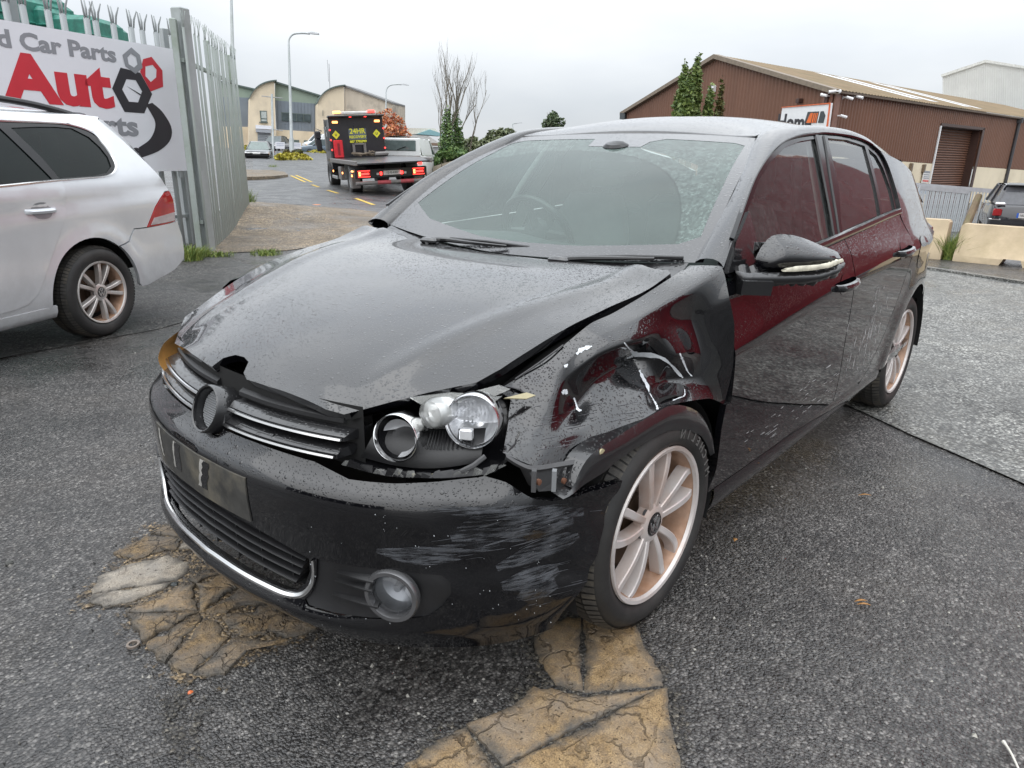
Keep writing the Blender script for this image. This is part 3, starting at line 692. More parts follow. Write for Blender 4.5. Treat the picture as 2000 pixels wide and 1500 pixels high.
# belt trim and bright lower strip, upper frame gasket
mb = MB()
for a, b, zo, off, h in ((-.52, -2.235, .0, -.004, .017),):
    rings = []
    for x in np.linspace(a, b, 30):
        z = BELT(x)+zo; y = Y(x, z)-off
        rings.append([V((x, y-.012, z+h)), V((x, y+.002, z+h*.8)), V((x, y+.005, z)), V((x, y+.004, z-h*.5)), V((x, y-.012, z-h*.6))])
    mb.loft(rings)
mb.build('belt_trim', STRIPC if False else PLASTIC2, G)
mb = MB(); rings = []
for p in spline([(p[0], 0, p[1]) for p in DLO[1:]], 60):
    y = Y(p.x, p.z); rings.append([V((p.x, y-.012, p.z-.004)), V((p.x, y+.003, p.z-.003)), V((p.x, y+.004, p.z+.003)), V((p.x, y-.01, p.z+.006))])
mb.loft(rings); mb.build('window_gasket', TRIMB, G)
# pillar strips between the doors
for xb, xt in ((-1.275, -1.425), (-1.335, -1.525)):
    mb = MB(); rings = []
    for q in np.linspace(0, 1, 14):
        z = 1.02+(1.396-1.02)*q; x = xb+(xt-xb)*(q**1.35); y = Y(x, z)
        rings.append([V((x+.018, y-.006, z)), V((x+.016, y+.001, z)), V((x-.016, y+.001, z)), V((x-.018, y-.006, z))])
    mb.loft(rings, cap=True); mb.build('pillar_trim', TRIMB, G)
# ---- screen, roof, pillars
WB = spline([(-.355, -.742, 1.006), (-.30, -.5, .988), (-.262, -.25, .975), (-.245, 0, .968), (-.262, .25, .975), (-.30, .5, .988), (-.355, .742, 1.006)], 25)
WT = spline([(-1.015, -.60, 1.372), (-1.075, -.3, 1.388), (-1.10, 0, 1.393), (-1.075, .3, 1.388), (-1.015, .60, 1.372)], 25)
def WS(u, v, off=0.):
    """screen surface, u across from the car's right to left, v from bottom to top"""
    def L(A, q):
        q = min(max(q, 0), 1)*(len(A)-1); i = min(int(q), len(A)-2); return A[i].lerp(A[i+1], q-i)
    p = L(WB, u).lerp(L(WT, u), v); n = V((.49, 0, .87)); return p+n*(.03*math.sin(math.pi*v)-off)
frit = [(0, 0), (1, 0), (1, 1), (0, 1)]
gl = [(.045, .20), (.16, .115), (.40, .075), (.70, .075), (.92, .105), (.962, .15), (.955, .5), (.94, .90), (.90, .925), (.66, .935), (.61, .90), (.60, .84), (.395, .84), (.375, .93), (.10, .935), (.06, .90), (.05, .6)]
panel('windscreen_border', frit, .03, lambda u, v: WS(u, v, .002), TRIMB and wet_paint('black_glass_border', (.012, .012, .014), .1, top_rough=.22, s1=120., s2=60., spec=.8, bump_d=.0012), G, holes=[gl])
panel('windscreen', [(.03, .05), (.975, .05), (.968, .945), (.045, .95)], .04, lambda u, v: WS(u, v, .003), WSGLASS, G)
ZR = CR([-3.05, -2.95, -2.7, -2.4, -2.1, -1.8, -1.55, -1.4, -1.25, -1.115, -1.0], [1.31, 1.345, 1.40, 1.437, 1.462, 1.478, 1.480, 1.470, 1.443, 1.4, 1.35])
def roof(x, y):
    a = abs(y); return V((x, y, ZR(x)-.028*(a/.55)**2-.03*sm(.4, .6, a)))
seam_in = spline([(-1.03, .565, 1.38), (-1.2, .562, 1.408), (-1.5, .56, 1.422), (-1.9, .555, 1.42), (-2.3, .54, 1.39), (-2.7, .525, 1.345), (-2.95, .51, 1.295)], 30)
# roof skin: rows across, joined to the seam line
rows = []
for k, s in enumerate(seam_in):
    row = []
    for j in range(-12, 13):
        f = j/12; y = f*s.y*.995; xc = s.x-(1-f*f)*(.085 if k == 0 else .085*max(0, 1-k/8)) + (0)
        z = ZR(xc)-(ZR(s.x)-s.z)*abs(f)**2.6 if True else 0
        z = ZR(xc)*(1-abs(f)**2.6)+s.z*abs(f)**2.6; row.append(V((xc, y, z)))
    rows.append(row)
rows = [[p+V((.006, 0, -.02)) for p in rows[0]]]+rows
grid('roof', rows, PAINT, G, 60)
inner = spline([(-.345, .722, 1.006), (-.55, .682, 1.125), (-.8, .622, 1.262), (-1.02, .573, 1.378), (-1.2, .565, 1.41), (-1.5, .563, 1.424), (-1.9, .558, 1.422), (-2.3, .543, 1.392), (-2.7, .528, 1.347), (-2.95, .513, 1.297)], 64)
outer = spline([(p[0], Y(*p), p[1]) for p in ((-.318, 1.004), (-.522, 1.150), (-.704, 1.251), (-.905, 1.329), (-1.135, 1.380), (-1.447, 1.406), (-1.838, 1.409), (-2.08, 1.390), (-2.225, 1.35))]+[(-2.6, .635, 1.30), (-2.9, .60, 1.24)], 64)
rows = []
for a, b in zip(inner, outer):
    m = a.lerp(b, .5)+V((0, .012, .017)); q1 = a.lerp(b, .12)+V((0, .004, .010)); q2 = a.lerp(b, .85)+V((0, .008, .008))
    rows.append([a+V((0, -.004, -.02)), a, q1, a.lerp(b, .3)+V((0, .009, .0155)), m, a.lerp(b, .7)+V((0, .0115, .0135)), q2, b+V((0, .003, 0)), b+V((0, -.012, -.004))])
pillar = grid('side_pillar', rows, PAINT, G, 60)
# rear quarter with wheel arch, to the tail
arc = lambda cx, cz, r, a0, a1, n: [(cx+r*math.cos(math.radians(a0+(a1-a0)*i/(n-1))), cz+r*math.sin(math.radians(a0+(a1-a0)*i/(n-1)))) for i in range(n)]
RQ = [(RDR(z)-.004, z) for z in (1.07, .97, .85, .74, .62, .5, .44, .36)]+[(-1.82, .31), (-2.16, .315)]+arc(-2.578, .315, .375, 178, 8, 20)+[(-2.2+-.0, .3)][:0]+[(-3.0, .34), (-3.05, .34), (-3.12, .62), (-3.20, .70), (-3.20, .90), (-3.12, 1.0), (-3.0, 1.10), (-2.93, 1.22), (-2.6, 1.30), (-2.235, 1.345), (-2.28, 1.28), (-2.275, 1.17)]
rq = panel('rear_quarter', RQ, .05, side(), PAINT, G, flange=.03)
panel('fuel_flap', smooth_poly([(-2.42, .93), (-2.42, .80), (-2.58, .80), (-2.58, .93)], 20), .04, side(-.002), PAINT, G)
# tail end
TAILX = lambda z: CR([.25, .4, .55, .7, .85, 1.0, 1.1, 1.3], [-3.22, -3.30, -3.32, -3.30, -3.27, -3.23, -3.15, -2.98])(z)
grid('tailgate', [[V((TAILX(z)+.22*(abs(f)**5), f*(Y(-3.0, z)-.02), z)) for f in np.linspace(-1, 1, 24)] for z in np.linspace(.62, 1.08, 12)], PAINT, G)
grid('rear_window', [[V((TAILX(z)+.1*(abs(f)**4), f*(Y(-2.9, z)-.03), z)) for f in np.linspace(-1, 1, 14)] for z in np.linspace(1.08, 1.31, 6)], REARGLASS, G)
grid('rear_bumper', [[V((TAILX(z)-.02+.36*(abs(f)**6), f*(Y(-2.95, max(z, .3))+.01), z)) for f in np.linspace(-1, 1, 30)] for z in np.linspace(.24, .62, 10)], PAINT, G)
tl = panel('tail_lamp', smooth_poly([(-3.02, .86), (-3.03, .99), (-3.12, .97), (-3.19, .90), (-3.19, .82), (-3.1, .80)], 24), .03, side(-.003), pm('smoked_tail_lens', (.04, .003, .004), .1, coat=1.), G, flange=.02)
mirror_y(tl)
# ---- bonnet
HE = CR([-.22, -.153, .1, .243, .346, .439, .5, .617, .70, .74], [.992, .966, .92, .892, .860, .826, .802, .771, .738, .722])
HYE = CR([-.22, -.153, .1, .243, .346, .439, .5, .617, .723], [.722, .716, .70, .69, .675, .66, .64, .54, .435])
HCC = CR([-.24, -.1, .1, .25, .4, .5, .6, .7, .76, .80], [.974, .973, .955, .931, .899, .873, .840, .800, .768, .738])
def H(x, y):
    a = abs(y); ye = HYE(min(max(x, -.22), .72)); f = a/max(ye, .05)
    ze = HE(x) if y > 0 else HE(x)+.012*sm(.6, -.1, x)
    z = HCC(x)+(ze-HCC(x))*min(f, 1.05)**2.2
    yc = .43+.17*sm(.75, -.15, x)
    z += .010*math.exp(-((a-yc)/.035)**2)*sm(.76, .5, x)      # power crease
    return z
hpoly = [(.723, .435), (.617, .54), (.5, .638), (.439, .658), (.346, .673), (.243, .688), (.10, .699), (-.153, .714), (-.205, .72), (-.222, .70),
         (-.232, .5), (-.205, .3), (-.18, 0), (-.205, -.3), (-.232, -.5), (-.235, -.72),
         (-.153, -.735), (.10, -.72), (.243, -.705), (.346, -.692), (.439, -.672), (.52, -.655), (.61, -.60), (.68, -.50), (.725, -.425),
         (.75, -.33), (.772, -.2), (.783, -.1), (.785, -.062), (.757, -.052), (.738, -.02), (.735, .02), (.742, .055), (.77, .078), (.78, .11), (.772, .2), (.757, .3), (.74, .39)]
hood = panel('bonnet', [(p[0], p[1]) for p in hpoly], .022, lambda x, y: V((x, y, H(x, y))), PAINT, G, flange=.022, ang=60)
mb = MB(); mb.box((.12, 0, .76), (.8, 1.16, .02)); mb.box((.66, 0, .64), (.04, .86, .14)); mb.build('engine_bay', VOID, G)
# ---- right front wing (whole)
rows = []
for x in np.linspace(-.31, .36, 22):
    e = HYE(min(x, .62))+.02; ze = HE(x)+.0
    ye = .03+Y(x, .75)
    pts = [(e, ze-.03), (e+.002, ze), (e+(ye-e)*.35, ze-.018), (e+(ye-e)*.68, ze-.052), (e+(ye-e)*.88, ze-.105), (Y(x, .80)+.008, min(.78, ze-.14)), (Y(x, .7), .70)]
    r = math.hypot(x, 0); zb = .31+math.sqrt(max(.372**2-x*x, 0)) if abs(x) < .37 else (.40 if x < 0 else .60)
    zb = min(zb, .68)
    pts += [(Y(x, zb+.01)+.004, zb), (Y(x, zb)-.03, zb)]
    rows.append([V((x, -p[0], p[1])) for p in pts])
grid('front_wing', rows, PAINT, G, 60)
# ---- left front wing, crushed
def lin(pts, n):
    o = []
    for k in range(n): u = k/(n-1)*(len(pts)-1); i = min(int(u), len(pts)-2); o.append(V(pts[i]).lerp(V(pts[i+1]), u-i))
    return o
def half(pts, n, t_): return [a.lerp(b, t_) for a, b in zip(spline(pts, n), lin(pts, n))]
def fgrid(C, nu, nv):
    """like cgrid but with sharper folds"""
    cols = [half(c, nv, .62) for c in C]
    return [half([cols[i][j] for i in range(len(C))], nu, .35) for j in range(nv)]
FC = [[(.445, .655, .775), (.425, .677, .752), (.445, .690, .728), (.468, .708, .705), (.50, .728, .678), (.53, .75, .672)],
      [(.32, .68, .82), (.34, .715, .79), (.35, .74, .76), (.385, .765, .70), (.43, .785, .67), (.48, .80, .64)],
      [(.25, .70, .86), (.27, .735, .835), (.29, .745, .79), (.255, .745, .71), (.30, .80, .675), (.36, .825, .62)],
      [(.17, .715, .90), (.19, .755, .875), (.22, .780, .835), (.165, .750, .755), (.20, .815, .69), (.28, .85, .64)],
      [(.09, .725, .915), (.11, .77, .897), (.12, .805, .858), (.01, .730, .775), (.05, .82, .71), (.13, .865, .672)],
      [(-.02, .735, .942), (-.02, .785, .918), (-.05, .805, .865), (-.06, .835, .795), (-.10, .79, .705), (.0, .862, .675)],
      [(-.13, .742, .972), (-.15, .800, .945), (-.20, .805, .87), (-.225, .830, .77), (-.215, .838, .70), (-.24, .865, .635)],
      [(-.30, .728, 1.000), (-.312, .822, 1.006), (-.282, .868, .93), (-.302, .885, .85), (-.335, .884, .72), (-.368, .872, .575)]]
rows = fgrid(FC, 72, 44)
for j, r in enumerate(rows):
    for i, p in enumerate(r):
        a, b = i/71, j/43
        k = math.sin(math.pi*min(a*1.08, 1))*math.sin(math.pi*min(max(b, 0), 1))
        q = V((p.x*4.2, p.z*4.2, 2.3)); d = abs(noise.noise(q)); d2 = abs(noise.noise(q*2.1+V((4, 1, 0)))); p.y += -.024*k*(d-.2)-.007*k*(d2-.2)
rows = [[p+V((0, -.012, -.02)) for p in rows[0]]]+rows+[[p+V((-.004, -.022, .004)) for p in rows[-1]]]
wing = grid('front_wing', rows, PAINT, G, 60)
panel('wing_tail', [(-.349, .60), (-.318, .60), (-.312, .52), (-.325, .42), (-.335, .33), (-.300, .31), (-.325, .36), (-.349, .5)], .03, side(-.001), PAINT, G, flange=.02)
wing['label'] = 'crumpled left front wing with torn white filler'
def bvh(o):
    bm = bmesh.new(); bm.from_mesh(o.data); b = BVHTree.FromBMesh(bm); bm.free(); return b
def trace(bv, px, py, lift=.0015, maxd=9):
    d = ray(px, py).normalized(); h = bv.ray_cast(CAM, d, maxd)
    return None if h[0] is None else h[0]-d*lift
def ribbon(name, bv, line, wid, mat, parent, seed=1, lift=.0018, n=26, mbx=None):
    """ragged strip lying on a surface along a traced line; wid in metres at each point"""
    r = random.Random(seed); P = spline([(p[0], p[1], 0) for p in line], n); W = wid if isinstance(wid, (list, tuple)) else [wid]*len(line)
    W3 = spline([(q, 0, 0) for q in W], n); L, Rr = [], []
    for i, p in enumerate(P):
        d = (P[min(i+1, n-1)]-P[max(i-1, 0)]).normalized(); nn = V((-d.y, d.x, 0)); ww = max(W3[i].x, .0004)*700*(.55+.9*r.random())
        a = trace(bv, p.x+nn.x*ww, p.y+nn.y*ww, lift); b = trace(bv, p.x-nn.x*ww, p.y-nn.y*ww, lift)
        if a is None or b is None or (a-b).length > .15: continue
        L.append(a); Rr.append(b)
    if len(L) < 2: return None
    k = len(L); m = mbx or MB()
    m.add(L+Rr, [(i, i+1, k+i+1, k+i) for i in range(k-1)])
    return m if mbx else m.build(name, mat, parent, 180)
bw = bvh(wing)
for k, (ln, wd) in enumerate([([(1219, 669), (1230, 682), (1241, 692), (1262, 693), (1290, 698), (1310, 712), (1326, 730), (1334, 738)], [.001, .002, .005, .0045, .0035, .002, .0025, .001]),
               ([(1224, 700), (1234, 696), (1243, 690)], [.001, .0025, .003]),
               ([(1249, 723), (1256, 738), (1264, 752), (1268, 766)], [.0015, .003, .003, .001]),
               ([(1269, 768), (1276, 780), (1283, 793), (1284, 803)], [.0008, .0012, .002, .002]),
               ([(1126, 692), (1134, 684), (1143, 680), (1156, 676)], [.003, .004, .004, .001]),
               ([(1102, 716), (1106, 714), (1109, 711)], [.002, .003, .001]), ([(1098, 768), (1104, 765), (1107, 770)], [.003, .005, .002]),
               ([(1121, 777), (1125, 788), (1129, 800), (1136, 801)], [.002, .002, .003, .001]),
               ([(1328, 690), (1333, 702), (1343, 725), (1352, 735)], [.0012, .0022, .0015, .001]),
               ([(1337, 760), (1337, 772), (1326, 777), (1314, 782)], [.0008, .0012, .0012, .0008])]):
    ribbon('torn_filler', bw, ln, [q*1.3 for q in wd], PRIMER, G, k, n=22)
mb = MB()
rr = random.Random(5)
for k in range(34):      # fine scuffs dragged across the crushed wing
    x = rr.uniform(1040, 1230); y = rr.uniform(790, 880); l = rr.uniform(10, 45)
    ribbon('', bw, [(x, y), (x+l*.5, y-l*.1), (x+l, y-l*.22)], [.0003, .0007, .0003], None, None, k, n=6, mbx=mb)
tag(mb.build('scuff_marks', pm('wing_scuff', (.10, .10, .11), .5, var=.5), G, 180), kind='stuff')
# torn lip under the wing and arch strip
def pl(pts, y): return [on_y(p[0], p[1], y) for p in pts]
up_ = [(1118, 953), (1150, 893), (1210, 850), (1281, 806), (1317, 791), (1354, 799), (1379, 824), (1391, 872)]
lo_ = [(1100, 975), (1165, 932), (1222, 889), (1284, 851), (1317, 840), (1350, 844), (1372, 855), (1388, 890)]
A = spline([on_y(*p, .868) for p in up_], 40); B_ = spline([on_y(*p, .874) for p in lo_], 40)
rows = []
for k, (a, b) in enumerate(zip(A, B_)):
    wv = .006*noise.noise(V((k*.35, 1, 0)))
    rows.append([a+V((0, -.05, 0)), a, a.lerp(b, .3)+V((0, (.010+wv)*sm(0, 12, k), 0)), a.lerp(b, .65)+V((0, (.010-wv)*sm(0, 12, k), 0)), b+V((0, wv, 0)), b+V((0, -.03, .006))])
grid('arch_trim', rows, PLASTIC2, G, 50)
mb = MB()
for f in range(12):
    pass
mb = MB(); rings = []
for k in range(25):
    q = math.radians(-20+220*k/24); rings.append([V((.368*math.cos(q), y, .32+.368*math.sin(q))) for y in (.50, .60, .74, .85)])
mb.loft(rings, closed=False); mb.build('arch_liner', VOID, G)
mirror = mirror_y(bpy.data.objects['arch_liner'])
mb = MB(); rings = []
for k in range(25):
    q = math.radians(-5+190*k/24); rings.append([V((-2.578+.372*math.cos(q), y, .315+.372*math.sin(q))) for y in (.50, .60, .74, .86)])
mb.loft(rings, closed=False); rl = mb.build('arch_liner', VOID, G); mirror_y(rl)
# ---- front bumper
BZ = CR([.13, .17, .195, .215, .232, .245, .26, .30, .36, .42, .50, .545, .562, .574, .588, .605, .625, .64], [.80, .850, .872, .888, .896, .894, .884, .874, .875, .878, .884, .884, .882, .876, .862, .848, .836, .828])
_by = [0, .2, .4, .5, .55, .60, .65, .70, .75, .79, .82, .845, .862, .875, .882, .886]
_bx = [0, -.012, -.052, -.085, -.107, -.135, -.168, -.208, -.256, -.308, -.36, -.42, -.48, -.55, -.62, -.72]
BS = [0.]
for i in range(1, len(_by)): BS.append(BS[-1]+math.hypot(_by[i]-_by[i-1], _bx[i]-_bx[i-1]))
SY = CR(BS, _by); SX = CR(BS, _bx); YS = CR(_by, BS)
def BP(s, z, off=0.):
    a = abs(s); y = SY(a); x = SX(a); sg = 1 if s >= 0 else -1
    dy = (SY(a+.01)-SY(a-.01))if a > .02 else .02; dx = (SX(min(a+.01, BS[-1]))-SX(max(a-.01, 0)))
    n = V((dy, -dx)).normalized() if a > .001 else V((1, 0))
    zz = BZ(z)
    k = sm(.85, .35, a)          # the nose profile fades out round the corner
    fwd = zz*k+(1-k)*.872+(1-k)*(zz-.872)*.35
    tuck = (1-k)*(-.03*sm(.34, .16, z)-.035*sm(.55, .64, z))
    p = V((x+fwd, y, z)); p.x += n.x*(tuck-off); p.y += n.y*(tuck-off)
    if sg > 0:                   # impact ripples on the left corner
        f = sm(.55, .85, a)*sm(.26, .36, z)*sm(.60, .5, z)
        p.y -= f*(.010+.016*noise.noise(V((a*4.5, z*15+a*5, 3.1)))+.006*noise.noise(V((a*11, z*34, 7.7))))
        f2 = sm(.62, 1.0, a)*sm(.5, .6, z); p.z -= .012*f2*abs(noise.noise(V((a*9, 2, 1))))*2
    else: p.y = -p.y
    return p
smax = BS[-1]
sE = YS(.845)+.13
def bs(y): return YS(abs(y))*(1 if y >= 0 else -1)
# outline in (s, z): left rear edge slanted by the wheel arch
BL = [(YS(.852), .185), (YS(.862)+.0, .24), (YS(.868)+.03, .30), (YS(.875)+.03, .40), (YS(.879)+.04, .50), (YS(.880)+.05, .545),
      (YS(.868), .552), (YS(.845), .556), (YS(.825), .575), (YS(.79), .61), (YS(.76), .625), (YS(.70), .617), (YS(.60), .606), (YS(.50), .603), (YS(.455), .612), (YS(.40), .622), (.2, .624), (.07, .622), (.06, .602), (-.045, .602), (-.06, .622), (-.2, .624), (-bs(.40), .622), (-bs(.455), .63), (-bs(.6), .635), (-bs(.76), .635), (-YS(.86), .60), (-YS(.884)-.1, .55), (-YS(.882), .40), (-YS(.872), .30), (-YS(.866), .24), (-YS(.855), .185), (-bs(.6), .178), (0, .172), (bs(.6), .178)]
def opening(top, bot, ye, n=14):
    ys = np.linspace(-ye, ye, n); return ys
GO = [(bs(y), .435-.30*y*y) for y in np.linspace(-.405, .405, 15)]+[(bs(.403), .35), (bs(.385), .31), (bs(.36), .284), (bs(.32), .275)]+[(bs(y), .274) for y in np.linspace(.25, -.25, 9)]+[(bs(-.32), .275), (bs(-.36), .284), (bs(-.385), .31), (bs(-.403), .35)]
FO = [(.428, .393), (.50, .398), (.595, .404), (.66, .402), (.70, .396), (.714, .38), (.714, .345), (.70, .312), (.672, .284), (.62, .270), (.55, .262), (.47, .257), (.40, .257), (.385, .268), (.402, .29), (.42, .34)]
FOs = [(bs(p[0]), p[1]) for p in FO]; FOm = [(-p[0], p[1]) for p in FOs]
bump_o = panel('front_bumper', BL, .018, lambda s, z: BP(s, z), PAINTD, G, holes=[GO, FOs, FOm], flange=.02, ang=50, lines=[[(-1.0, .574), (1.0, .574)], [(-.95, .232), (.95, .232)]])
bump_o['label'] = 'scraped front bumper with deep scuffs on the left corner'
bumpv = bvh(bump_o)
for FF, sg in ((FOs, 1), (FOm, -1)):
    hole = [(bs(.606)*sg+.053*math.cos(a), .338+.053*math.sin(a)) for a in np.linspace(0, 2*math.pi, 28, endpoint=False)]
    panel('fog_surround', FF, .018, lambda s, z: BP(s, z, .006), PLASTIC, bump_o, holes=[hole], flange=.006)
# three fins on each surround
for sg in (1, -1):
    for z0, a0, a1 in ((.372, .478, .57), (.347, .472, .565), (.305, .462, .575)):
        mb = MB(); rings = []
        for q in np.linspace(0, 1, 10):
            y = a0+(a1-a0)*q; s = bs(y)*sg; h = .001+.009*q
            rings.append([BP(s, z0+h, .006), BP(s, z0+.001, -.002-.010*q), BP(s, z0-.002-.001*q, -.002-.010*q), BP(s, z0-.003, .006)])
        mb.loft(rings, cap=True); mb.build('fin', PLASTIC, bump_o)
    mb = MB(); c = BP(bs(.606)*sg, .338, .012); ax = V((.90, .43*sg, 0)).normalized(); sx = V((-ax.y, ax.x, 0)); up = V((0, 0, 1))
    def disc(prof, name, mat):
        m = MB(); rings = []
        for r, d in prof: rings.append([c+ax*d+(sx*math.cos(2*math.pi*k/40)+up*math.sin(2*math.pi*k/40))*r for k in range(40)])
        m.loft(rings); return m.build(name, mat, bump_o)
    disc([(.066, .004), (.068, .018), (.064, .026), (.055, .026), (.051, .016), (.05, -.02)], 'fog_ring', pm('fog_ring_metal', (.16, .16, .165), .25, metal=.7))
    disc([(.05, .0), (.045, -.028), (.03, -.042), (.012, -.046), (.001, -.046)], 'fog_reflector', pm('fog_bowl', (.30, .31, .32), .25, metal=.4))
    disc([(.051, .010), (.045, .016), (.03, .021), (.015, .023), (.0005, .0235)], 'fog_lens', glass('fog_lens_glass', (.92, .93, .95), haze=.10, hazecol=(.5, .52, .55), refl=1.))
    m = MB(); m.tube([c+ax*-.04, c+ax*-.01], [.012, .009], 10); m.build('fog_bulb', GREYM, bump_o)
    m = MB(); m.loft([[c+ax*d+(sx*math.cos(q)*sg+up*math.sin(q))*r for q in np.linspace(-.5, 1.6, 16)] for r, d in ((.047, .002), (.034, -.012), (.018, -.02))], closed=False); m.build('fog_highlight', pm('fog_highlight_pale', (.82, .83, .84), .2, metal=.3), bump_o)  # pale crescent added as the bright highlight inside the lamp
# lower grille: five blades, dark back, bright strip, uprights
mb = MB(); mb.loft([[BP(bs(y), z, .07) for z in (.255, .3, .36, .40, .45)] for y in np.linspace(-.44, .44, 20)], closed=False); mb.build('grille_back', VOID, bump_o)
for k, z0 in enumerate((.418, .392, .364, .336, .308)):
    mb = MB(); rings = []
    ye = .40-.012*k if k else .33
    for y in np.linspace(-ye, ye, 36):
        z = z0-.17*y*y*(1-.14*k); s = bs(y)
        rings.append([BP(s, z+.005, .05), BP(s, z+.006, .012), BP(s, z+.002, .004), BP(s, z-.005, .010), BP(s, z-.004, .05)])
    mb.loft(rings, cap=True); mb.build('grille_blade', PLASTIC, bump_o)
for y in (-.33, -.22, -.11, 0, .11, .22, .33):
    mb = MB(); mb.prism([BP(bs(y), .28, .02), BP(bs(y), .41, .02), BP(bs(y), .41, .06), BP(bs(y), .28, .06)], (0, .004, 0)); mb.build('grille_upright', PLASTIC, bump_o)
def strip(path, name, mat, r0, r1, par, out=.004):
    m = MB(); rings = []
    for i, (s, z) in enumerate(path):
        tq = min(i, len(path)-1-i)/14.; ka = .45+.55*min(tq, 1)
        s0, z0 = path[max(i-1, 0)]; s1, z1 = path[min(i+1, len(path)-1)]; d = V((s1-s0, z1-z0)).normalized(); n = V((-d.y, d.x))*ka
        rings.append([BP(s+n.x*r0, z+n.y*r0, .012), BP(s+n.x*r0*.8, z+n.y*r0*.8, -out*.6), BP(s, z, -out), BP(s-n.x*r1*.8, z-n.y*r1*.8, -out*.6), BP(s-n.x*r1, z-n.y*r1, .012)])
    m.loft(rings, closed=False); return m.build(name, mat, par)
path = [(p.x, p.y) for p in spline([(bs(y), z, 0) for y, z in [(-.418, .388), (-.415, .35), (-.402, .31), (-.375, .279), (-.33, .267)]+[(y, .266) for y in np.linspace(-.25, .25, 7)]+[(.33, .267), (.375, .279), (.402, .31), (.415, .35), (.418, .388)]], 80)]
strip(path, 'chrome_strip', STRIPC, .008, .008, bump_o, .008)
# number plate plinth with torn tape
plin = [(bs(-.29), .432), (bs(-.29), .552), (bs(.228), .552), (bs(.228), .432)]
panel('plate_plinth', plin, .03, lambda s, z: BP(s, z-.0*s, -.0035), DIRTY, bump_o, flange=.006)
for y0, y1, l in ((-.262, -.246, 0), (-.135, -.098, .02), (.03, .062, .03)):
    mb = MB()
    for dy, ww, m in ((0, 1, 0),):
        L = []; Rr = []
        for i in range(9):
            q = i/8; z = .545-q*.085; jj = rnd.uniform(-.004, .004)
            L.append(BP(bs(y0+l*(q-.5)*-1+jj), z, -.0046)); Rr.append(BP(bs(y1+l*(q-.5)*-1+rnd.uniform(-.005, .005)), z, -.0046))
        mb.add(L+Rr, [(i, i+1, 10+i, 9+i) for i in range(8)])
    mb.build('torn_tape', TAPE if y0 < -.2 else TRIMB, bump_o, 180)
    if y0 > -.2:
        mb = MB(); L = []; Rr = []
        for i in range(9):
            q = i/8; z = .546-q*.085; b = y0+l*(q-.5)*-1
            L.append(BP(bs(b-.012+rnd.uniform(-.003, .003)), z, -.0044)); Rr.append(BP(bs(b+.010+rnd.uniform(-.006, .003)), z, -.0044))
        mb.add(L+Rr, [(i, i+1, 10+i, 9+i) for i in range(8)]); mb.build('torn_tape', TAPE, bump_o, 180)
# deep scuffs on the bumper corner
mb = MB(); rr = random.Random(8)
for k in range(60):
    cl = rr.choice([(880, 1000, 150, 30, -.06), (860, 1090, 110, 16, -.12), (1010, 1030, 90, 26, -.28), (1040, 1075, 60, 30, -.42), (1060, 1140, 40, 40, -.25), (930, 1050, 110, 18, -.16), (1080, 1000, 60, 20, -.1)])
    x = rr.gauss(cl[0], cl[2]*.55); y = rr.gauss(cl[1], cl[3]*.55)+(x-cl[0])*cl[4]; l = rr.uniform(8, 70)
    ribbon('', bumpv, [(x, y), (x+l*.5, y+l*.5*cl[4]+rr.uniform(-1, 1)), (x+l, y+l*cl[4])], [.0003, rr.choice((.0006, .0009, .0014, .0028)), .0003], None, None, k, n=6, lift=.0012, mbx=mb)
tag(mb.build('scuff_marks', pm('paint_scuff', (.06, .063, .07), .45, var=.6, scale=40), bump_o, 180), kind='stuff')
mb = MB()
for k in range(60):
    x = rr.uniform(600, 1080); y = rr.uniform(1000, 1230); a = trace(bumpv, x, y, .001)
    if a: s_ = rr.uniform(.0008, .002); mb.add([a+V((0, s_, 0)), a+V((0, 0, s_)), a-V((0, s_, 0)), a-V((0, 0, s_))], [(0, 1, 2, 3)])
tag(mb.build('stone_chips', PRIMER, bump_o, 180), kind='stuff')
def patch(bv, line, wid, mat, name, parent, n=30, m_=7, lift=.0015):
    """wide strip draped on a surface; wid in photo pixels"""
    P = spline([(p[0], p[1], 0) for p in line], n); W = spline([(q, 0, 0) for q in wid], n); vs = []; ok = True; mb = MB()
    for i, p in enumerate(P):
        d = (P[min(i+1, n-1)]-P[max(i-1, 0)]).normalized(); nn = V((-d.y, d.x, 0))
        for j in range(m_):
            q = p+nn*W[i].x*(j/(m_-1)*2-1); h = trace(bv, q.x, q.y, lift); vs.append(h)
    fs = []
    for i in range(n-1):
        for j in range(m_-1):
            f = (i*m_+j, i*m_+j+1, (i+1)*m_+j+1, (i+1)*m_+j)
            if all(vs[k] is not None for k in f) and max((vs[f[0]]-vs[k]).length for k in f) < .08: fs.append(f)
    return mesh(name, [q if q is not None else V((0, 0, .5)) for q in vs], fs, mat, parent, 180) if fs else None
for ln, wd in (([(735, 1075), (800, 1085), (870, 1082), (975, 1062)], (4, 16, 18, 6)), ([(880, 1050), (960, 1025), (1040, 1020), (1120, 1015)], (8, 34, 34, 10)), ([(820, 995), (930, 1000), (1040, 1000), (1140, 1000)], (4, 10, 12, 8)), ([(970, 1110), (1030, 1085), (1090, 1060), (1130, 1045)], (6, 16, 18, 6)), ([(980, 1145), (1040, 1130), (1090, 1110)], (8, 22, 10)), ([(1010, 1170), (1050, 1150), (1085, 1135)], (5, 20, 14))):
    patch(bumpv, ln, wd, SCUFF, 'scuffed_area', bump_o)
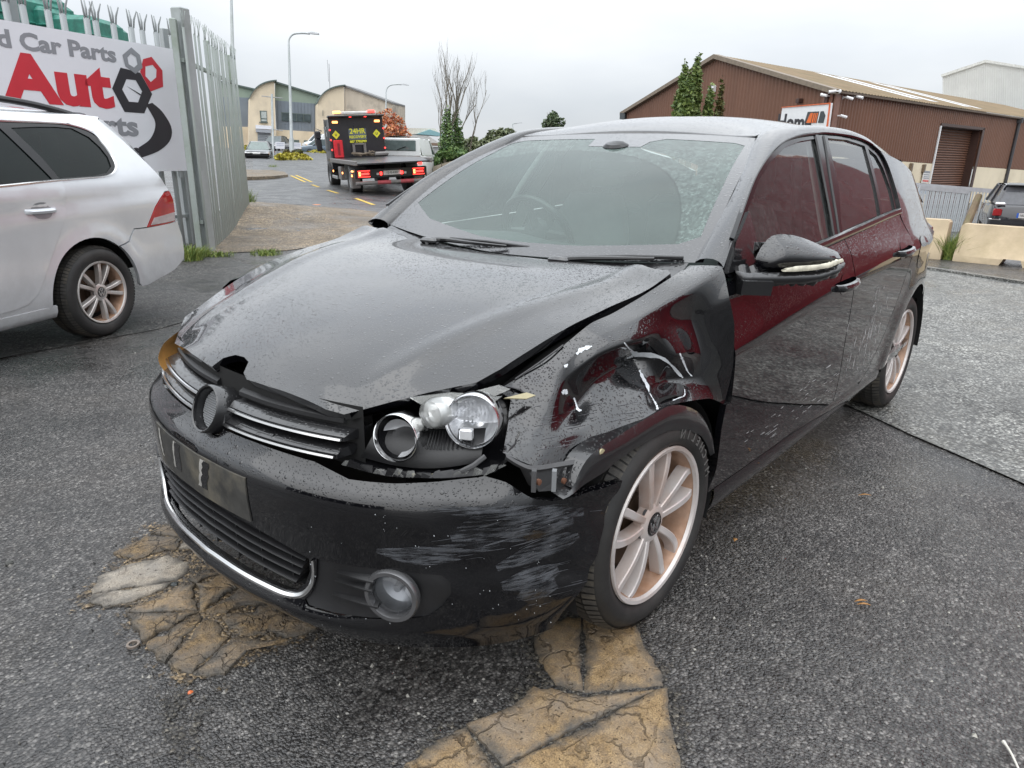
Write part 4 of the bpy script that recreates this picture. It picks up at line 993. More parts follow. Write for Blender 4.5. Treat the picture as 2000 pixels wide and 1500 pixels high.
# ---- upper grille, badge ring
mb = MB(); mb.loft([[V((BZ(.62)+SX(YS(abs(y)))-.07, y, z)) for z in (.60, .66, .75)] for y in np.linspace(-.47, .47, 16)], closed=False)
gr = mb.build('upper_grille', VOID, G)
def gp(y, z, off):
    if z > .694: off += .018
    return V((.836-(z-.62)*.42+SX(YS(abs(y)))-off, y, z))
for z0, yl in ((.704, .425), (.672, .455), (.634, .45)):
    for sg in (1, -1):
        mb = MB(); rings = []
        for y in np.linspace(.058, yl-.0, 24):
            z = z0+.008*(y/.45)**2; ys = y*sg
            rings.append([gp(ys, z+.016, .06), gp(ys, z+.014, .012), gp(ys, z+.004, .001), gp(ys, z-.006, .004), gp(ys, z-.008, .05)])
        mb.loft(rings, cap=True); mb.build('grille_blade', PLASTIC2 if z0 < .7 else PLASTIC, gr)
        if z0 < .7:
            mb = MB(); rings = []
            for y in np.linspace(.058, yl-.004, 24):
                z = z0+.008*(y/.45)**2; ys = y*sg
                rings.append([gp(ys, z+.002, -.001), gp(ys, z+.0015, -.005), gp(ys, z-.0035, -.005), gp(ys, z-.0045, -.0)])
            mb.loft(rings, cap=True); mb.build('chrome_strip', STRIPC, gr)
bc = V((.836, 0.004, .661)); bx = V((.93, 0, .36)).normalized(); by = V((0, 1, 0)); bz = bx.cross(by)
def bring(prof, name, mat, n=44, sx=1.):
    m = MB(); m.loft([[bc+bx*d+(by*math.cos(2*math.pi*k/n)+bz*math.sin(2*math.pi*k/n))*r for k in range(n)] for r, d in prof]); return m.build(name, mat, gr)
bring([(.064, -.06), (.064, .008), (.060, .014), (.056, .012), (.054, .002), (.052, -.018)], 'badge_ring', PLASTIC2)
bring([(.053, -.016), (.0005, -.016)], 'badge_recess', VOID)
mb = MB()
for k in range(-8, 9):
    for a, b in ((by, bz), (bz, by)):
        h = math.sqrt(max(.050**2-(k*.0058)**2, 0)); p = bc+bx*-.013+a*(k*.0058); mb.tube([p-b*h, p+b*h], .0011, 4, False)
mb.build('badge_mesh', GREYM, gr, 180)
# ---- headlights
top = spline([(.72, .445, .716), (.66, .50, .738), (.595, .552, .760), (.49, .632, .785), (.425, .68, .782), (.385, .712, .752)], 30)
botm = spline([(.735, .455, .610), (.70, .53, .602), (.66, .60, .604), (.60, .68, .612), (.535, .745, .632), (.455, .735, .69)], 30)
rows = [[a.lerp(b, q)+V((-.10, -.05, 0))*math.sin(math.pi*min(max(q, .0), 1))**.5 for q in np.linspace(0, 1, 12)] for a, b in zip(top, botm)]
hl = grid('headlight', rows, TRIMB, G, 60); hl['label'] = 'smashed left headlight with its cover gone'
# inner bezel slope with ribs
bez = spline([(.70, .46, .625), (.66, .55, .617), (.61, .63, .622), (.55, .70, .640)], 20); bez2 = spline([(.655, .475, .70), (.60, .55, .70), (.56, .60, .695), (.50, .67, .70)], 20)
rows = [[a.lerp(b, q)+V((.012, .01, 0))*math.sin(math.pi*q) for q in np.linspace(0, 1, 8)] for a, b in zip(bez, bez2)]
grid('lamp_bezel', rows, PLASTIC, hl, 60)
for k in range(12):
    q = .50+k*.034; i = int(q*19); a, b = bez[i].lerp(bez[i+1], q*19-i), bez2[i].lerp(bez2[i+1], q*19-i)
    mb = MB(); mb.tube([a.lerp(b, .55)+V((.016, .016, .002)), a.lerp(b, .97)+V((.008, .008, .002))], .0018, 5); mb.build('bezel_rib', PLASTIC, hl)
def lamp(c, ax, R_, name, shield):
    ax = V(ax).normalized(); sx = V((-ax.y, ax.x, 0)).normalized(); up = ax.cross(sx)
    if up.z < 0: up = -up
    def d(prof, nm, mat, n=44, a0=0, a1=1):
        m = MB(); m.loft([[c+ax*dd+(sx*math.cos(2*math.pi*(a0+(a1-a0)*k/n))+up*math.sin(2*math.pi*(a0+(a1-a0)*k/n)))*r for k in range(n if a1-a0 >= 1 else n+1)] for r, dd in prof], closed=(a1-a0 >= 1)); return m.build(nm, mat, hl)
    d([(R_*1.03, -.05), (R_*1.035, .004), (R_*1.0, .008), (R_*.965, .005), (R_*.95, -.01)], name+'_ring', CHROME)
    d([(R_*.93, -.008), (R_*.9, -.022), (R_*.72, -.05), (R_*.45, -.066), (R_*.2, -.072), (.001, -.072)], name+'_reflector', REFL if not shield else TRIMB)
    return ax, sx, up, d
c1 = V((.672, .556, .693)); ax, sx, up, d = lamp(c1, (.9, .36, .14), .054, 'inner_lamp', True)
d([(.040, -.012), (.030, -.045), (.012, -.06), (.001, -.062)], 'upper_reflector', REFL, 20, .04, .47)
d([(.046, -.006), (.034, -.04), (.012, -.055), (.001, -.057)], 'lower_reflector', REFL, 12, .76, .96)
c2 = V((.548, .672, .730)); ax, sx, up, d = lamp(c2, (.82, .50, .14), .061, 'main_lamp', False)
m = MB()
for k in range(-5, 6):
    h = math.sqrt(max(.052**2-(k*.0092)**2, 0)); p = c2+ax*-.012+sx*(k*.0092); m.add([p-up*h*.1, p+up*h, p+sx*.0075+up*h-ax*.012, p+sx*.0075-up*h*.1-ax*.012], [(0, 1, 2, 3)])
m.build('reflector_flutes', REFL, hl, 10)
m = MB(); m.box(c2+ax*.0-up*.03+sx*-.012, (.02, .03, .026), math.atan2(ax.y, ax.x), .003); m.build('bulb_shield', REFL, hl)
m = MB(); m.lathe([(.001, .014), (.008, .010), (.010, -.02)], c2+ax*-.03, 'X', 12); m.build('bulb', LENS, hl)
# indicator unit and broken cover pieces between the lamps and the bonnet edge
m = MB(); cc = V((.585, .600, .742)); m.lathe([(.03, -.04), (.034, .0), (.03, .018), (.012, .026), (.001, .027)], cc, 'X', 18); m.build('indicator_reflector', REFL, hl)
m = MB(); m.lathe([(.036, -.01), (.036, .016), (.03, .03), (.014, .037), (.001, .038)], cc, 'X', 18); m.build('indicator_lens', CLEARP, hl)
def shard(pts, name, mat, th=.003):
    P = [V(p) for p in pts]; n = (P[1]-P[0]).cross(P[2]-P[0]).normalized(); m = MB(); m.prism(P, n*th); return m.build(name, mat, hl, 20)
for pts in ([(.62, .545, .772), (.55, .605, .782), (.50, .645, .775), (.55, .625, .755), (.60, .575, .752)], [(.55, .62, .778), (.46, .67, .795), (.44, .69, .785), (.50, .665, .765)], [(.60, .57, .765), (.575, .62, .74), (.56, .63, .752), (.57, .60, .77)], [(.52, .66, .775), (.505, .68, .755), (.47, .69, .775)]):
    shard(pts, 'broken_cover', CLEARP)
shard([(.475, .70, .772), (.43, .728, .766), (.405, .735, .770), (.42, .72, .777)], 'yellowed_tab', YELLOWED, .004)
rr = random.Random(21)
for k in range(26):      # jagged rim of the broken cover along the lower edge
    q = k/25*28; i = int(q); a = botm[i].lerp(botm[i+1], q-i)+V((.004, .004, .004)); l = rr.uniform(.012, .03); t_ = (botm[min(i+1, 29)]-botm[i]).normalized()
    m = MB(); m.prism([a-t_*l, a+t_*l, a+t_*l*rr.uniform(.2, .9)+V((-.004, 0, rr.uniform(.006, .018))), a-t_*l*rr.uniform(.1, .9)+V((-.002, 0, rr.uniform(.008, .02)))], V((-.003, -.003, 0))); m.build('cover_fragment', rr.choice([TRIMB, BRACKET, PLASTIC, CLEARP]), hl, 20)
for a, b, r, mt in (((.60, .69, .63), (.56, .725, .665), .006, BRACKET), ((.69, .55, .61), (.60, .66, .612), .004, YELLOWED)):
    m = MB(); m.tube([a, V(a).lerp(V(b), .5)+V((.004, .006, 0)), b], r, 6); m.build('broken_rim', mt, hl)
# exposed bracket behind the bumper corner
bk = MB(); bk.prism([on_y(1030, 915, .79), on_y(1145, 900, .845), on_y(1128, 955, .845), on_y(1052, 960, .80)], (-.01, -.04, 0)); bkt = bk.build('corner_bracket', BRACKET, G)
for px, py in ((1051, 935), (1100, 933)):
    p = on_y(px, py, .83); m = MB(); m.lathe([(.007, -.004), (.007, .003), (.004, .004), (.0005, .004)], p+V((.012, .012, 0)), 'Y', 12); m.build('rusty_rivet', RUST, bkt)
for px in (1043, 1082, 1118):
    p = on_y(px, 932, .83); m = MB(); m.box(p+V((.012, .01, 0)), (.016, .01, .05), .6); m.build('bracket_rib', GREYM if px == 1082 else BRACKET, bkt)
m = MB(); e1 = spline([on_y(*p, y) for p, y in (((985, 886), .752), ((1011, 902), .775), ((1041, 911), .80), ((1097, 903), .826), ((1140, 896), .846))], 16); rows = [[p+V((.002, .004, .004)), p+V((.004, .010, -.004)), p+V((-.002, .002, -.014))] for p in e1]
grid('torn_edge', rows, BRACKET, bkt)
m = MB(); m.lathe([(.010, -.003), (.010, .004), (.0005, .005)], on_y(1171, 883, .866)+V((0, .004, 0)), 'Y', 12); m.build('clip', YELLOWED, bkt)
m = MB(); m.prism([on_y(1128, 902, .85), on_y(1142, 900, .85), on_y(1141, 912, .85), on_y(1130, 914, .85)], (0, .004, 0)); m.build('clip', CLEARP, bkt)
# bent slam panel seen in the bonnet gap
m = MB(); e1 = spline([(.44, .672, .775), (.33, .69, .822), (.25, .705, .862), (.1, .725, .905), (-.1, .735, .955)], 20)
grid('inner_wing', [[p+V((0, -.006, -.012)), p+V((0, -.05, -.02)), p+V((0, -.10, -.06))] for p in e1], VOID, G)
mb = MB()
mb.tube(spline([(.40, .668, .795), (.33, .684, .825), (.26, .70, .858)], 12), .0022, 6); mb.build('bent_flange', BRACKET, G)
# right headlight, amber side seen past the grille
rows = [[V((.752-.26*(q**1.2), -.452-.20*q-.012*math.sin(3.1*u), .637+.012*q+(.085+.03*q)*u+0)) for u in np.linspace(0, 1, 8)] for q in np.linspace(0, 1, 14)]
rows = [[V((p.x+.012*math.sin(math.pi*j/7), p.y, p.z)) for j, p in enumerate(r)] for r in rows]
grid('headlight', rows, AMBER, G, 80)
# ---- scuttle and wipers
grid('scuttle_panel', [[V((-.16-.05*abs(y/.7)**2, y, H(-.22, y)-.035)), V((-.24-.05*abs(y/.7)**2, y, H(-.22, y)-.03)), V((-.27-.08*abs(y/.72)**2, y, .962+.04*abs(y/.72)**2))] for y in np.linspace(-.70, .70, 30)], PLASTIC2, G)
for hub, e_ in (((-.235, .30, .965), (-.335, .68, 1.006)), ((-.215, -.30, .972), (-.285, .12, .985))):
    hub, e_ = V(hub), V(e_); m = MB(); m.tube(spline([hub+V((.03, 0, 0)), hub+V((.0, .04, .018)), hub.lerp(e_, .5)+V((.012, 0, .012)), hub.lerp(e_, .8)+V((.006, 0, .008))], 10), [.014, .016, .012, .010, .009, .008, .007, .006, .005, .005], 8)
    wa = m.build('wiper_arm', PLASTIC2, G); m = MB(); m.box(hub+V((.02, .01, .012)), (.035, .07, .022), .2, .008); m.build('wiper_cap', PLASTIC2, wa)
    m = MB(); a, b = hub+V((-.04, .06, .02)), e_+V((-.012, 0, .006)); m.tube([a, a.lerp(b, .5)+V((.004, 0, .004)), b], .006, 6); m.build('wiper_blade', PLASTIC, wa)
# ---- door mirror (swept back from the door)
MA, ME = V((-.45, .868, 0)), V((-.82, .572, 0)); MN = V((.572, .82, 0))
def mp_(px, py, off=0.):
    d = ray(px, py); o = MA+MN*off; p = CAM+d*((o-CAM).dot(MN)/d.dot(MN)); return ((p-o).dot(ME), p.z)
def edist(p, L): return min((V(p)-q).length for q in L)
def mirror_unit():
    cap = [mp_(*q) for q in ((1476, 512), (1480, 500), (1490, 487), (1503, 473), (1516, 463), (1532, 459), (1555, 460.5), (1582, 468), (1612, 481), (1638, 492), (1645, 500), (1640, 510), (1610, 524), (1560, 534), (1500, 534), (1480, 532))]
    L = resample(cap, .004); zc_ = mp_(1540, 509)[1]
    def f(u, z):
        d = edist((u, z), L); b = .050*(1-math.exp(-d/.022))+.020*sm(zc_+.07, zc_-.004, z)
        p = MA+ME*u+MN*(b-.025); p.z = z; return p
    mm = panel('door_mirror', smooth_poly(cap, 60), .008, f, PAINT, G, flange=.05, ang=70)
    base = [mp_(*q, .025) for q in ((1436, 528), (1460, 533), (1530, 531.5), (1600, 529), (1640, 517), (1649, 511), (1650, 518), (1636, 535), (1605, 547), (1570, 554), (1520, 555.5), (1462, 553), (1440, 556))]
    Lb = resample(base, .004)
    def fb(u, z): d = edist((u, z), Lb); p = MA+ME*u+MN*(.025+.022*(1-math.exp(-d/.010))); p.z = z; return p
    panel('mirror_base', base, .007, fb, PLASTIC2, mm, flange=.06, ang=70)
    ind = [mp_(*q, .05) for q in ((1531, 531), (1540, 524), (1556, 520), (1600, 517), (1634, 510), (1647, 505), (1650, 511), (1622, 523), (1590, 528.5), (1555, 531))]
    Li = resample(ind, .004)
    def fi(u, z): d = edist((u, z), Li); p = MA+ME*u+MN*(.046+.006*(1-math.exp(-d/.006))); p.z = z; return p
    panel('indicator_strip', ind, .006, fi, pm('clear_indicator', (.60, .57, .46), .15, var=.35, scale=45, coat=.8), mm, flange=.02)
    m = MB(); a = MA+ME*-.07+V((0, 0, .945)); b = MA+ME*.03+V((0, 0, .940)); m.loft([[p+MN*dx+V((0, 0, dz)) for dx, dz in ((.045, -.022), (.05, .02), (.0, .035), (-.04, .02), (-.04, -.025))] for p in (a+MN*-.05, a, b)], cap=True); m.build('mirror_arm', PLASTIC2, mm)
    m = MB(); c = MA+ME*.13+MN*-.075+V((0, 0, 1.01)); m.box(c, (.20, .004, .10), math.atan2(ME.y, ME.x)); m.build('mirror_glass', CHROME, mm)
    mk = mirror_y(mm); [mirror_y(o, parent=mk) for o in kids(mm)]
mirror_unit()
# sail panel in front of the window
panel('mirror_sail', [(-.345, .985), (-.42, 1.066), (-.568, 1.148), (-.556, .985)], .03, side(-.002), PLASTIC2, G, flange=.015)
# ---- door handles
for xh, zh, dr in ((-1.255, .852, fd), (-2.081, .907, rd)):
    m = MB(); rings = []
    for q in np.linspace(0, 1, 16):
        x = xh+.10-.20*q; b = math.sin(math.pi*q)**.4; y = Y(x, zh)+.004+.034*b; z = zh+.012*(q-.5); h = .014-.002*abs(q-.5)
        rings.append([V((x, y-.012, z+h)), V((x, y, z+h*.8)), V((x, y+.006, z)), V((x, y, z-h)), V((x, y-.012, z-h))])
    m.loft(rings, cap=True); m.build('handle', PAINT, dr)
    m = MB(); 
    pol = smooth_poly([(xh+.06, zh+.0), (xh+.03, zh+.035), (xh-.03, zh+.037), (xh-.06, zh+.005), (xh-.03, zh-.035), (xh+.03, zh-.036)], 24)
    panel('handle_cup', pol, .012, lambda x, z: V((x, Y(x, z)+.0015, z)), pm('handle_cup_paint', (.004, .004, .005), .1, coat=1.), dr)  # cup in plain gloss black
for dname in ('front_door', 'rear_door'):
    mirror_y(bpy.data.objects[dname])
# right side frame, glass, pillars
for nm in ('window_frame', 'side_window', 'side_window.001', 'side_window.002', 'window_gasket', 'side_pillar', 'rear_quarter', 'belt_trim', 'sill'):
    mirror_y(bpy.data.objects[nm])
# ---- door scratches
for dn, seed in (('front_door', 3), ('rear_door', 4)):
    dob = bpy.data.objects[dn]; bv = bvh(dob); mb = MB(); rr = random.Random(seed)
    for k in range(45 if seed == 4 else 40):
        if seed == 4:
            q = rr.random(); base = rr.choice([(1648, 752, 1672, 640), (1690, 735, 1712, 560), (1668, 745, 1700, 640), (1700, 690, 1722, 590)])
            x = base[0]+(base[2]-base[0])*q+rr.gauss(0, 7); y = base[1]+(base[3]-base[1])*q; l = rr.uniform(4, 22); dx, dy = l*.22, -l
        else:
            x = rr.uniform(1450, 1640); y = 960-(x-1380)*.78-rr.uniform(5, 60); l = rr.uniform(2, 10); dx, dy = l, -l*.7
        ribbon('', bv, [(x, y), (x+dx*.5, y+dy*.5), (x+dx, y+dy)], [.0002, rr.uniform(.0003, .0007), .0002], None, None, k, n=6, lift=.002, mbx=mb)
    if seed == 4:
        for ln, wd in (([(1648, 752), (1662, 700), (1680, 645)], (5, 9, 5)), ([(1668, 740), (1688, 690), (1706, 610), (1716, 560)], (7, 9, 7, 3)), ([(1690, 722), (1708, 680), (1722, 620)], (4, 7, 3))): patch(bv, ln, wd, SCRAPE, 'scraped_area', dob, 30, 5, .0022)
    else: patch(bv, [(1480, 905), (1560, 845), (1640, 782)], (5, 9, 7), SCRAPE, 'scraped_area', dob, 30, 5, .0022)
    if mb.v: tag(mb.build('scratch_marks', SCRATCH, dob, 180), kind='stuff')
# ---- wheels
def wheel(root, pos, sgn, alloy, dust, style, W=.215, R0=.316, RR=.226, cap=True, letter=None):
    """sgn +1: outer face towards +y (before the wheel empty is turned)"""
    w = empty('wheel_axis'); w.name = 'wheel'
    # a wheel is a part: the tyre carries it
    hw = W/2
    prof = [(RR+.004, hw-.022), (RR+.010, hw-.006), (RR+.024, hw+.002), (R0-.055, hw+.006), (R0-.032, hw+.002), (R0-.016, hw-.012), (R0-.006, hw-.026), (R0-.001, hw-.045), (R0, 0), (R0-.001, -hw+.045), (R0-.006, -hw+.026), (R0-.03, -hw+.004), (RR+.01, -hw+.004), (RR, -hw+.02)]
    bpy.data.objects.remove(w)
    m = MB(); m.lathe([(r, a*sgn) for r, a in prof], pos, 'Y', 72); tyre = m.build('wheel', RUBBER, root, 60)
    # tread blocks: sipes round the shoulder and three rings
    m = MB(); P = V(pos)
    for k in range(84):
        q = 2*math.pi*k/84; er = V((math.cos(q), 0, math.sin(q))); et = V((-math.sin(q), 0, math.cos(q)))
        for a0, a1, r0, r1 in ((hw-.008, hw-.040, R0-.014, R0+.004), (hw-.046, hw-.075, R0+.001, R0+.006), (-hw+.075, -hw+.046, R0, R0+.004), (.004, .034, R0+.0005, R0+.0045), (-.034, -.004, R0+.0005, R0+.0045)):
            sh = .003*(1 if a0 > 0 else -1)
            b0 = P+V((0, a0*sgn, 0))+er*(r0+.002); b1 = P+V((0, a1*sgn, 0))+er*r1
            m.add([b0-et*(.0088), b0+et*(.0088), b1+et*(.0088+sh), b1-et*(.0088-sh)], [(0, 1, 2, 3)])
    tag(m.build('tread_blocks', TREAD, tyre, 180), kind='stuff')
    m = MB(); m.lathe([(RR-.004, (hw-.02)*sgn), (RR+.006, (hw-.008)*sgn), (RR+.004, (hw-.002)*sgn), (RR-.004, (hw-.004)*sgn), (RR-.010, (hw-.018)*sgn), (RR-.018, (hw-.06)*sgn), (RR-.02, (-hw+.05)*sgn)], pos, 'Y', 64); m.build('rim', dust, tyre)
    m = MB(); m.lathe([(RR-.002, (hw-.012)*sgn), (RR+.007, (hw-.006)*sgn), (RR+.004, (hw+.000)*sgn), (RR-.006, (hw-.002)*sgn), (RR-.010, (hw-.012)*sgn)], pos, 'Y', 64); m.build('rim_lip', alloy, tyre)
    m = MB(); m.lathe([(.15, (hw-.085)*sgn), (.15, (hw-.095)*sgn), (.07, (hw-.095)*sgn), (.07, (hw-.075)*sgn), (.001, (hw-.075)*sgn)], pos, 'Y', 40); m.build('brake_disc', BRAKE, tyre)
    m = MB(); m.lathe([(.22, (hw-.12)*sgn), (.001, (hw-.12)*sgn)], pos, 'Y', 24); m.build('wheel_back', VOID, tyre)
    P = V(pos)
    for k in range(5):
        for s2 in (-1, 1):
            q0 = math.radians(90+72*k+style[0]); rings = []
            for u in np.linspace(0, 1, 9):
                r = .045+(RR-.047)*u
                ang = q0+s2*math.radians(style[1]*(1-u)**.6+style[2]*u)*(1 if True else 0)+math.radians(style[3])*u*u
                er = V((math.cos(ang), 0, math.sin(ang))); et = V((-math.sin(ang), 0, math.cos(ang)))
                wdt = (.0125+.004*u)*style[4]*.64; yo = hw-.021+.007*math.sin(math.pi*u)+.004*u
                c = P+er*r
                rings.append([c+et*wdt*1.3+V((0, (yo-.035)*sgn, 0)), c+et*wdt+V((0, (yo-.003)*sgn, 0)), c+et*wdt*.75+V((0, yo*sgn, 0)), c-et*wdt*.75+V((0, yo*sgn, 0)), c-et*wdt+V((0, (yo-.003)*sgn, 0)), c-et*wdt*1.3+V((0, (yo-.035)*sgn, 0))])
            m = MB(); m.loft(rings, cap=True); m.build('spoke', [alloy], tyre, 30)
        q0 = math.radians(90+72*k+36+style[0]); b = P+V((math.cos(q0)*.052, (hw-.028)*sgn, math.sin(q0)*.052)); m = MB(); m.lathe([(.0125, -.004*sgn), (.012, .003*sgn), (.009, .003*sgn), (.009, -.002*sgn), (.0005, -.002*sgn)], b, 'Y', 14); m.build('wheel_bolt', BRACKET, tyre)
    m = MB(); m.lathe([(.062, (hw-.05)*sgn), (.060, (hw-.024)*sgn), (.046, (hw-.017)*sgn), (.036, (hw-.016)*sgn), (.034, (hw-.020)*sgn), (.0005, (hw-.020)*sgn)], pos, 'Y', 36); m.build('hub', alloy, tyre)
    if cap:
        m = MB(); m.lathe([(.0335, (hw-.019)*sgn), (.033, (hw-.013)*sgn), (.030, (hw-.012)*sgn), (.029, (hw-.015)*sgn), (.0005, (hw-.015)*sgn)], pos, 'Y', 32); m.build('centre_cap', TRIMB, tyre)
        m = MB(); y = (hw-.0135)*sgn
        m.lathe([(.030, y-.001*sgn), (.030, y), (.0265, y), (.0265, y-.001*sgn)], pos, 'Y', 32)
        def st(a, b, w_=.0032):
            a, b = V((a[0]*-sgn, 0, a[1])), V((b[0]*-sgn, 0, b[1])); d_ = (b-a).normalized(); n_ = V((-d_.z, 0, d_.x))*w_
            m.prism([P+V((0, y-.001*sgn, 0))+a+n_, P+V((0, y-.001*sgn, 0))+b+n_, P+V((0, y-.001*sgn, 0))+b-n_, P+V((0, y-.001*sgn, 0))+a-n_], V((0, .0016*sgn, 0)))
        st((-.012, .025), (0, .003)); st((.012, .025), (0, .003)); st((-.025, .012), (-.011, -.022)); st((-.011, -.022), (0, .0)); st((0, .0), (.011, -.022)); st((.011, -.022), (.025, .012))
        m.build('emblem', CHROME, tyre)
    if letter:
        for i, ch in enumerate(letter[0]):
            q = math.radians(letter[1]-i*letter[2]*1.); r = RR+.042; er = V((math.cos(q), 0, math.sin(q))); et = V((math.sin(q), 0, -math.cos(q)))
            text('tyre_letter', ch, .036, frame(P+er*r+V((0, (hw+.006)*sgn, 0)), et, er), RUBBERL, tyre, .0006, .0006)
    return tyre
STY = (0, 6, 17, 0, 1.25)
STYG = (-2, 15, 10, 4, 1.2)
MICH = ('MICHELIN', 158, 8.2)
wheel(G, (0, .762, .316), 1, ALLOYR, ALLOYB, STYG, letter=None if False else ('MICHELIN', 100+62, 8.0))
wheel(G, (-2.578, .745, .316), 1, ALLOYR, ALLOYB, STYG)
wheel(G, (0, -.762, .316), -1, ALLOYR, ALLOYB, STYG)
wheel(G, (-2.578, -.745, .316), -1, ALLOYR, ALLOYB, STYG)
# ---- inside
m = MB(); m.box((-1.3, 0, .26), (2.6, 1.5, .04)); m.box((-2.9, 0, .40), (.6, 1.3, .3)); m.box((.35, 0, .42), (.5, 1.0, .4)); m.box((-.36, 0, .6), (.04, 1.5, .6)); m.build('floor_pan', VOID, G)
dsh = grid('dashboard', [[V((x+.05*abs(y/.7)**2*-1, y, z+.02*math.exp(-((y+.37)/.16)**2)*(1 if k in (2, 3) else 0))) for y in np.linspace(-.70, .70, 24)] for k, (x, z) in enumerate(((-.26, .945), (-.45, .952), (-.62, .965), (-.74, .955), (-.80, .90), (-.78, .70)))], DASHM, G, 50)
m = MB(); c = V((-.93, -.37, .955)); n_ = V((-.86, 0, .5)).normalized(); a_ = V((0, 1, 0)); b_ = n_.cross(a_)
m.tube([c+(a_*math.cos(2*math.pi*k/36)+b_*math.sin(2*math.pi*k/36))*.185 for k in range(37)], .016, 8, False); sw = m.build('steering_wheel', PLASTIC, G)
m = MB()
for q in (0, math.pi, math.pi*1.5): m.tube([c, c+(a_*math.cos(q)+b_*math.sin(q))*.18], [.03, .012], 6)
m.build('wheel_spoke', PLASTIC, sw); m = MB(); m.lathe([(.07, 0), (.06, .03), (.001, .04)], c, 'X', 18); m.build('wheel_boss', PLASTIC, sw)
def seat(x, y, tilt=.25):
    m = MB(); rings = []
    for q, w_, th in ((0, .22, .06), (.15, .25, .08), (.4, .25, .075), (.65, .235, .065), (.85, .20, .055), (1., .15, .04)):
        cx = x-.62*q*math.sin(tilt); cz = .52+.62*q*math.cos(tilt)
        rings.append([V((cx+th*math.cos(a)*(1.2 if abs(math.sin(a)) > .6 else 1), y+w_*math.copysign(abs(math.sin(a))**.6, math.sin(a)), cz)) for a in np.linspace(0, 2*math.pi, 24, endpoint=False)])
    m.loft(rings, cap=True); s = m.build('front_seat', SEATM, G, 60)
    m = MB(); m.box((x+.22, y, .50), (.52, .50, .16), 0, .06); m.build('seat_cushion', SEATM, s)
    m = MB(); cx, cz = x-.62*math.sin(tilt)-.04, .52+.62*math.cos(tilt)
    rings = [[V((cx+d+.045*math.cos(a), y+w_*math.copysign(abs(math.sin(a))**.5, math.sin(a)), cz+h)) for a in np.linspace(0, 2*math.pi, 20, endpoint=False)] for h, w_, d in ((.03, .10, 0), (.05, .125, 0), (.12, .13, -.005), (.18, .12, -.01), (.205, .09, -.015))]
    m.loft(rings, cap=True); m.tube([(cx, y-.06, cz-.05), (cx, y-.06, cz+.06)], .007, 6); m.tube([(cx, y+.06, cz-.05), (cx, y+.06, cz+.06)], .007, 6); m.build('headrest', SEATM, s)
seat(-1.22, .37); seat(-1.22, -.37)
m = MB(); m.box((-2.05, 0, .48), (.5, 1.3, .18), 0, .05); m.box((-2.38, 0, .78), (.14, 1.3, .60), 0, .05); m.build('rear_seat', SEATM, G)
for y in (-.38, .38): m = MB(); m.box((-2.42, y, 1.12), (.09, .26, .15), 0, .05); m.build('rear_headrest', SEATM, G)
m = MB(); m.box((-.97, .0, 1.262), (.05, .24, .075), 0, .022); m.tube([(-.985, 0, 1.28), (-1.03, 0, 1.345)], .012, 8); m.build('interior_mirror', PLASTIC, G)
m = MB(); c = WS(.5, .845, .02); e1 = V((0, 1, 0)); e2 = (WS(.5, .9)-WS(.5, .8)).normalized(); e3 = e2.cross(e1)
m.loft([[c+(e1*.06*math.cos(q)+e2*.035*math.sin(q))*k+e3*d for q in np.linspace(0, 2*math.pi, 24, endpoint=False)] for k, d in ((1, 0), (1, -.02), (.7, -.03))], cap=True); m.build('rain_sensor', TRIMB, G)
m = MB(); m.add([roof(x, y)+V((0, 0, -.045)) for x in (-1.15, -1.6, -2.1, -2.6, -2.85) for y in (-.54, -.3, 0, .3, .54)], [(i*5+j, i*5+j+1, i*5+j+6, i*5+j+5) for i in range(4) for j in range(4)]); m.build('headliner', HEADLINER, G)
for sg in (1, -1):
    m = MB(); m.loft([[V((x+dx, sg*(Y(x, z)-.05), z)) for dx in (-.05, .05)] for x, z in ((-1.29, .9), (-1.30, 1.05), (-1.38, 1.25), (-1.46, 1.38))], closed=False); m.build('pillar_lining', HEADLINER, G)
    m = MB(); m.tube([(-1.36, sg*.60, 1.30), (-1.36, sg*.66, .9), (-1.36, sg*.66, .5)], .022, 4); m.build('seat_belt', SEATM, G)
    m = MB(); m.loft([[V((x, sg*(Y(x, z)-.05), z)) for z in (.3, .6, .93)] for x in (-.4, -.9, -1.4, -1.9, -2.2)], closed=False); m.build('door_lining', DASHM, G)
# ------------------------------------------------------------------ silver estate car (its left side to us)
EH, EX, EY = math.radians(28), .25, -4.41
EST = empty('estate_car', (EX, EY, 0), EH); tag(EST, 'silver estate car with roof rails parked in front of the parts sign', 'car')
ELOW = CR([.16, .22, .30, .45, .62, .75, .9, 1.0, 1.08], [.80, .842, .862, .873, .872, .868, .872, .865, .845])
EGH = CR([1.0, 1.08, 1.16, 1.3, 1.42, 1.48, 1.53], [.87, .845, .812, .745, .68, .64, .57])
ETAP = CR([-1.3, -1.12, -1.0, -.8, -.5, 0, 1, 2.2, 2.7, 3.0, 3.3, 3.46], [-.34, -.17, -.10, -.045, -.015, 0, 0, -.005, -.02, -.06, -.2, -.4])
def EYf(x, z, off=0.):
    y = (ELOW(z) if z < 1.06 else min(ELOW(1.06), EGH(z)))+ETAP(x)
    for cx in (0, 2.578): r = math.hypot(x-cx, z-.31); y += .014*math.exp(-((r-.40)/.055)**2)*(z > .25)
    zw = .945-.075*(x-.66)*.9; y -= .012*math.exp(-((z-zw+.045)/.04)**2)*(z < zw)+.006*math.exp(-((z-.62)/.10)**2)   # crease along the waist
    return y-off
es = lambda off=0.: (lambda x, z: V((x, EYf(x, z, off), z)))
ebelt = CR([-.6, -.3, .1, .64, 2.2], [1.13, 1.105, 1.085, 1.06, 1.00])
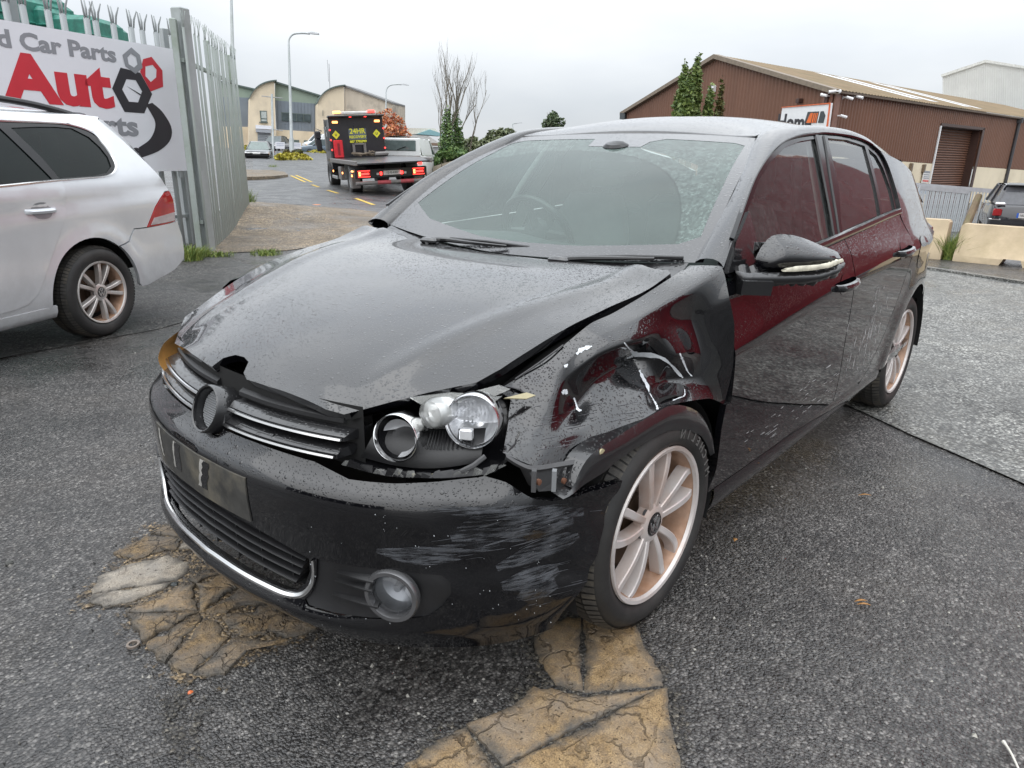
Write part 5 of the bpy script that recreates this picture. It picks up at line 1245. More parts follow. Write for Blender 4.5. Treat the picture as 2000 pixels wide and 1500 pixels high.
# body side with both arches
top = [(2.35, 1.02), (2.0, 1.015), (1.2, 1.045), (.64, 1.065), (.1, 1.085), (-.30, 1.105)]
body = [(.438, .31), (.47, .245), (2.16, .245), (2.206, .31)]+arc(2.578, .31, .372, 180, 0, 22)[1:-1]+[(2.95, .31), (3.0, .25), (3.38, .30), (3.42, .55), (3.3, .70), (2.9, .86), (2.5, .98)]+[(2.35, 1.02), (2.0, 1.015), (1.2, 1.03), (.62, 1.05), (.2, 1.072), (-.12, 1.08), (-.22, 1.092), (-.33, 1.13), (-.372, 1.205), (-.307, 1.383), (-.12, 1.434), (-.20, 1.452), (-.42, 1.463), (-.554, 1.327), (-.731, 1.122), (-.814, 1.022), (-.855, .970), (-.785, .963), (-.70, .915), (-.627, .857), (-.57, .785), (-.514, .718), (-.37, .720), (-.29, .64)]+arc(.05, .31, .388, 128, 0, 20)
panel('body_side', body, .045, es(), SILVER, EST, flange=.03)
eb = [(-.295, .632), (-.37, .713), (-.515, .711), (-.70, .716), (-.91, .722), (-.965, .60), (-.955, .47), (-.93, .42), (-.77, .36), (-.45, .30), (-.36, .30)]+arc(.05, .31, .392, 178, 130, 10)
panel('rear_bumper', eb, .04, es(-.006), SILVER, EST, flange=.03)
grid('rear_bumper_face', [[V((-.955-.09*(1-abs(f)**3), f*EYf(-.95, z), z)) for f in np.linspace(-1, 1, 20)] for z in (.40, .5, .6, .69)], SILVER, EST).name = 'bumper_face'
tailp = [(-.518, .716), (-.575, .785), (-.63, .853), (-.70, .910), (-.782, .957), (-.845, .965), (-.878, .894), (-.885, .80), (-.875, .728), (-.70, .716)]
tl_ = panel('tail_lamp', tailp, .03, es(-.006), TAILRED, EST, flange=.02)
panel('tail_lamp_clear', [(-.555, .728), (-.60, .778), (-.88, .80), (-.872, .735)], .03, es(-.009), TAILCLR, tl_, flange=.01)
# doors: shut lines as thin dark grooves plus the door skin set proud
dr_ = [(.40, .33), (.60, .30), (1.08, .30), (1.09, .7), (1.06, 1.035), (.64, 1.055), (.215, 1.072), (.205, .99), (.26, .82), (.33, .68), (.385, .5)]
def edoor(poly):
    o = panel('rear_door', poly, .045, es(-.004), SILVER, EST, flange=.012); return o
d1 = edoor([(.418, .559), (.527, .405), (.608, .352), (.70, .335), (1.08, .325), (1.09, .7), (1.06, 1.03), (.62, 1.052), (.178, 1.074), (.185, .971), (.22, .861), (.315, .708)])
d2 = edoor([(1.10, .325), (2.10, .325), (2.17, .5), (2.20, .8), (2.18, .985), (1.6, 1.015), (1.075, 1.03), (1.105, .7)]); d2.name = 'front_door'
for xh, dr in ((.396, d1), (1.36, d2)):
    panel('handle_cup', smooth_poly([(xh+.07, .90), (xh+.03, .945), (xh-.05, .945), (xh-.085, .90), (xh-.05, .855), (xh+.03, .855)], 24), .02, lambda x, z: V((x, EYf(x, z)+.0055, z)), pm('silver_cup', (.32, .33, .34), .3, metal=.5), dr)
    m = MB(); rings = []
    for q in np.linspace(0, 1, 14):
        x = xh+.11-.22*q; b = math.sin(math.pi*q)**.4; y = EYf(x, .90)+.006+.035*b; z = .90; h = .015
        rings.append([V((x, y-.014, z+h)), V((x, y, z+h*.8)), V((x, y+.006, z)), V((x, y, z-h)), V((x, y-.014, z-h))])
    m.loft(rings, cap=True); m.build('handle', SILVER, dr)
# sill
grid('sill', [[V((x, y+ETAP(x), z)) for x in np.linspace(.40, 2.18, 14)] for z, y in ((.305, .85), (.30, .866), (.26, .862), (.225, .845), (.21, .80), (.20, .70))], SILVER, EST, 60)
# glass
q3 = [(.19, 1.088), (.235, 1.20), (.34, 1.385), (.15, 1.398), (-.0, 1.403), (-.134, 1.398), (-.240, 1.345), (-.290, 1.28), (-.312, 1.215), (-.300, 1.154), (-.225, 1.112), (-.12, 1.097)]
rdw = [(1.02, 1.045), (.95, 1.2), (.84, 1.387), (.42, 1.387), (.245, 1.085), (.6, 1.066)]
fdw = [(2.12, 1.03), (1.75, 1.22), (1.35, 1.37), (.88, 1.39), (1.0, 1.2), (1.08, 1.055)]
frm = [(2.25, 1.0), (1.78, 1.245), (1.38, 1.395), (.8, 1.418), (.3, 1.424), (.1, 1.427), (-.117, 1.422), (-.29, 1.378), (-.335, 1.30), (-.358, 1.206), (-.335, 1.14), (-.23, 1.094), (.0, 1.082), (.3, 1.07), (.64, 1.052), (1.2, 1.032), (2.0, 1.0)]
panel('window_frame', frm, .04, es(.0), TRIMB, EST, holes=[q3, rdw, fdw], flange=.012)
for g_ in (q3, rdw, fdw):
    c = (sum(p[0] for p in g_)/len(g_), sum(p[1] for p in g_)/len(g_)); panel('side_window', [(c[0]+(p[0]-c[0])*1.02, c[1]+(p[1]-c[1])*1.02) for p in g_], .06, es(.008), ESTGLASS, EST)
m = MB(); rings = []
for p in spline([(x, 0, z) for x, z in frm[::1]], 110, True):
    y = EYf(p.x, p.z); c = V((.6, 0, 1.2)); d = V((p.x-c.x, 0, (p.z-c.z)*3)).normalized()*.010
    rings.append([V((p.x, y, p.z))-d, V((p.x, y+.008, p.z))-d*.5, V((p.x, y+.008, p.z))+d*.5, V((p.x, y-.004, p.z))+d])
rings.append(rings[0]); m.loft(rings, closed=False); m.build('chrome_surround', STRIPC, EST)
# roof side, roof, rails
rt = [(2.3, 1.02), (1.80, 1.275), (1.40, 1.425), (.8, 1.446), (.3, 1.452), (-.1, 1.458), (-.25, 1.478), (-.42, 1.49)]
A1 = spline([(x, EYf(x, z-.028)-.0, z-.028) for x, z in rt], 40); B1 = spline([(2.2, .62, 1.04), (1.75, .60, 1.32), (1.36, .57, 1.47), (.8, .55, 1.505), (.3, .54, 1.512), (-.1, .54, 1.506), (-.3, .535, 1.495), (-.50, .53, 1.472)], 40)
grid('roof_side', [[a, a.lerp(b, .35)+V((0, .022, .022)), a.lerp(b, .7)+V((0, .016, .018)), b] for a, b in zip(A1, B1)], SILVER, EST, 80)
grid('roof', [[V((p.x, p.y*f, p.z+.03*(1-f*f))) for f in np.linspace(-1, 1, 14)] for p in B1], SILVER, EST, 80)
A2 = spline([(x, EYf(x, z), z) for x, z in ((-.42, 1.463), (-.554, 1.327), (-.731, 1.122), (-.814, 1.022), (-.86, .965))], 20); B2 = spline([(-.50, .53, 1.472), (-.66, .545, 1.36), (-.83, .565, 1.17), (-.925, .585, 1.03), (-.965, .59, .96)], 20)
grid('tailgate_side', [[a, a.lerp(b, .5)+V((-.02, .02, .01)), b] for a, b in zip(A2, B2)], SILVER, EST, 80)
grid('tailgate', [[V((p.x-.03*(1-f*f), p.y*f, p.z)) for f in np.linspace(-1, 1, 12)] for p in B2]+[[V((-1.0, .7*f, .70)) for f in np.linspace(-1, 1, 12)]], SILVER, EST, 50)
m = MB(); m.tube(spline([(-.50, .50, 1.475), (-.57, .42, 1.468), (-.58, 0, 1.48), (-.57, -.42, 1.468), (-.50, -.5, 1.475)], 20), .02, 6); m.build('rear_spoiler', SILVER, EST)
m = MB(); m.tube(spline([(-.33, .585, 1.475), (-.12, .60, 1.512), (.15, .605, 1.545), (.6, .608, 1.565), (1.2, .60, 1.545), (1.45, .59, 1.50)], 30), [.012, .02]+[.021]*26+[.02, .012], 8); m.build('roof_rail', PLASTIC, EST)
for nm in ('body_side', 'rear_bumper', 'tail_lamp', 'window_frame', 'side_window', 'roof_side', 'tailgate_side', 'roof_rail', 'sill', 'chrome_surround'):
    for o in [c for c in kids(EST) if c.name.split('.')[0] == nm]: mirror_y(o)
# front end, windscreen, dark inside
grid('bonnet', [[V((x, f*(EYf(min(x, 3.2), .7)-.05), z+.03*(1-f*f))) for f in np.linspace(-1, 1, 12)] for x, z in ((2.25, 1.0), (2.6, .95), (3.0, .86), (3.3, .74), (3.42, .6), (3.44, .3))], SILVER, EST, 60)
grid('windscreen', [[V((x, f*y, z)) for f in np.linspace(-1, 1, 8)] for x, y, z in ((2.25, .70, 1.0), (1.36, .57, 1.47))], ESTGLASS, EST)
grid('rear_window', [[V((x, f*y, z)) for f in np.linspace(-1, 1, 8)] for x, y, z in ((-.67, .5, 1.375), (-.93, .52, 1.09))], ESTGLASS, EST)
m = MB(); m.box((1.2, 0, .55), (4.2, 1.3, .3)); m.box((.1, 0, .8), (1.0, 1.3, .3)); m.build('floor_pan', VOID, EST)
for x, y in ((.62, .36), (.62, -.36), (1.6, .36), (1.6, -.36)): m = MB(); m.box((x, y, .95), (.14, .46, .6), 0, .05); m.box((x-.03, y, 1.31), (.1, .26, .16), 0, .04); m.build('seat', SEATM, EST)
for cx in (.05, 2.578):
    m = MB(); rings = []
    for k in range(25):
        q = math.radians(-10+200*k/24); rings.append([V((cx+.385*math.cos(q), y, .31+.385*math.sin(q))) for y in (.5, .60, .80)])
    m.loft(rings, closed=False); m.build('arch_liner', VOID, EST)
STE = (-54, 10, 11, 0, 1.25)
for cx in (0, 2.578): wheel(EST, (cx, .752, .316), 1, ALLOY, ALLOYB, STE, RR=.210); wheel(EST, (cx, -.752, .316), -1, ALLOY, ALLOYB, STE, RR=.210)
# ------------------------------------------------------------------ palisade fences and the parts sign
def palisade(name, a, b, za, zb, pitch, label, w_=.085, mat=GALV, post_n=3, base=0., off=1):
    a, b = V(a), V(b); L = (b-a).length; d = (b-a)/L; n = V((-d.y, d.x, 0))*off; root = empty(name, (a.x, a.y, 0)); tag(root, label, 'fence')
    k = int(L/pitch); tops = lambda q: za+(zb-za)*q; src = None
    m = MB()
    def sec(z, s=1., sp=0.): return [V((-w_/2*s-sp, .0, z)), V((-w_/5, .016, z)), V((w_/5, .016, z)), V((w_/2*s+sp, 0, z))]
    m.loft([sec(0), sec(.935)], closed=False)
    # split, splayed triple head
    for x0, x1, tx in ((-w_/2, -w_/6, -w_*.75), (-w_/6, w_/6, 0), (w_/6, w_/2, w_*.75)):
        m.add([V((x0, .003, .934)), V((x1, .012, .934)), V((x1*1.05+tx*.15, .016, .965)), V((tx*1.1+.006, .034 if tx else -.004, 1.)), V((tx*1.1-.006, .034 if tx else -.004, 1.)), V((x0*1.05+tx*.15, .010, .965))], [(0, 1, 2, 5), (5, 2, 3, 4)])
    pm_ = m.build('pale', mat, root, 60); pm_.modifiers.new('thick', 'SOLIDIFY').thickness = .004
    for i in range(k+1):
        q = i/k; o = pm_ if i == 0 else pm_.copy()
        if i: COL.objects.link(o)
        p = a+d*(L*q)-V((a.x, a.y, 0)); bz_ = hgt(a.x+p.x, a.y+p.y)-.02; o.location = (p.x, p.y, bz_); o.rotation_euler = (rnd.gauss(0, .006), rnd.gauss(0, .008), math.atan2(d.y, d.x)+(math.pi if off < 0 else 0)); o.scale = (1, 1, tops(q)-bz_)
    for zf in (.13, .80):
        m = MB(); A = a+n*-.03-V((a.x, a.y, 0)); B2 = A+d*L; za_, zb_ = za*zf, zb*zf
        A.z = za_; B2.z = zb_; nn = n*-.045; m.prism([A, A+nn, A+nn+V((0, 0, .045)), A+V((0, 0, .045))], B2-A); m.build('rail', mat, root)
    for i in range(post_n):
        q = i/(post_n-1) if post_n > 1 else 0; p = a+d*(L*q)+n*-.10-V((a.x, a.y, 0)); m = MB(); m.box((p.x, p.y, tops(q)*.5-.05), (.10, .07, tops(q)-.1), math.atan2(d.y, d.x), .008); m.build('post', mat, root)
    return root
PA, PB = V((-2.62, -7.22, 0)), at(485, 393, 13.3); PB.z = 0
palisade('palisade_fence', PA, PB, 2.80, 2.95, .18, 'galvanised palisade fence running back beside the brown concrete apron', mat=GALVM, off=-1)
SD = V((.942356, .334612, 0)); SA = V((-2.8937, -8.0508, 0))
SN = V((-SD.y, SD.x, 0))                    # towards the camera
F0 = SA-SN*.10-SD*.02
palisade('palisade_fence', F0, F0+SD*3.9, 2.82, 2.86, .20, 'galvanised palisade fence standing behind the white parts sign', off=1)
m = MB(); p = PA+V((-.05, -.14, 0)); m.box((p.x, p.y, 1.42), (.15, .15, 2.84), .35, .012); q = m.build('fence_post', GALV); tag(q, 'square steel corner post between the sign and the palisade fence', 'post')
sg = empty('sign_board', (SA.x, SA.y, 0)); tag(sg, 'white sign board with red and grey lettering and hexagon nuts, on the fence', 'sign')
def sp(u, z, off=0.): return SA-SD*(-u if False else -0)*0+SD*(-u)+V((0, 0, z-SA.z))+SN*off-V((SA.x, SA.y, 0))+V((0, 0, SA.z)) if False else V((0, 0, z))+SD*(-u)+SN*off
# u is negative leftwards of the board's right edge
m = MB(); m.prism([sp(-.07, .985), sp(-.07, 2.46), sp(-3.6, 2.46), sp(-3.6, .985)], SN*.012); m.build('board', SIGNW, sg)
m = MB()
for u in (-.15, -1.8, -3.3): m.box(sp(u, 1.6, -.03), (.04, .04, 1.4), math.atan2(SD.y, SD.x))
m.build('board_batten', GALV, sg)
def flat(poly, name, mat, lift=.0145, holes=()):
    f = lambda u, z: sp(u, z, lift); return panel(name, poly, .5, f, mat, sg, holes=holes, ang=180)
def scale_in(poly, inner): return inner
HX = {'hexagon_nut': ([(-.89, 2.16), (-.62, 2.13), (-.485, 1.90), (-.64, 1.67), (-.92, 1.67), (-1.045, 1.92)], [(-.83, 2.04), (-.70, 2.04), (-.63, 1.92), (-.71, 1.79), (-.84, 1.79), (-.91, 1.92)], SIGNK, .0150)}
flat([(-.55, 2.29), (-.42, 2.33), (-.28, 2.19), (-.30, 2.0), (-.50, 1.93), (-.62, 2.14)], 'hexagon_nut', SIGNR, .0142, [[(-.53, 2.21), (-.42, 2.24), (-.37, 2.19), (-.39, 2.10), (-.48, 2.04), (-.55, 2.10)]])
flat(*HX['hexagon_nut'][:1], 'hexagon_nut', SIGNK, .0150, [HX['hexagon_nut'][1]])
flat([(-.70, 2.40), (-.59, 2.33), (-.575, 2.19), (-.69, 2.11), (-.82, 2.18), (-.84, 2.30)], 'hexagon_nut', SIGNG, .0158, [[(-.72, 2.33), (-.65, 2.30), (-.645, 2.22), (-.70, 2.18), (-.77, 2.21), (-.775, 2.28)]])
flat([(-.845, 1.965), (-.62, 1.85), (-.66, 1.89)], 'needle', SIGNK, .0152)
sw = spline([(-.50, 1.80, 0), (-.36, 1.70, 0), (-.25, 1.52, 0), (-.30, 1.36, 0), (-.50, 1.23, 0), (-.81, 1.14, 0)], 22)+spline([(-.79, 1.27, 0), (-.62, 1.36, 0), (-.52, 1.48, 0), (-.50, 1.60, 0), (-.60, 1.77, 0)], 22)
flat([(p.x, p.y) for p in sw], 'swoosh', SIGNK, .0147)
def st(s, u, z, h, mat, bold=.0, xs=1., sp_=1.):
    text('lettering', s, h*1.38, frame(sp(u, z, .0145), -SD*-1 if False else SD*-1*-1, (0, 0, 1)), mat, sg, .0008, bold, 'LEFT', sp_, xs)
# letters read left to right, seen from the camera side the right end is at u = 0
def line(s, u0, u1, z, h, mat, bold):
    o = text('lettering', s, h*1.38, Matrix.Identity(4), mat, sg, .0008, bold, 'LEFT')
    xs = [v.co.x for v in o.data.vertices]; k = (u1-u0)/(max(xs)-min(xs)); x0 = min(xs); ys = [v.co.y for v in o.data.vertices]; y0 = min(ys)
    for v in o.data.vertices: v.co.x = (v.co.x-x0)*k; v.co.y = v.co.y-y0
    o.data.transform(frame(sp(u0, z, .0145), -SD, (0, 0, 1))) if False else None
    M = frame(sp(u0, z, .0145), sp(u1, z)-sp(u0, z), (0, 0, 1)); o.data.transform(M)
line('d Car Parts', -2.29, -.93, 2.205, .165, SIGNG, .008)
line('Aut', -2.34, -1.04, 1.69, .445, SIGNR, .030)
line('Parts', -1.62, -.76, 1.395, .225, SIGNG, .011)
line('ns', -.97, -.79, 1.20, .085, SIGNK, .006)
# green netting bales and a grey shed roof behind the fence
for k, (px, py, d, s) in enumerate(((20, 22, 12, 1.5), (55, 40, 12.2, 1.2), (95, 48, 12.5, 1.3), (165, 62, 12.5, 1.0), (185, 72, 13, .8))):
    p = at(px, py, d); m = MB(); r_ = random.Random(k); m.box((0, 0, p.z/2+.1), (s, .9, p.z+.2+.2*(k < 2)), .35+.1*k, .08)
    for j in range(9): zz = p.z-.1-j*.11; m.box((0, 0, zz), (s+.05, .95, .035), .35+.1*k+r_.uniform(-.02, .02), .01)
    o = m.build('netting_bale', GREENT); o.location = (p.x, p.y, 0); tag(o, ('green netting bale, tallest in the top left corner', 'green netting bale beside the tallest one, top left', 'low green netting bale behind the first whole fence pales', 'green netting bale under the grey shed eave', 'smallest green netting bale, nearest the corner post')[k], 'bale', 'netting bales stacked behind the palisade')
W0 = Wall(110, 60, 17, 25); P4 = W0.q([(40, 22), (160, 42), (215, 72), (215, 120), (40, 120)]); m = MB(); m.prism(P4, -W0.n*4); sh = m.build('grey_shed', pm('shed_cladding', (.42, .43, .44), .6), None, 20); tag(sh, 'grey clad shed seen between the pale tops behind the sign', 'shed')
m = MB(); m.prism(W0.q([(40, 20), (160, 40), (162, 46), (40, 27)], .05), -W0.n*4.1); m.prism(W0.q([(160, 40), (216, 70), (216, 76), (160, 46)], .05), -W0.n*4.1); m.build('roof_edge', pm('shed_roof', (.07, .07, .075), .7), sh)
# ------------------------------------------------------------------ street lamps and posts
def lamp_post(b, tp, d, r, label, arm=None):
    B0, T0 = at(*b, d), at(*tp, d); root = empty('street_lamp', B0); tag(root, label, 'street lamp', 'tall steel street lamps'); T1 = T0-B0
    m = MB(); m.tube([(0, 0, 0), T1*.13, T1*.131, T1*.6, T1], [r*1.5, r*1.5, r, r*.85, r*.6], 10); m.build('column', GALV, root)
    if arm:
        A = [at(*q, d)-B0 for q in arm]; P = spline([T1]+A, 16); m = MB(); m.tube(P, r*.55, 8); m.build('arm', GALV, root)
        e = (P[-1]-P[-3]).normalized(); m = MB(); c = P[-1]; m.loft([[c+e*x+V((0, 0, z))+e.cross(V((0, 0, 1)))*y for y, z in ((-w2, 0), (-w2*.6, h), (w2*.6, h), (w2, 0))] for x, w2, h in ((-.1, r*.9, r*.7), (.25, r*1.7, r*1.2), (.75, r*1.3, r*.8))], cap=True); m.build('lantern', GREYM, root)
lamp_post((460, 330), (451, -30), 19, .055, 'tall plain lamp column rising behind the far end of the palisade', None)
lamp_post((570, 298), (564, 88), 58, .13, 'street lamp with a curved arm in front of the vaulted units', [(565, 76), (573, 67), (590, 65), (605, 66)])
lamp_post((753, 290), (754, 190), 72, .10, 'smaller street lamp behind the recovery truck and orange tree', [(755, 175), (762, 167), (776, 165), (784, 165.5)])
lamp_post((1003, 300), (1002, 250), 95, .10, 'distant street lamp above the hedge beside the hatchback roof', [(1001, 243), (1004, 241.5), (1010, 241)])
po = empty('sign_post', at(534, 318, 52)); tag(po, 'slim steel post with cross brackets in front of the vaulted unit', 'post')
o_ = po.location.copy(); m = MB(); m.tube([V((0, 0, 0)), at(531, 184, 52)-o_], .085, 8); m.build('pole', GALV, po)
m = MB(); m.tube([at(511, 187.5, 52)-o_, at(552, 192, 52)-o_], .03, 6); m.tube([at(535, 253, 52)-o_, at(553, 255.5, 52)-o_], .03, 6); m.build('cross_bracket', GREYM, po)
ma = empty('mast', at(644, 200, 110)); tag(ma, 'thin aerial mast rising above the vaulted units', 'mast'); m = MB(); m.tube([V((0, 0, -4)), at(642.5, 125, 110)-ma.location], .06, 6); m.build('pole', GREYM, ma)
m = MB(); m.tube([V((0, 0, 3)), V((0, 0, 6.1))], .03, 5); m.build('antenna', GREYM, ma)
# ------------------------------------------------------------------ vaulted units
def arc_px(p0, p1, p2, n=14): return [((1-q)**2*p0[0]+2*(1-q)*q*p1[0]+q*q*p2[0], (1-q)**2*p0[1]+2*(1-q)*q*p1[1]+q*q*p2[1]) for q in np.linspace(0, 1, n)]
D1 = 80.
def unit(name, label): o = empty(name, at(540, 290, D1)); tag(o, label, 'building', 'vaulted industrial units'); return o
def add(W, px, off, dep, name, mat, root):
    P = W.q(px, off); m = MB(); m.prism([p-root.location for p in P], -W.n*dep); return m.build(name, mat, root, 30)
U1 = unit('industrial_unit', 'cream vaulted unit with green gable, blue-grey upper wall and roller shutter'); WA = Wall(540, 290, D1, 4); WBk = Wall(580, 290, D1+1.5, -6)
front_px = [(486, 297), (487, 215), (487.5, 192)]+arc_px((488, 190), (500, 160), (536, 157.5))+[(537, 200), (540, 297)]
add(WA, front_px, 0, 9, 'front_wall', CREAM, U1)
top1 = arc_px((487, 190), (499, 158), (540, 156)); add(WA, top1+[(p[0]+.5, p[1]+2.6) for p in reversed(top1)], .35, 9, 'roof_edge', FRAMEG, U1)
add(WBk, [(537, 160), (626, 188), (620, 203), (537, 196)], 0, 6, 'gable', GREENCLAD, U1)
add(WBk, [(536, 158), (627, 186), (627, 189), (537, 161.5)], .4, 6, 'verge', FRAMEG, U1)
add(WBk, [(537, 196), (620.5, 203), (620.5, 258), (540, 253.5)], .1, 6, 'upper_wall', BLUECLAD, U1)
for k in range(12): x = 543+k*6.4; add(WBk, [(x, 196.8+k*.5), (x+.7, 196.8+k*.5), (x+1.2, 253.6+k*.35), (x+.5, 253.6+k*.35)], .16, .2, 'cladding_rib', BLUECLAD, U1)
add(WBk, [(540, 253), (622, 258), (622, 297), (540, 297)], .3, 6, 'lower_wall', CREAM, U1)
wf = add(WBk, [(550, 219), (607, 223.5), (607, 239), (550.5, 236)], .2, .15, 'window', FRAMEG, U1)
for k in range(4): x = 551.5+k*14.2; add(WBk, [(x, 220.5+k*1.1), (x+12.6, 221.5+k*1.1), (x+12.8, 237+k*.6), (x+.3, 235.5+k*.6)], .24, .1, 'pane', WINDK, U1)
add(WA, [(507, 216), (521, 216.5), (522, 239), (509, 238)], .06, .1, 'window', FRAMEG, U1); add(WA, [(510, 218), (520, 218.4), (520.5, 231.5), (510.5, 231)], .1, .1, 'pane', pm('pale_glass', (.42, .46, .44), .15), U1); add(WA, [(510.5, 233), (520.5, 233.4), (521, 237), (510.7, 236.7)], .1, .1, 'pane', pm('pale_glass_low', (.42, .46, .44), .15), U1)
add(WA, [(506, 238), (523, 238.6), (523, 240.3), (506.5, 239.6)], .25, .25, 'sill', FRAMEG, U1)
sgn = add(WA, [(499, 244), (532, 246), (532, 253), (499, 251)], .18, .12, 'sign_panel', SIGNW, U1)
text('lettering', 'CAR PARTS', .42, frame(WA.p(515, 248.3, .2)-U1.location, WA.r, (0, 0, 1)), BLUECLAD, U1, .005) if False else None
add(WA, [(499, 252), (529, 254), (529, 260), (500, 258)], .5, .5, 'shutter_box', SHUTG, U1)
add(WA, [(503, 258), (529, 260), (530, 297), (504, 297)], .08, .1, 'roller_shutter', SHUTG, U1)
for k in range(8): y = 262+k*3.2; add(WA, [(503.3, y), (529.2, y+1.4), (529.2, y+1.9), (503.3, y+.5)], .12, .05, 'shutter_slat', FRAMEG, U1)
for x0, x1, y0 in ((552, 565, 271), (573, 585, 273), (594, 607, 274)): add(WBk, [(x0, y0), (x1, y0+.5), (x1, y0+22), (x0, y0+22)], .36, .1, 'window', FRAMEG if x0 > 560 else pm('door_brown', (.16, .14, .12), .6), U1)
U0 = unit('industrial_unit', 'part of a green gabled unit just right of the palisade end'); W2 = Wall(470, 290, D1+2, 2)
add(W2, [(430, 160), (496, 175), (487, 192), (430, 189)], 0, 6, 'gable', GREENCLAD, U0); add(W2, [(430, 158), (497, 173), (497, 176), (430, 161)], .3, 6, 'verge', FRAMEG, U0)
add(W2, [(430, 189), (488, 191), (489, 248), (430, 247)], .1, 6, 'upper_wall', BLUECLAD, U0); add(W2, [(430, 247), (489, 248), (490, 297), (430, 297)], .2, 6, 'lower_wall', CREAM, U0)
U2 = unit('industrial_unit', 'cream vaulted unit with a rain-stained side wall behind the recovery truck'); W3 = Wall(645, 290, D1-2, 4); W4 = Wall(720, 290, D1+2, -24)
f2 = [(620, 297), (620, 205)]+arc_px((620, 200), (631, 170), (672, 167))+[(672.5, 297)]
add(W3, f2, 0, 8, 'front_wall', CREAM, U2); t2 = arc_px((619.5, 200), (630, 168), (674, 165.5)); add(W3, t2+[(p[0]+.5, p[1]+2.4) for p in reversed(t2)], .35, 8, 'roof_edge', FRAMEG, U2)
W4 = Wall(672, 250, (W3.p(672, 250)-CAM).dot(FW)+.2, -20)
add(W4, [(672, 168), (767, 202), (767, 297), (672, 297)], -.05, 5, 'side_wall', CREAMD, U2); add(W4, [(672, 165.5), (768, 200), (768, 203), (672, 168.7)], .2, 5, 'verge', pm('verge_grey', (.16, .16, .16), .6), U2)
add(W3, [(630, 215), (631, 215), (631, 226), (630, 226)], .2, .1, 'bracket', FRAMEG, U2)
# two white boards, wall, shrubs
for k, (px, lb) in enumerate((((538, 277, 556, 291), 'white notice board on legs beside the silver-grey saloon'), ((572, 278, 588, 291), 'white notice board on legs right of the lamp column'))):
    o = empty('notice_board', at((px[0]+px[2])/2, 297, 60)); tag(o, lb, 'sign', 'white notice boards'); W5 = Wall(px[0], 285, 60)
    m = MB(); m.prism([p-o.location for p in W5.q([(px[0], px[1]), (px[2], px[1]+.8), (px[2], px[3]), (px[0], px[3]-.8)])], W5.n*.05); m.build('board', SIGNW, o)
    m = MB(); [m.prism([p-o.location for p in W5.q([(px[0]+2, y), (px[2]-2, y+.6), (px[2]-2, y+1.6), (px[0]+2, y+1.)], .055)], W5.n*.01) for y in (px[1]+2.5, px[1]+6)]; m.build('print_line', pm('print_grey', (.35, .38, .48), .6), o)
    m = MB(); [m.tube([W5.p(x, px[3]-1)-o.location, W5.p(x, px[3]+9)-o.location], .04, 5) for x in (px[0]+3, px[2]-3)]; m.build('leg', GREYM, o)
def gz_(px, py, d): p = at(px, py, d); return p
def bush(name, label, pxs, d, n, size, mat, cat='shrub', seed=1, dep=1., group=None):
    """pxs: list of (px, py, radius in px)"""
    b = [(at(x, y, d+rnd.uniform(-dep, dep)), r*d/1369.) for x, y, r in pxs]; o = empty(name, (b[0][0].x, b[0][0].y, min(q[0].z-q[1] for q in b))); tag(o, label, cat, group)
    leaves('foliage', [(p-o.location, (r, r, r*.85)) for p, r in b], n, size, mat, o, seed)
    m = MB(); r0 = random.Random(seed)
    for p, r in b:
        for _ in range(3): m.tube([V((p.x-o.location.x, p.y-o.location.y, 0))*.6, p-o.location+V((r0.uniform(-r, r), r0.uniform(-r, r), r*.5))], [.03, .012], 4)
    m.build('stem', BARK, o); return o
bush('yellow_shrub', 'broad yellow-green shrub at the foot of the lamp column', [(548, 310, 11), (562, 309, 13), (578, 308, 12), (593, 310, 11), (602, 313, 8), (570, 315, 10), (587, 315, 10), (552, 317, 7)], 50, 2600, .11, LEAFY, seed=2, group='yellow shrubs along the unit forecourt')
bush('yellow_shrub', 'low yellow shrub behind the wall left of the truck', [(612, 299, 6), (620, 298, 6), (630, 298, 6), (603, 300, 5)], 64, 700, .12, LEAFY, seed=3, group='yellow shrubs along the unit forecourt')
bush('brown_shrub', 'brownish shrub behind the broad yellow shrub', [(560, 298, 6), (585, 297, 6), (574, 298, 5)], 58, 500, .12, CYPRB, seed=4)
bush('small_shrub', 'small dark shrub against the front of the dark saloon', [(482, 288, 5), (478, 290, 5)], 66, 260, .12, LEAFY, seed=5)
W6 = Wall(612, 310, 61, 10); m = MB(); m.prism(W6.q([(600, 302), (636, 303.5), (637, 317), (600, 315)]), -W6.n*.3); q = m.build('garden_wall', pm('rough_wall', (.30, .27, .22), .9, var=.3, scale=2)); tag(q, 'low stained garden wall left of the recovery truck', 'wall')
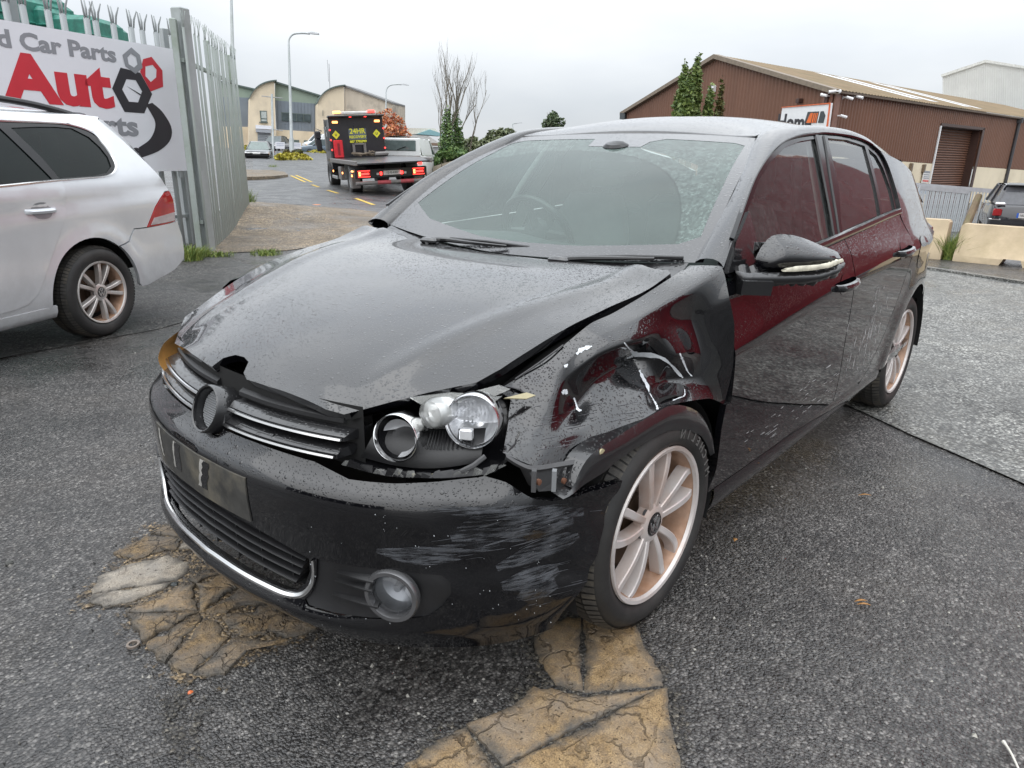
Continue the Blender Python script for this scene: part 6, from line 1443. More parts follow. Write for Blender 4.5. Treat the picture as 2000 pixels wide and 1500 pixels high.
# ------------------------------------------------------------------ simple vehicles further off
def vehicle(name, label, cat, loc, rz, L, Wd, Hh, paint, prof, cab, glassm=WINDK, plate=None, lamps=True, front_grille=False, wheel_r=.31, wb=(.16, .80), group=None, roofp=None, tails=True):
    """prof: body stations (x/L, z bottom, z top, half width factor); cab: (x/L, z, half width factor) outline stations bottom->top pairs; x from rear (0) to front (1)"""
    o = empty(name, loc, rz); tag(o, label, cat, group); h = Wd/2
    def ring(x, zb, zt, wf):
        w_ = h*wf; return [V((x, w_*.93, zb)), V((x, w_, zb+.12)), V((x, w_, zb+(zt-zb)*.62)), V((x, w_*.96, zt-.05)), V((x, w_*.80, zt)), V((x, 0, zt+.015)), V((x, -w_*.80, zt)), V((x, -w_*.96, zt-.05)), V((x, -w_, zb+(zt-zb)*.62)), V((x, -w_, zb+.12)), V((x, -w_*.93, zb))]
    m = MB(); m.loft([ring(x*L, *r) for x, *r in prof], cap=True); body = m.build('body', paint, o, 50)
    (b0, b1), (t0, t1), zb, zt, wt = cab
    base = lambda x, z, w_: [V((x, h*w_, z)), V((x, -h*w_, z))]
    m = MB(); P = [V((b0*L, h*.90, zb)), V((b1*L, h*.90, zb)), V((t1*L, h*wt, zt)), V((t0*L, h*wt, zt))]; Q = [V((p.x, -p.y, p.z)) for p in P]
    for nm, quad in (('side_window', P), ('side_window', Q[::-1]), ('windscreen', [P[1], Q[1], Q[2], P[2]]), ('rear_window', [P[0], P[3], Q[3], Q[0]])):
        m = MB(); m.add(quad, [(0, 1, 2, 3)]); m.build(nm, glassm, o)
    m = MB(); m.loft([[V((x, h*wt*f*k, zt+dz)) for f in (-1, -.6, 0, .6, 1)] for x, dz, k in ((t0*L-.04, -.02, 1), (t0*L+.15, .035, 1.0), ((t0+t1)/2*L, .05, 1.0), (t1*L-.15, .03, 1), (t1*L+.03, -.02, 1))], closed=False); m.build('roof', roofp or paint, o, 60)
    for s_ in (1, -1):
        for a, b in ((P[1], P[2]), (P[0], P[3]), (P[0].lerp(P[1], .48), P[3].lerp(P[2], .5))):
            m = MB(); a, b = V((a.x, a.y*s_, a.z)), V((b.x, b.y*s_, b.z)); m.tube([a, b], .045, 5); m.build('pillar', paint, o)
        for f in wb:
            m = MB(); c = V((f*L, s_*(h-.11), wheel_r)); m.lathe([(wheel_r*.6, .1*s_), (wheel_r*.9, .11*s_), (wheel_r, .07*s_), (wheel_r, -.1*s_), (.05, -.1*s_)], c, 'Y', 20); wl = m.build('wheel', RUBBER, o); m = MB(); m.lathe([(wheel_r*.62, .09*s_), (wheel_r*.55, .07*s_), (.03, .095*s_), (.001, .095*s_)], c, 'Y', 14); m.build('rim', ALLOY, wl)
        if lamps:
            x = prof[-1][0]*L; zt_ = prof[-1][2]; m = MB(); m.box((x+.0, s_*h*.70, zt_-.13), (.06, h*.38, .14), 0, .02); m.build('headlight', LENS if False else REFL, o); m = MB(); m.box((x-.03, s_*h*.93, zt_-.13), (.10, .08, .14), 0, .02); m.build('indicator', AMBER, o)
        if tails: x = prof[0][0]*L; m = MB(); m.box((x+.01, s_*h*.84, prof[0][2]-.14), (.06, h*.24, .20), 0, .02); m.build('tail_lamp', TAILRED, o)
    if front_grille:
        x = prof[-1][0]*L; m = MB(); m.box((x+.01, 0, prof[-1][2]-.13), (.05, h*.62, .17), 0, .01); g = m.build('grille', CHROME, o); m = MB()
        for k in range(5): m.box((x+.04, 0, prof[-1][2]-.19+k*.028), (.01, h*.56, .010))
        m.build('grille_bar', TRIMB, g); m = MB(); m.box((x+.05, 0, prof[-1][1]+.22), (.02, .5, .11)); m.build('number_plate', PLATEW, o); m = MB(); m.box((x-.02, 0, prof[-1][1]+.14), (.2, Wd*.98, .26), 0, .06); m.build('front_bumper', TRIMB, o)
        m = MB(); m.box((x-.02, 0, prof[-1][1]+.30), (.2, Wd*.99, .04), 0, .015); m.build('bumper_strip', CHROME, o)
    return o
SAL = [(0, .45, .85, .86), (.02, .3, .93, .93), (.2, .25, .96, 1), (.5, .22, .93, 1), (.75, .25, .90, 1), (.95, .3, .80, .95), (1, .35, .74, .88)]
def face(px, py, d, rel):
    """ground position and heading: rel is degrees from pointing at the camera"""
    p = at(px, py, d); a = math.atan2(CAM.y-p.y, CAM.x-p.x)+math.radians(rel); return p, a
def car_at(px, py, d, rel, L, **k):
    p, a = face(px, py, d, rel); p = p-V((math.cos(a), math.sin(a), 0))*L*.9; return p, a
p, a = car_at(504, 317, 51, -6, 4.74)
vehicle('saloon_car', 'grey older saloon with chrome grille facing us beside the yellow shrub', 'car', p, a, 4.74, 1.80, 1.45, pm('grey_car_paint', (.055, .058, .062), .25, coat=1.), SAL, ((.12, .70), (.24, .55), .92, 1.42, .66), front_grille=True, glassm=pm('light_car_glass', (.16, .20, .19), .1))
p, a = car_at(528, 297, 66, -20, 4.3)
vehicle('saloon_car', 'dark car parked behind the grey saloon, only its cabin showing', 'car', p, a, 4.3, 1.78, 1.45, pm('dark_car_paint', (.03, .033, .04), .25, coat=1.), SAL, ((.12, .72), (.24, .56), .92, 1.44, .68), front_grille=False)
p, a = car_at(592, 303, 66, -75, 4.2)
vehicle('hatchback_car', 'blue-grey car parked behind the low yellow shrub', 'car', p, a, 4.2, 1.75, 1.45, pm('bluegrey_car_paint', (.10, .14, .18), .25, coat=1.), SAL, ((.05, .72), (.14, .55), .92, 1.45, .7), tails=False)
p, a = car_at(604, 299, 71, -75, 4.6); p = p+V((0, 0, .0))
vn = vehicle('panel_van', 'white van with blue graphics left of the truck cab', 'van', p, a, 4.6, 1.85, 1.9, WHITE, [(0, .4, 1.75, .95), (.05, .3, 1.85, 1), (.62, .28, 1.85, 1), (.72, .28, 1.30, 1), (.95, .3, 1.05, .96), (1, .4, .9, .9)], ((.55, .86), (.58, .72), 1.15, 1.80, .80))
m = MB(); m.box((1.4, .94, 1.2), (1.6, .02, .5)); m.build('blue_graphic', BLUEP, vn)
# white van beside the truck, tail towards us
p, a = face(783, 358, 28.5, 180-12); p = V((p.x, p.y, .02))
vv = vehicle('panel_van', 'small white van ahead of the truck bed, seen from behind', 'van', p, a, 4.2, 1.80, 1.8, WHITE, [(0, .40, 1.05, .93), (.02, .32, 1.15, .98), (.3, .28, 1.2, 1), (.6, .28, 1.2, 1), (.8, .28, 1.05, 1), (1, .4, .8, .9)], ((.0, .86), (.05, .62), 1.12, 1.72, .80), lamps=False)
m = MB(); m.loft([[V((x, s_*y, z)) for y, z in ((.88, 1.10), (.80, 1.5), (.70, 1.78), (.0, 1.84))] for x in (.10, 1.2, 2.5) for s_ in (1,)], closed=False); m.loft([[V((x, -y, z)) for y, z in ((.88, 1.10), (.80, 1.5), (.70, 1.78), (.0, 1.84))] for x in (.10, 1.2, 2.5)], closed=False); m.build('load_body', WHITE, vv, 60)
m = MB(); m.box((.02, 0, 1.40), (.10, 1.66, .72), 0, .05); m.build('rear_door_panel', WHITE, vv); m = MB(); m.box((-.03, .0, 1.46), (.04, 1.30, .40), 0, .05); m.build('rear_glass', pm('van_glass', (.12, .15, .15), .1), vv); m = MB(); m.tube([(-.06, .1, 1.30), (-.06, -.25, 1.42)], .012, 5); m.build('wiper', TRIMB, vv)
m = MB(); m.box((-.03, 0, .45), (.1, 1.76, .2), 0, .04); m.build('rear_bumper', PLASTIC, vv)
m = MB(); m.box((-.0, -.80, .86), (.06, .16, .22), 0, .02); m.build('lit_tail_lamp', LITRED, vv)
# dark SUV beyond the barriers
p, a = face(2003, 448, 20.2, 180+7); p.z = hgt(p.x, p.y) if True else p.z
sv = vehicle('suv', 'black sport utility car with an Irish plate behind the concrete barriers', 'car', V((p.x, p.y, -.92)), a, 4.5, 1.84, 1.68, pm('black_car_paint', (.012, .012, .018), .12, coat=1.), [(0, .45, 1.0, .92), (.015, .35, 1.08, .97), (.2, .3, 1.1, 1), (.6, .3, 1.05, 1), (.8, .3, 1.0, 1), (1, .4, .85, .9)], ((.02, .76), (.11, .58), 1.08, 1.60, .72), glassm=pm('suv_glass', (.10, .105, .115), .15), lamps=False, wheel_r=.36)
m = MB(); m.box((-.02, .02, .80), (.02, .54, .13)); pl_ = m.build('number_plate', PLATEW, sv); m = MB(); m.box((-.026, .27, .80), (.02, .05, .13)); m.build('plate_band', BLUEP, sv)
text('plate_text', '182-LD-2045', .085, frame((-.033, .0, .80), (0, -1, 0), (0, 0, 1)), SIGNK, sv, .001, .001)
m = MB(); m.loft([[V((-.03+dx, r*.09*math.cos(t_), .985+r*.035*math.sin(t_))) for t_ in np.linspace(0, 2*math.pi, 20, endpoint=False)] for r, dx in ((1, 0), (1, -.01), (.2, -.015))], cap=True); m.build('oval_badge', CHROME, sv)
for s_ in (1, -1): m = MB(); m.box((.02, s_*.74, 1.10), (.10, .26, .09), 0, .03); m.build('tail_lamp_clear', REFL, sv); m = MB(); m.box((-.005, s_*.80, .66), (.05, .3, .04), 0, .01); m.build('bumper_chrome', CHROME, sv)
m = MB(); m.loft([[V((x, y, 1.63+dz)) for y in (-.62, 0, .62)] for x, dz in ((.30, .0), (.42, .035), (.8, .05))], closed=False); m.build('roof_spoiler', TRIMB, sv)
# ------------------------------------------------------------------ recovery truck
hd = V((-.458, -.888, 0)); rc = on_z(686, 375); lf = V((-hd.y, hd.x, 0))
TK = empty('recovery_truck', rc-lf*1.03); TK.rotation_euler = (math.radians(-3.6), 0, math.atan2(hd.y, hd.x)); tag(TK, 'black and red flatbed recovery truck driving away with its lamps lit', 'truck')
TK.rotation_mode = 'XYZ'
def tb(name, c, d, mat, par=TK, bev=.02, rz=0): m = MB(); m.box(c, d, rz, bev); return m.build(name, mat, par)
hbp = MB(); hbp.prism([V((3.97, .98, .98)), V((3.97, .98, 2.42)), V((3.97, -.98, 2.42)), V((3.97, -.98, .98))], (.10, 0, 0)); hb = hbp.build('headboard', TRUCKK, TK)
tb('headboard_canopy', (3.91, 0, 2.45), (.36, 2.02, .07), TRUCKK, hb)
for s_ in (1, -1): tb('headboard_edge', (5.2, s_*.97, 1.7), (.10, .05, 1.42), TRUCKG, hb)
cabm = MB(); cabm.loft([[V((x, s*w_, z)) for s, z in ((1, .62), (1, 1.5), (.93, 2.38), (-.93, 2.38), (-1, 1.5), (-1, .62))] for x, w_ in ((4.2, .98), (4.65, 1.0), (5.55, .99), (6.0, .9))], cap=True); cb = cabm.build('cab', TRUCKK, TK, 30)
tb('cab_window', (5.2, .95, 1.85), (.8, .05, .6), WINDK, cb)
tb('light_bar', (4.25, -.05, 2.57), (.26, 1.5, .10), pm('lightbar_white', (.6, .6, .58), .3), TK)
for y, mt in ((.62, LITORG), (-.62, LITRED)): tb('beacon', (4.19, y, 2.60), (.26, .26, .09), mt, TK)
for y in (.76, -.76): tb('work_lamp', (3.89, y, 2.26), (.05, .20, .08), LITORG, hb)
for y in (.22, -.32): tb('marker_lamp', (3.75, y, 2.42), (.03, .09, .03), LITRED, hb)
for s_ in (1, -1):
    for z in (2.0, 1.66, 1.32): tb('marker_lamp', (3.88, s_*.97, z), (.05, .06, .05), LITRED, hb)
    for x, z in ((.95, .62), (3.2, .62), (-1.0, .60)): tb('side_marker', (x, s_*1.10, z), (.10, .03, .07), LITORG, TK)
    for k, (y, z, h_) in enumerate(((1.33, 1.86, .30), (1.33, 1.50, .46))): tb('door_mirror', (5.6, s_*(y-.12), z), (.12, .20, h_), TRUCKK, cb, .04)
    m = MB(); m.tube([(5.65, s_*1.05, 2.0), (5.65, s_*1.32, 2.12), (5.65, s_*1.33, 1.5), (5.65, s_*1.05, 1.32)], .025, 6); m.build('mirror_arm', TRUCKG, cb)
    tb('side_rail', (.6, s_*1.12, .98), (5.55, .06, .14), TRUCKG, TK); tb('tool_locker', (1.45, s_*1.02, .60), (.62, .2, .42), TRUCKG, TK); tb('side_guard', (3.0, s_*1.08, .42), (1.3, .05, .12), GREYM, TK); tb('mud_flap', (-.75, s_*.98, .46), (.36, .26, .5), TRUCKG, TK)
    m = MB(); rings = [[V((.56*math.cos(q), y, .44+.56*math.sin(q))) for y in (s_*.72, s_*1.10)] for q in np.linspace(.05, math.pi-.05, 14)]; m.loft(rings, closed=False); m.build('mudguard', GREYM, TK)
    for x in (0, 4.9):
        m = MB(); c = V((x, s_*.92, .44)); m.lathe([(.26, .10*s_), (.38, .13*s_), (.435, .10*s_), (.44, -.22*s_), (.2, -.24*s_)], c, 'Y', 26); wl = m.build('wheel', RUBBER, TK); m = MB(); m.lathe([(.27, .10*s_), (.25, .02*s_), (.10, .0), (.08, .08*s_), (.001, .08*s_)], c, 'Y', 20); m.build('rim', GREYM, wl)
    tb('tail_light_housing', (-1.58, s_*.83, .66), (.05, .40, .19), pm('tail_housing', (.25, .01, .01), .3), TK); tb('lit_tail_lamp', (-1.612, s_*.83, .66), (.02, .30, .055), LITRED, TK, .004); tb('lit_stop_lamp', (-1.612, s_*.70 if s_ < 0 else .96, .66), (.02, .06, .12), LITORG, TK, .004)
    tb('tail_frame', (-1.61, s_*.83, .745), (.02, .36, .02), LITRED, TK, .002); tb('tail_frame', (-1.61, s_*.83, .575), (.02, .36, .02), LITRED, TK, .002)
    tb('round_reflector', (-1.60, s_*.42, .64), (.02, .07, .07), LITWHT if False else PLATEW, TK, .02); tb('red_reflector', (-1.60, s_*.32, .65), (.02, .07, .10), LITRED, TK, .01)
bm_ = MB(); bm_.prism([V((3.95, 1.14, .93)), V((3.95, 1.14, 1.03)), V((-1.4, 1.14, 1.03)), V((-2.05, 1.05, .97)), V((-2.05, 1.05, .93))], (0, -2.28, 0)); bm_.build('flat_bed', TRUCKK, TK, 20)
tb('chassis', (1.5, 0, .66), (5.8, .9, .3), VOID, TK); tb('rear_beam', (-1.5, 0, .66), (.12, 2.2, .28), TRUCKK, TK); tb('bed_bracket', (-1.56, -.05, .86), (.1, .5, .14), VOID, TK)
m = MB(); m.tube([(-1.75, 1.12, .40), (-1.75, -1.12, .40)], .055, 10); ur = m.build('under_run_bar', TRUCKG, TK)
for y in (.28, -.42): m = MB(); m.tube([(-1.75, y+.2, .40), (-1.75, y-.2, .40)], .058, 10, False); m.build('red_band', pm('faded_red', (.35, .06, .07), .6), ur)
tb('number_plate', (-1.572, -.03, .66), (.015, .54, .13), PLATEW, TK, .003); text('plate_text', '12-G-6307', .085, frame((-1.582, -.03, .66), (0, -1, 0), (0, 0, 1)), SIGNK, TK, .001, .001)
tb('indicator_lamp', (-1.35, 1.13, .74), (.24, .05, .05), LITORG, TK)
m = MB(); m.box((3.85, .74, 1.34), (.16, .32, .62), 0, .03); rb = m.build('red_locker', REDP, TK); m = MB(); m.box((3.76, .74, 1.34), (.01, .08, .40)); m.build('locker_print', pm('dark_red_print', (.2, .01, .015), .5), rb)
for y in (-.2, .2): tb('winch_frame', (3.75, y, 1.30), (.10, .09, .42), TRUCKG, TK)
tb('winch_frame', (3.75, 0, 1.48), (.10, .5, .06), TRUCKG, TK)
m = MB()
for k in range(14): r_ = random.Random(k); m.tube([(3.4+r_.uniform(-.3, .2), .35-r_.random()*.9, 1.06+r_.random()*.10), (3.4+r_.uniform(-.3, .2), .35-r_.random()*.9, 1.10+r_.random()*.16)], .025, 5)
m.build('chains_and_straps', pm('dirty_straps', (.14, .11, .08), .8, var=.4), TK); tb('winch_box', (3.3, -.68, 1.12), (.4, .5, .16), TRUCKG, TK, .05)
FT = lambda y, z: frame((3.962, y, z), (0, -1, 0), (0, 0, 1))
tb('text_panel', (3.966, -.02, 1.83), (.012, .64, .38), pm('text_panel', (.10, .12, .14), .5), hb, .002)
text('lettering', '24HR', .245, frame((3.956, -.02, 1.93), (0, -1, 0), (0, 0, 1)), YEL, hb, .002, .006); text('lettering', 'RECOVERY', .125, frame((3.956, -.02, 1.735), (0, -1, 0), (0, 0, 1)), YEL, hb, .002, .004); text('lettering', '087 7795999', .115, frame((3.962, -.02, 1.575), (0, -1, 0), (0, 0, 1)), YEL, hb, .002, .005)
for y in (.76, -.72):
    m = MB(); m.prism([V((3.962, y, 1.83+.15)), V((3.962, y+.14, 1.83)), V((3.962, y, 1.83-.15)), V((3.962, y-.14, 1.83))], (-.006, 0, 0)); dm = m.build('warning_diamond', YEL, hb); text('diamond_mark', 'U', .11, frame((3.953, y, 1.825), (0, -1, 0), (0, 0, 1)), SIGNK, hb, .001, .004)
for y, z in ((.80, 1.62), (-.86, 1.55)): tb('white_lamp', (5.2, y, z), (.02, .07, .07), PLATEW, hb)
# ------------------------------------------------------------------ trees in the middle distance
t1 = empty('autumn_tree', at(775, 312, 44)); tag(t1, 'orange-red autumn tree behind the recovery truck', 'tree'); o_ = t1.location.copy()
bl = [(at(x, y, 44+rnd.uniform(-.6, .6))-o_, r*44/1369) for x, y, r in ((745, 232, 14), (760, 228, 15), (775, 245, 18), (788, 262, 15), (768, 265, 20), (757, 250, 18), (780, 282, 16), (765, 290, 18), (795, 280, 9), (748, 270, 15), (752, 300, 14))]
leaves('crown', bl, 2600, .085, LEAFO, t1, 5); leaves('green_crown', [(at(x, y, 43.6)-o_, r*44/1369) for x, y, r in ((762, 288, 14), (776, 292, 12), (752, 282, 10))], 420, .085, LEAFY, t1, 6)
branches('trunk', (0, 0, -.6), (0, 0, 1), 2.0, .10, 3, BARK, t1, 8)
def ivy_tree(px, top, base, d, seed, label, w_):
    B0 = at(px, base, d); t_ = empty('ivy_clad_tree', (B0.x, B0.y, B0.z)); tag(t_, label, 'tree', 'bare trees wrapped in ivy'); H_ = (base-top)*d/1369
    branches('trunk', (0, 0, 0), (0, 0, 1), H_*.66, .085, 3, BARK, t_, seed, .36, .5, .66, 4)
    r_ = random.Random(seed); cl = []
    for k in range(16): q = k/15; cl.append((V((r_.uniform(-.1, .1), r_.uniform(-.1, .1), q*H_*.48)), (.42*(1-.62*q)*w_, .42*(1-.62*q)*w_, .34)))
    leaves('ivy', cl, 2600, .06, LEAFG, t_, seed)
ivy_tree(874, 130, 318, 33, 3, 'left bare tree with ivy climbing its trunk, above the retaining wall', 1.1)
ivy_tree(891, 140, 318, 33.6, 12, 'right bare tree with ivy climbing its trunk, above the retaining wall', 1.0)
sap = empty('bare_sapling', at(862, 318, 34)); tag(sap, 'thin bare sapling left of the two ivy-clad trees', 'tree'); branches('trunk', (0, 0, 0), (.12, .0, 1), 2.6, .045, 3, BARK, sap, 31, .35, .6, .7, 3)
sap = empty('bare_sapling', at(915, 318, 34)); tag(sap, 'leafless sapling at the right edge of the ivy-clad trees', 'tree'); branches('trunk', (0, 0, 0), (-.05, .1, 1), 2.2, .04, 3, BARK, sap, 35, .35, .6, .7, 3)
bush('ivy_bank', 'bank of ivy spilling over the retaining wall under the bare trees', [(850, 315, 9), (862, 305, 12), (878, 300, 13), (893, 300, 12), (905, 303, 10), (846, 330, 7), (880, 312, 10), (858, 322, 8)], 31, 3000, .075, LEAFG, 'ivy', 9, .5)
bush('hedge_bush', 'olive green bush between the ivy trees and the hatchback roof', [(915, 285, 14), (930, 290, 14), (925, 275, 10), (945, 285, 14), (910, 300, 12), (935, 300, 12)], 42, 2200, .10, LEAFD, 'bush', 10, 1.2, 'bushes along the lane')
bush('hedge_bush', 'tallest dark bush rising beside the windscreen pillar', [(965, 268, 17), (980, 262, 14), (995, 262, 13), (955, 280, 16), (975, 282, 17), (1005, 268, 10), (990, 280, 16)], 50, 2400, .11, LEAFD, 'bush', 11, 1.2, 'bushes along the lane')
bush('young_tree', 'single round-topped green tree showing above the hatchback roof', [(1080, 235, 14), (1068, 242, 11), (1092, 240, 12), (1080, 225, 10), (1075, 252, 14), (1090, 255, 12)], 42, 900, .10, leafmat('grey_green_leaves', (.04, .07, .03), (.11, .15, .07)), 'tree', 12, .6)
W7 = Wall(880, 330, 30, -38); m = MB(); m.prism(W7.q([(846, 325), (905, 308), (945, 302), (945, 410), (860, 400), (842, 372)]), -W7.n*.35); rw = m.build('retaining_wall', pm('retaining_concrete', (.42, .36, .28), .9, var=.15, scale=1.2, dirt=(.2, .18, .14), dirtamt=.6, streak=True)); tag(rw, 'stained concrete retaining wall below the ivy', 'wall')
for k in range(5): x = 862+k*17; m = MB(); m.prism(W7.q([(x, 318), (x+1.4, 317.6), (x+2, 400), (x+.5, 400)], .012), -W7.n*.02); q = m.build('wall_joint', pm('joint_brown', (.12, .10, .08), .9), rw)  # dark brown strips mark the wall joints
# far sheds over the van
W8 = Wall(820, 290, 95, 8)
fs_ = empty('far_shed', W8.p(820, 290)); tag(fs_, 'distant shed with pale roof and blue gable beyond the white van', 'building')
for nm, px, mt, off in (('wall', [(795, 285), (860, 287), (860, 310), (795, 310)], pm('far_wall', (.55, .56, .56), .8), .2), ('roof', [(790, 262), (835, 265), (862, 283), (795, 281)], pm('far_roof', (.50, .50, .49), .7), .5), ('upper_roof', [(795, 250), (850, 251), (858, 262), (795, 262)], pm('cream_roof', (.60, .57, .50), .8), .1), ('gable', [(812, 262), (838, 253), (862, 261), (862, 266)], TEAL, .6), ('roof_edge', [(795, 277), (862, 280), (862, 285), (795, 283)], pm('brown_fascia', (.20, .14, .10), .7), .9), ('window', [(802, 286), (823, 287), (823, 293), (802, 292.5)], WINDK, .5)):
    m = MB(); m.prism([p-fs_.location for p in W8.q(px, off)], -W8.n*4); m.build(nm, mt, fs_, 20)
# ------------------------------------------------------------------ brown warehouse
BC, BL_, BRd = V((-30.8, -9.24, 4.0)), V((-41.57, -26.44, 4.0)), V((-.9893, .1457, 0))
WH = empty('warehouse', (BC.x, BC.y, -1.1)); tag(WH, 'brown ribbed warehouse with cream plinth and roller door', 'building'); o_ = WH.location.copy()
gd = (BL_-BC); gl_ = V((gd.x, gd.y, 0)).normalized(); GL = V((gd.x, gd.y, 0)).length
gn = V((-gl_.y, gl_.x, 0)); gn = gn if gn.dot(CAM-BC) > 0 else -gn
bn = V((-BRd.y, BRd.x, 0)); bn = bn if bn.dot(CAM-BC) > 0 else -bn
def gpt(s, z, off=0.): return BC+gl_*s+V((0, 0, z-4.0))+gn*off-o_
def lpt(s, z, off=0.): return BC+BRd*s+V((0, 0, z-4.0))+bn*off-o_
APX, AZ = .458*GL, 6.33; LW = 46.
eave = lambda s: 4.0
m = MB(); m.add([gpt(0, -1.2), gpt(0, 4.0), gpt(APX, AZ), gpt(GL, 4.0), gpt(GL, -1.2)], [(0, 1, 2, 3, 4)]); m.build('gable_wall', BROWN, WH)
pz = lambda s: 1.43-.020*s
# long wall in cladding above, plinth below, with a door opening
DS, DE, DT = 11.7, 17.7, 3.08
def wallseg(a, b, z0, z1, mat, name, off=0.): m = MB(); m.add([lpt(a, z0(a), off), lpt(b, z0(b), off), lpt(b, z1(b), off), lpt(a, z1(a), off)], [(0, 1, 2, 3)]); return m.build(name, mat, WH)
wallseg(0, DS, pz, eave, BROWN, 'clad_wall'); wallseg(DE, LW, pz, eave, BROWN, 'clad_wall'); wallseg(DS, DE, lambda s: DT, eave, BROWN, 'clad_wall')
wallseg(0, DS, lambda s: -1.6, pz, PLINTH, 'plinth', .05); wallseg(DE, LW, lambda s: -2.2, pz, PLINTH, 'plinth', .05)
# rib rows as real sheets of corrugation
def ribs(fn, s0, s1, zlo, zhi, pitch, name, mat=BROWN):
    m = MB(); s = s0
    while s < s1:
        a, b = zlo(s), zhi(s)
        if b-a > .05: m.add([fn(s, a, .0), fn(s+pitch*.2, a, .05), fn(s+pitch*.5, a, .05), fn(s+pitch*.7, a, .0), fn(s, b, .0), fn(s+pitch*.2, b, .05), fn(s+pitch*.5, b, .05), fn(s+pitch*.7, b, .0)], [(0, 1, 5, 4), (1, 2, 6, 5), (2, 3, 7, 6)])
        s += pitch
    tag(m.build(name, mat, WH, 10, False), kind='stuff')
ribs(gpt, .25, GL-.1, lambda s: -1.2, lambda s: (4+(AZ-4)*s/APX if s < APX else AZ-(AZ-4)*(s-APX)/(GL-APX))-.12, .28, 'cladding_ribs')
ribs(lpt, .55, DS-.05, lambda s: pz(s)+.02, lambda s: 3.93, .28, 'cladding_ribs'); ribs(lpt, DE+.1, LW, lambda s: pz(s)+.02, lambda s: 3.93, .28, 'cladding_ribs'); ribs(lpt, DS, DE, lambda s: DT+.05, lambda s: 3.93, .28, 'cladding_ribs')
# roof
ov = .25
def rp(s, q, lift=0.):   # along the long side, q 0 eave..1 ridge
    e = lpt(s, 4.02, ov*(1-q)); r_ = gpt(APX, AZ+.03)+BRd*s; return e.lerp(r_, q)+V((0, 0, lift))
m = MB(); m.add([rp(-.25, 0), rp(LW, 0), rp(LW, 1), rp(-.25, 1)], [(0, 1, 2, 3)]); far = BL_-o_; m.add([rp(-.25, 1), rp(LW, 1), far+BRd*LW, far-BRd*.25], [(0, 1, 2, 3)]); m.build('roof', ROOFB, WH)
m = MB(); k = 0
for i in range(150):
    s = -.2+i*.3
    m.add([rp(s, 0, .003), rp(s+.09, 0, .035), rp(s+.18, 0, .003), rp(s, 1, .003), rp(s+.09, 1, .035), rp(s+.18, 1, .003)], [(0, 1, 4, 3), (1, 2, 5, 4)])
tag(m.build('roof_corrugation', ROOFB, WH, 10, False), kind='stuff')
for s0, s1 in ((9.2, 10.6), (11.6, 12.8), (16.4, 17.6), (18.5, 19.5)): m = MB(); m.add([rp(s0, .12, .045), rp(s1, .12, .045), rp(s1, .93, .045), rp(s0, .93, .045)], [(0, 1, 2, 3)]); m.build('rooflight', SKYLT, WH)
m = MB(); m.prism([gpt(-.3, 3.86, .3), gpt(-.3, 4.06, .3), gpt(APX, AZ+.09, .3), gpt(APX, AZ-.12, .3)], -gn*.32); m.prism([gpt(APX, AZ+.09, .3), gpt(GL+.3, 4.06, .3), gpt(GL+.3, 3.86, .3), gpt(APX, AZ-.12, .3)], -gn*.32); m.build('verge_trim', pm('verge_trim', (.20, .16, .12), .6), WH)
m = MB(); m.prism([lpt(-.1, 3.92, .02), lpt(-.1, 4.02, .02), lpt(-.1, 4.0, .26), lpt(-.1, 3.92, .24)], BRd*LW); m.build('gutter', pm('gutter_brown', (.16, .12, .09), .5), WH)
m = MB(); m.prism([gpt(.0, -1.1, .03), gpt(.0, 3.95, .03), gpt(.55, 3.95, .03), gpt(.55, -1.1, .03)], gn*.05); m.prism([lpt(.0, -1.1, .03), lpt(.0, 3.9, .03), lpt(.45, 3.9, .03), lpt(.45, -1.1, .03)], bn*.06); m.build('corner_flashing', pm('corner_flashing', (.20, .095, .065), .5), WH)
m = MB(); m.tube([gpt(.25, 3.9, .14), gpt(.25, -1.1, .14)], .09, 8); m.build('downpipe', BROWND, WH)
m = MB(); m.tube([lpt(23.6, 3.9, .14), lpt(23.6, -1.8, .14)], .10, 8); m.box(lpt(23.6, 3.85, .16), (.3, .3, .3)); m.build('downpipe', pm('dark_downpipe', (.05, .05, .055), .5), WH)
m = MB(); m.tube([gpt(GL-.1, 3.9, .14), gpt(GL-.1, -1.1, .14)], .10, 8); m.box(gpt(GL-.1, 3.8, .16), (.4, .4, .4)); m.build('downpipe', pm('dark_downpipe_far', (.06, .07, .075), .5), WH)
# roller door: recess, slats, white jamb
m = MB(); m.prism([lpt(DS, -1.4, 0), lpt(DS, DT, 0), lpt(DS+.03, DT, 0), lpt(DS+.03, -1.4, 0)], -bn*.5); m.prism([lpt(DE, -1.4, 0), lpt(DE, DT, 0), lpt(DE-.03, DT, 0), lpt(DE-.03, -1.4, 0)], -bn*.5); m.prism([lpt(DS, DT, 0), lpt(DE, DT, 0), lpt(DE, DT-.03, 0), lpt(DS, DT-.03, 0)], -bn*.5); m.build('door_reveal', BROWND, WH)
rdw_ = empty('x'); bpy.data.objects.remove(rdw_)
m = MB(); m.add([lpt(DS, -1.6, -.45), lpt(DE, -1.6, -.45), lpt(DE, DT, -.45), lpt(DS, DT, -.45)], [(0, 1, 2, 3)]); rol = m.build('roller_door', BROWND, WH)
SLAT = None
for k in range(34):
    z = -1.3+k*.128
    if SLAT is None: m = MB(); m.prism([lpt(DS+.05, z, -.44), lpt(DS+.05, z+.05, -.39), lpt(DS+.05, z+.10, -.44)], BRd*(DE-DS-.1)); SLAT = m.build('door_slat', BROWN, rol, 10, False)
    else: o = SLAT.copy(); COL.objects.link(o); o.location.z = k*.128
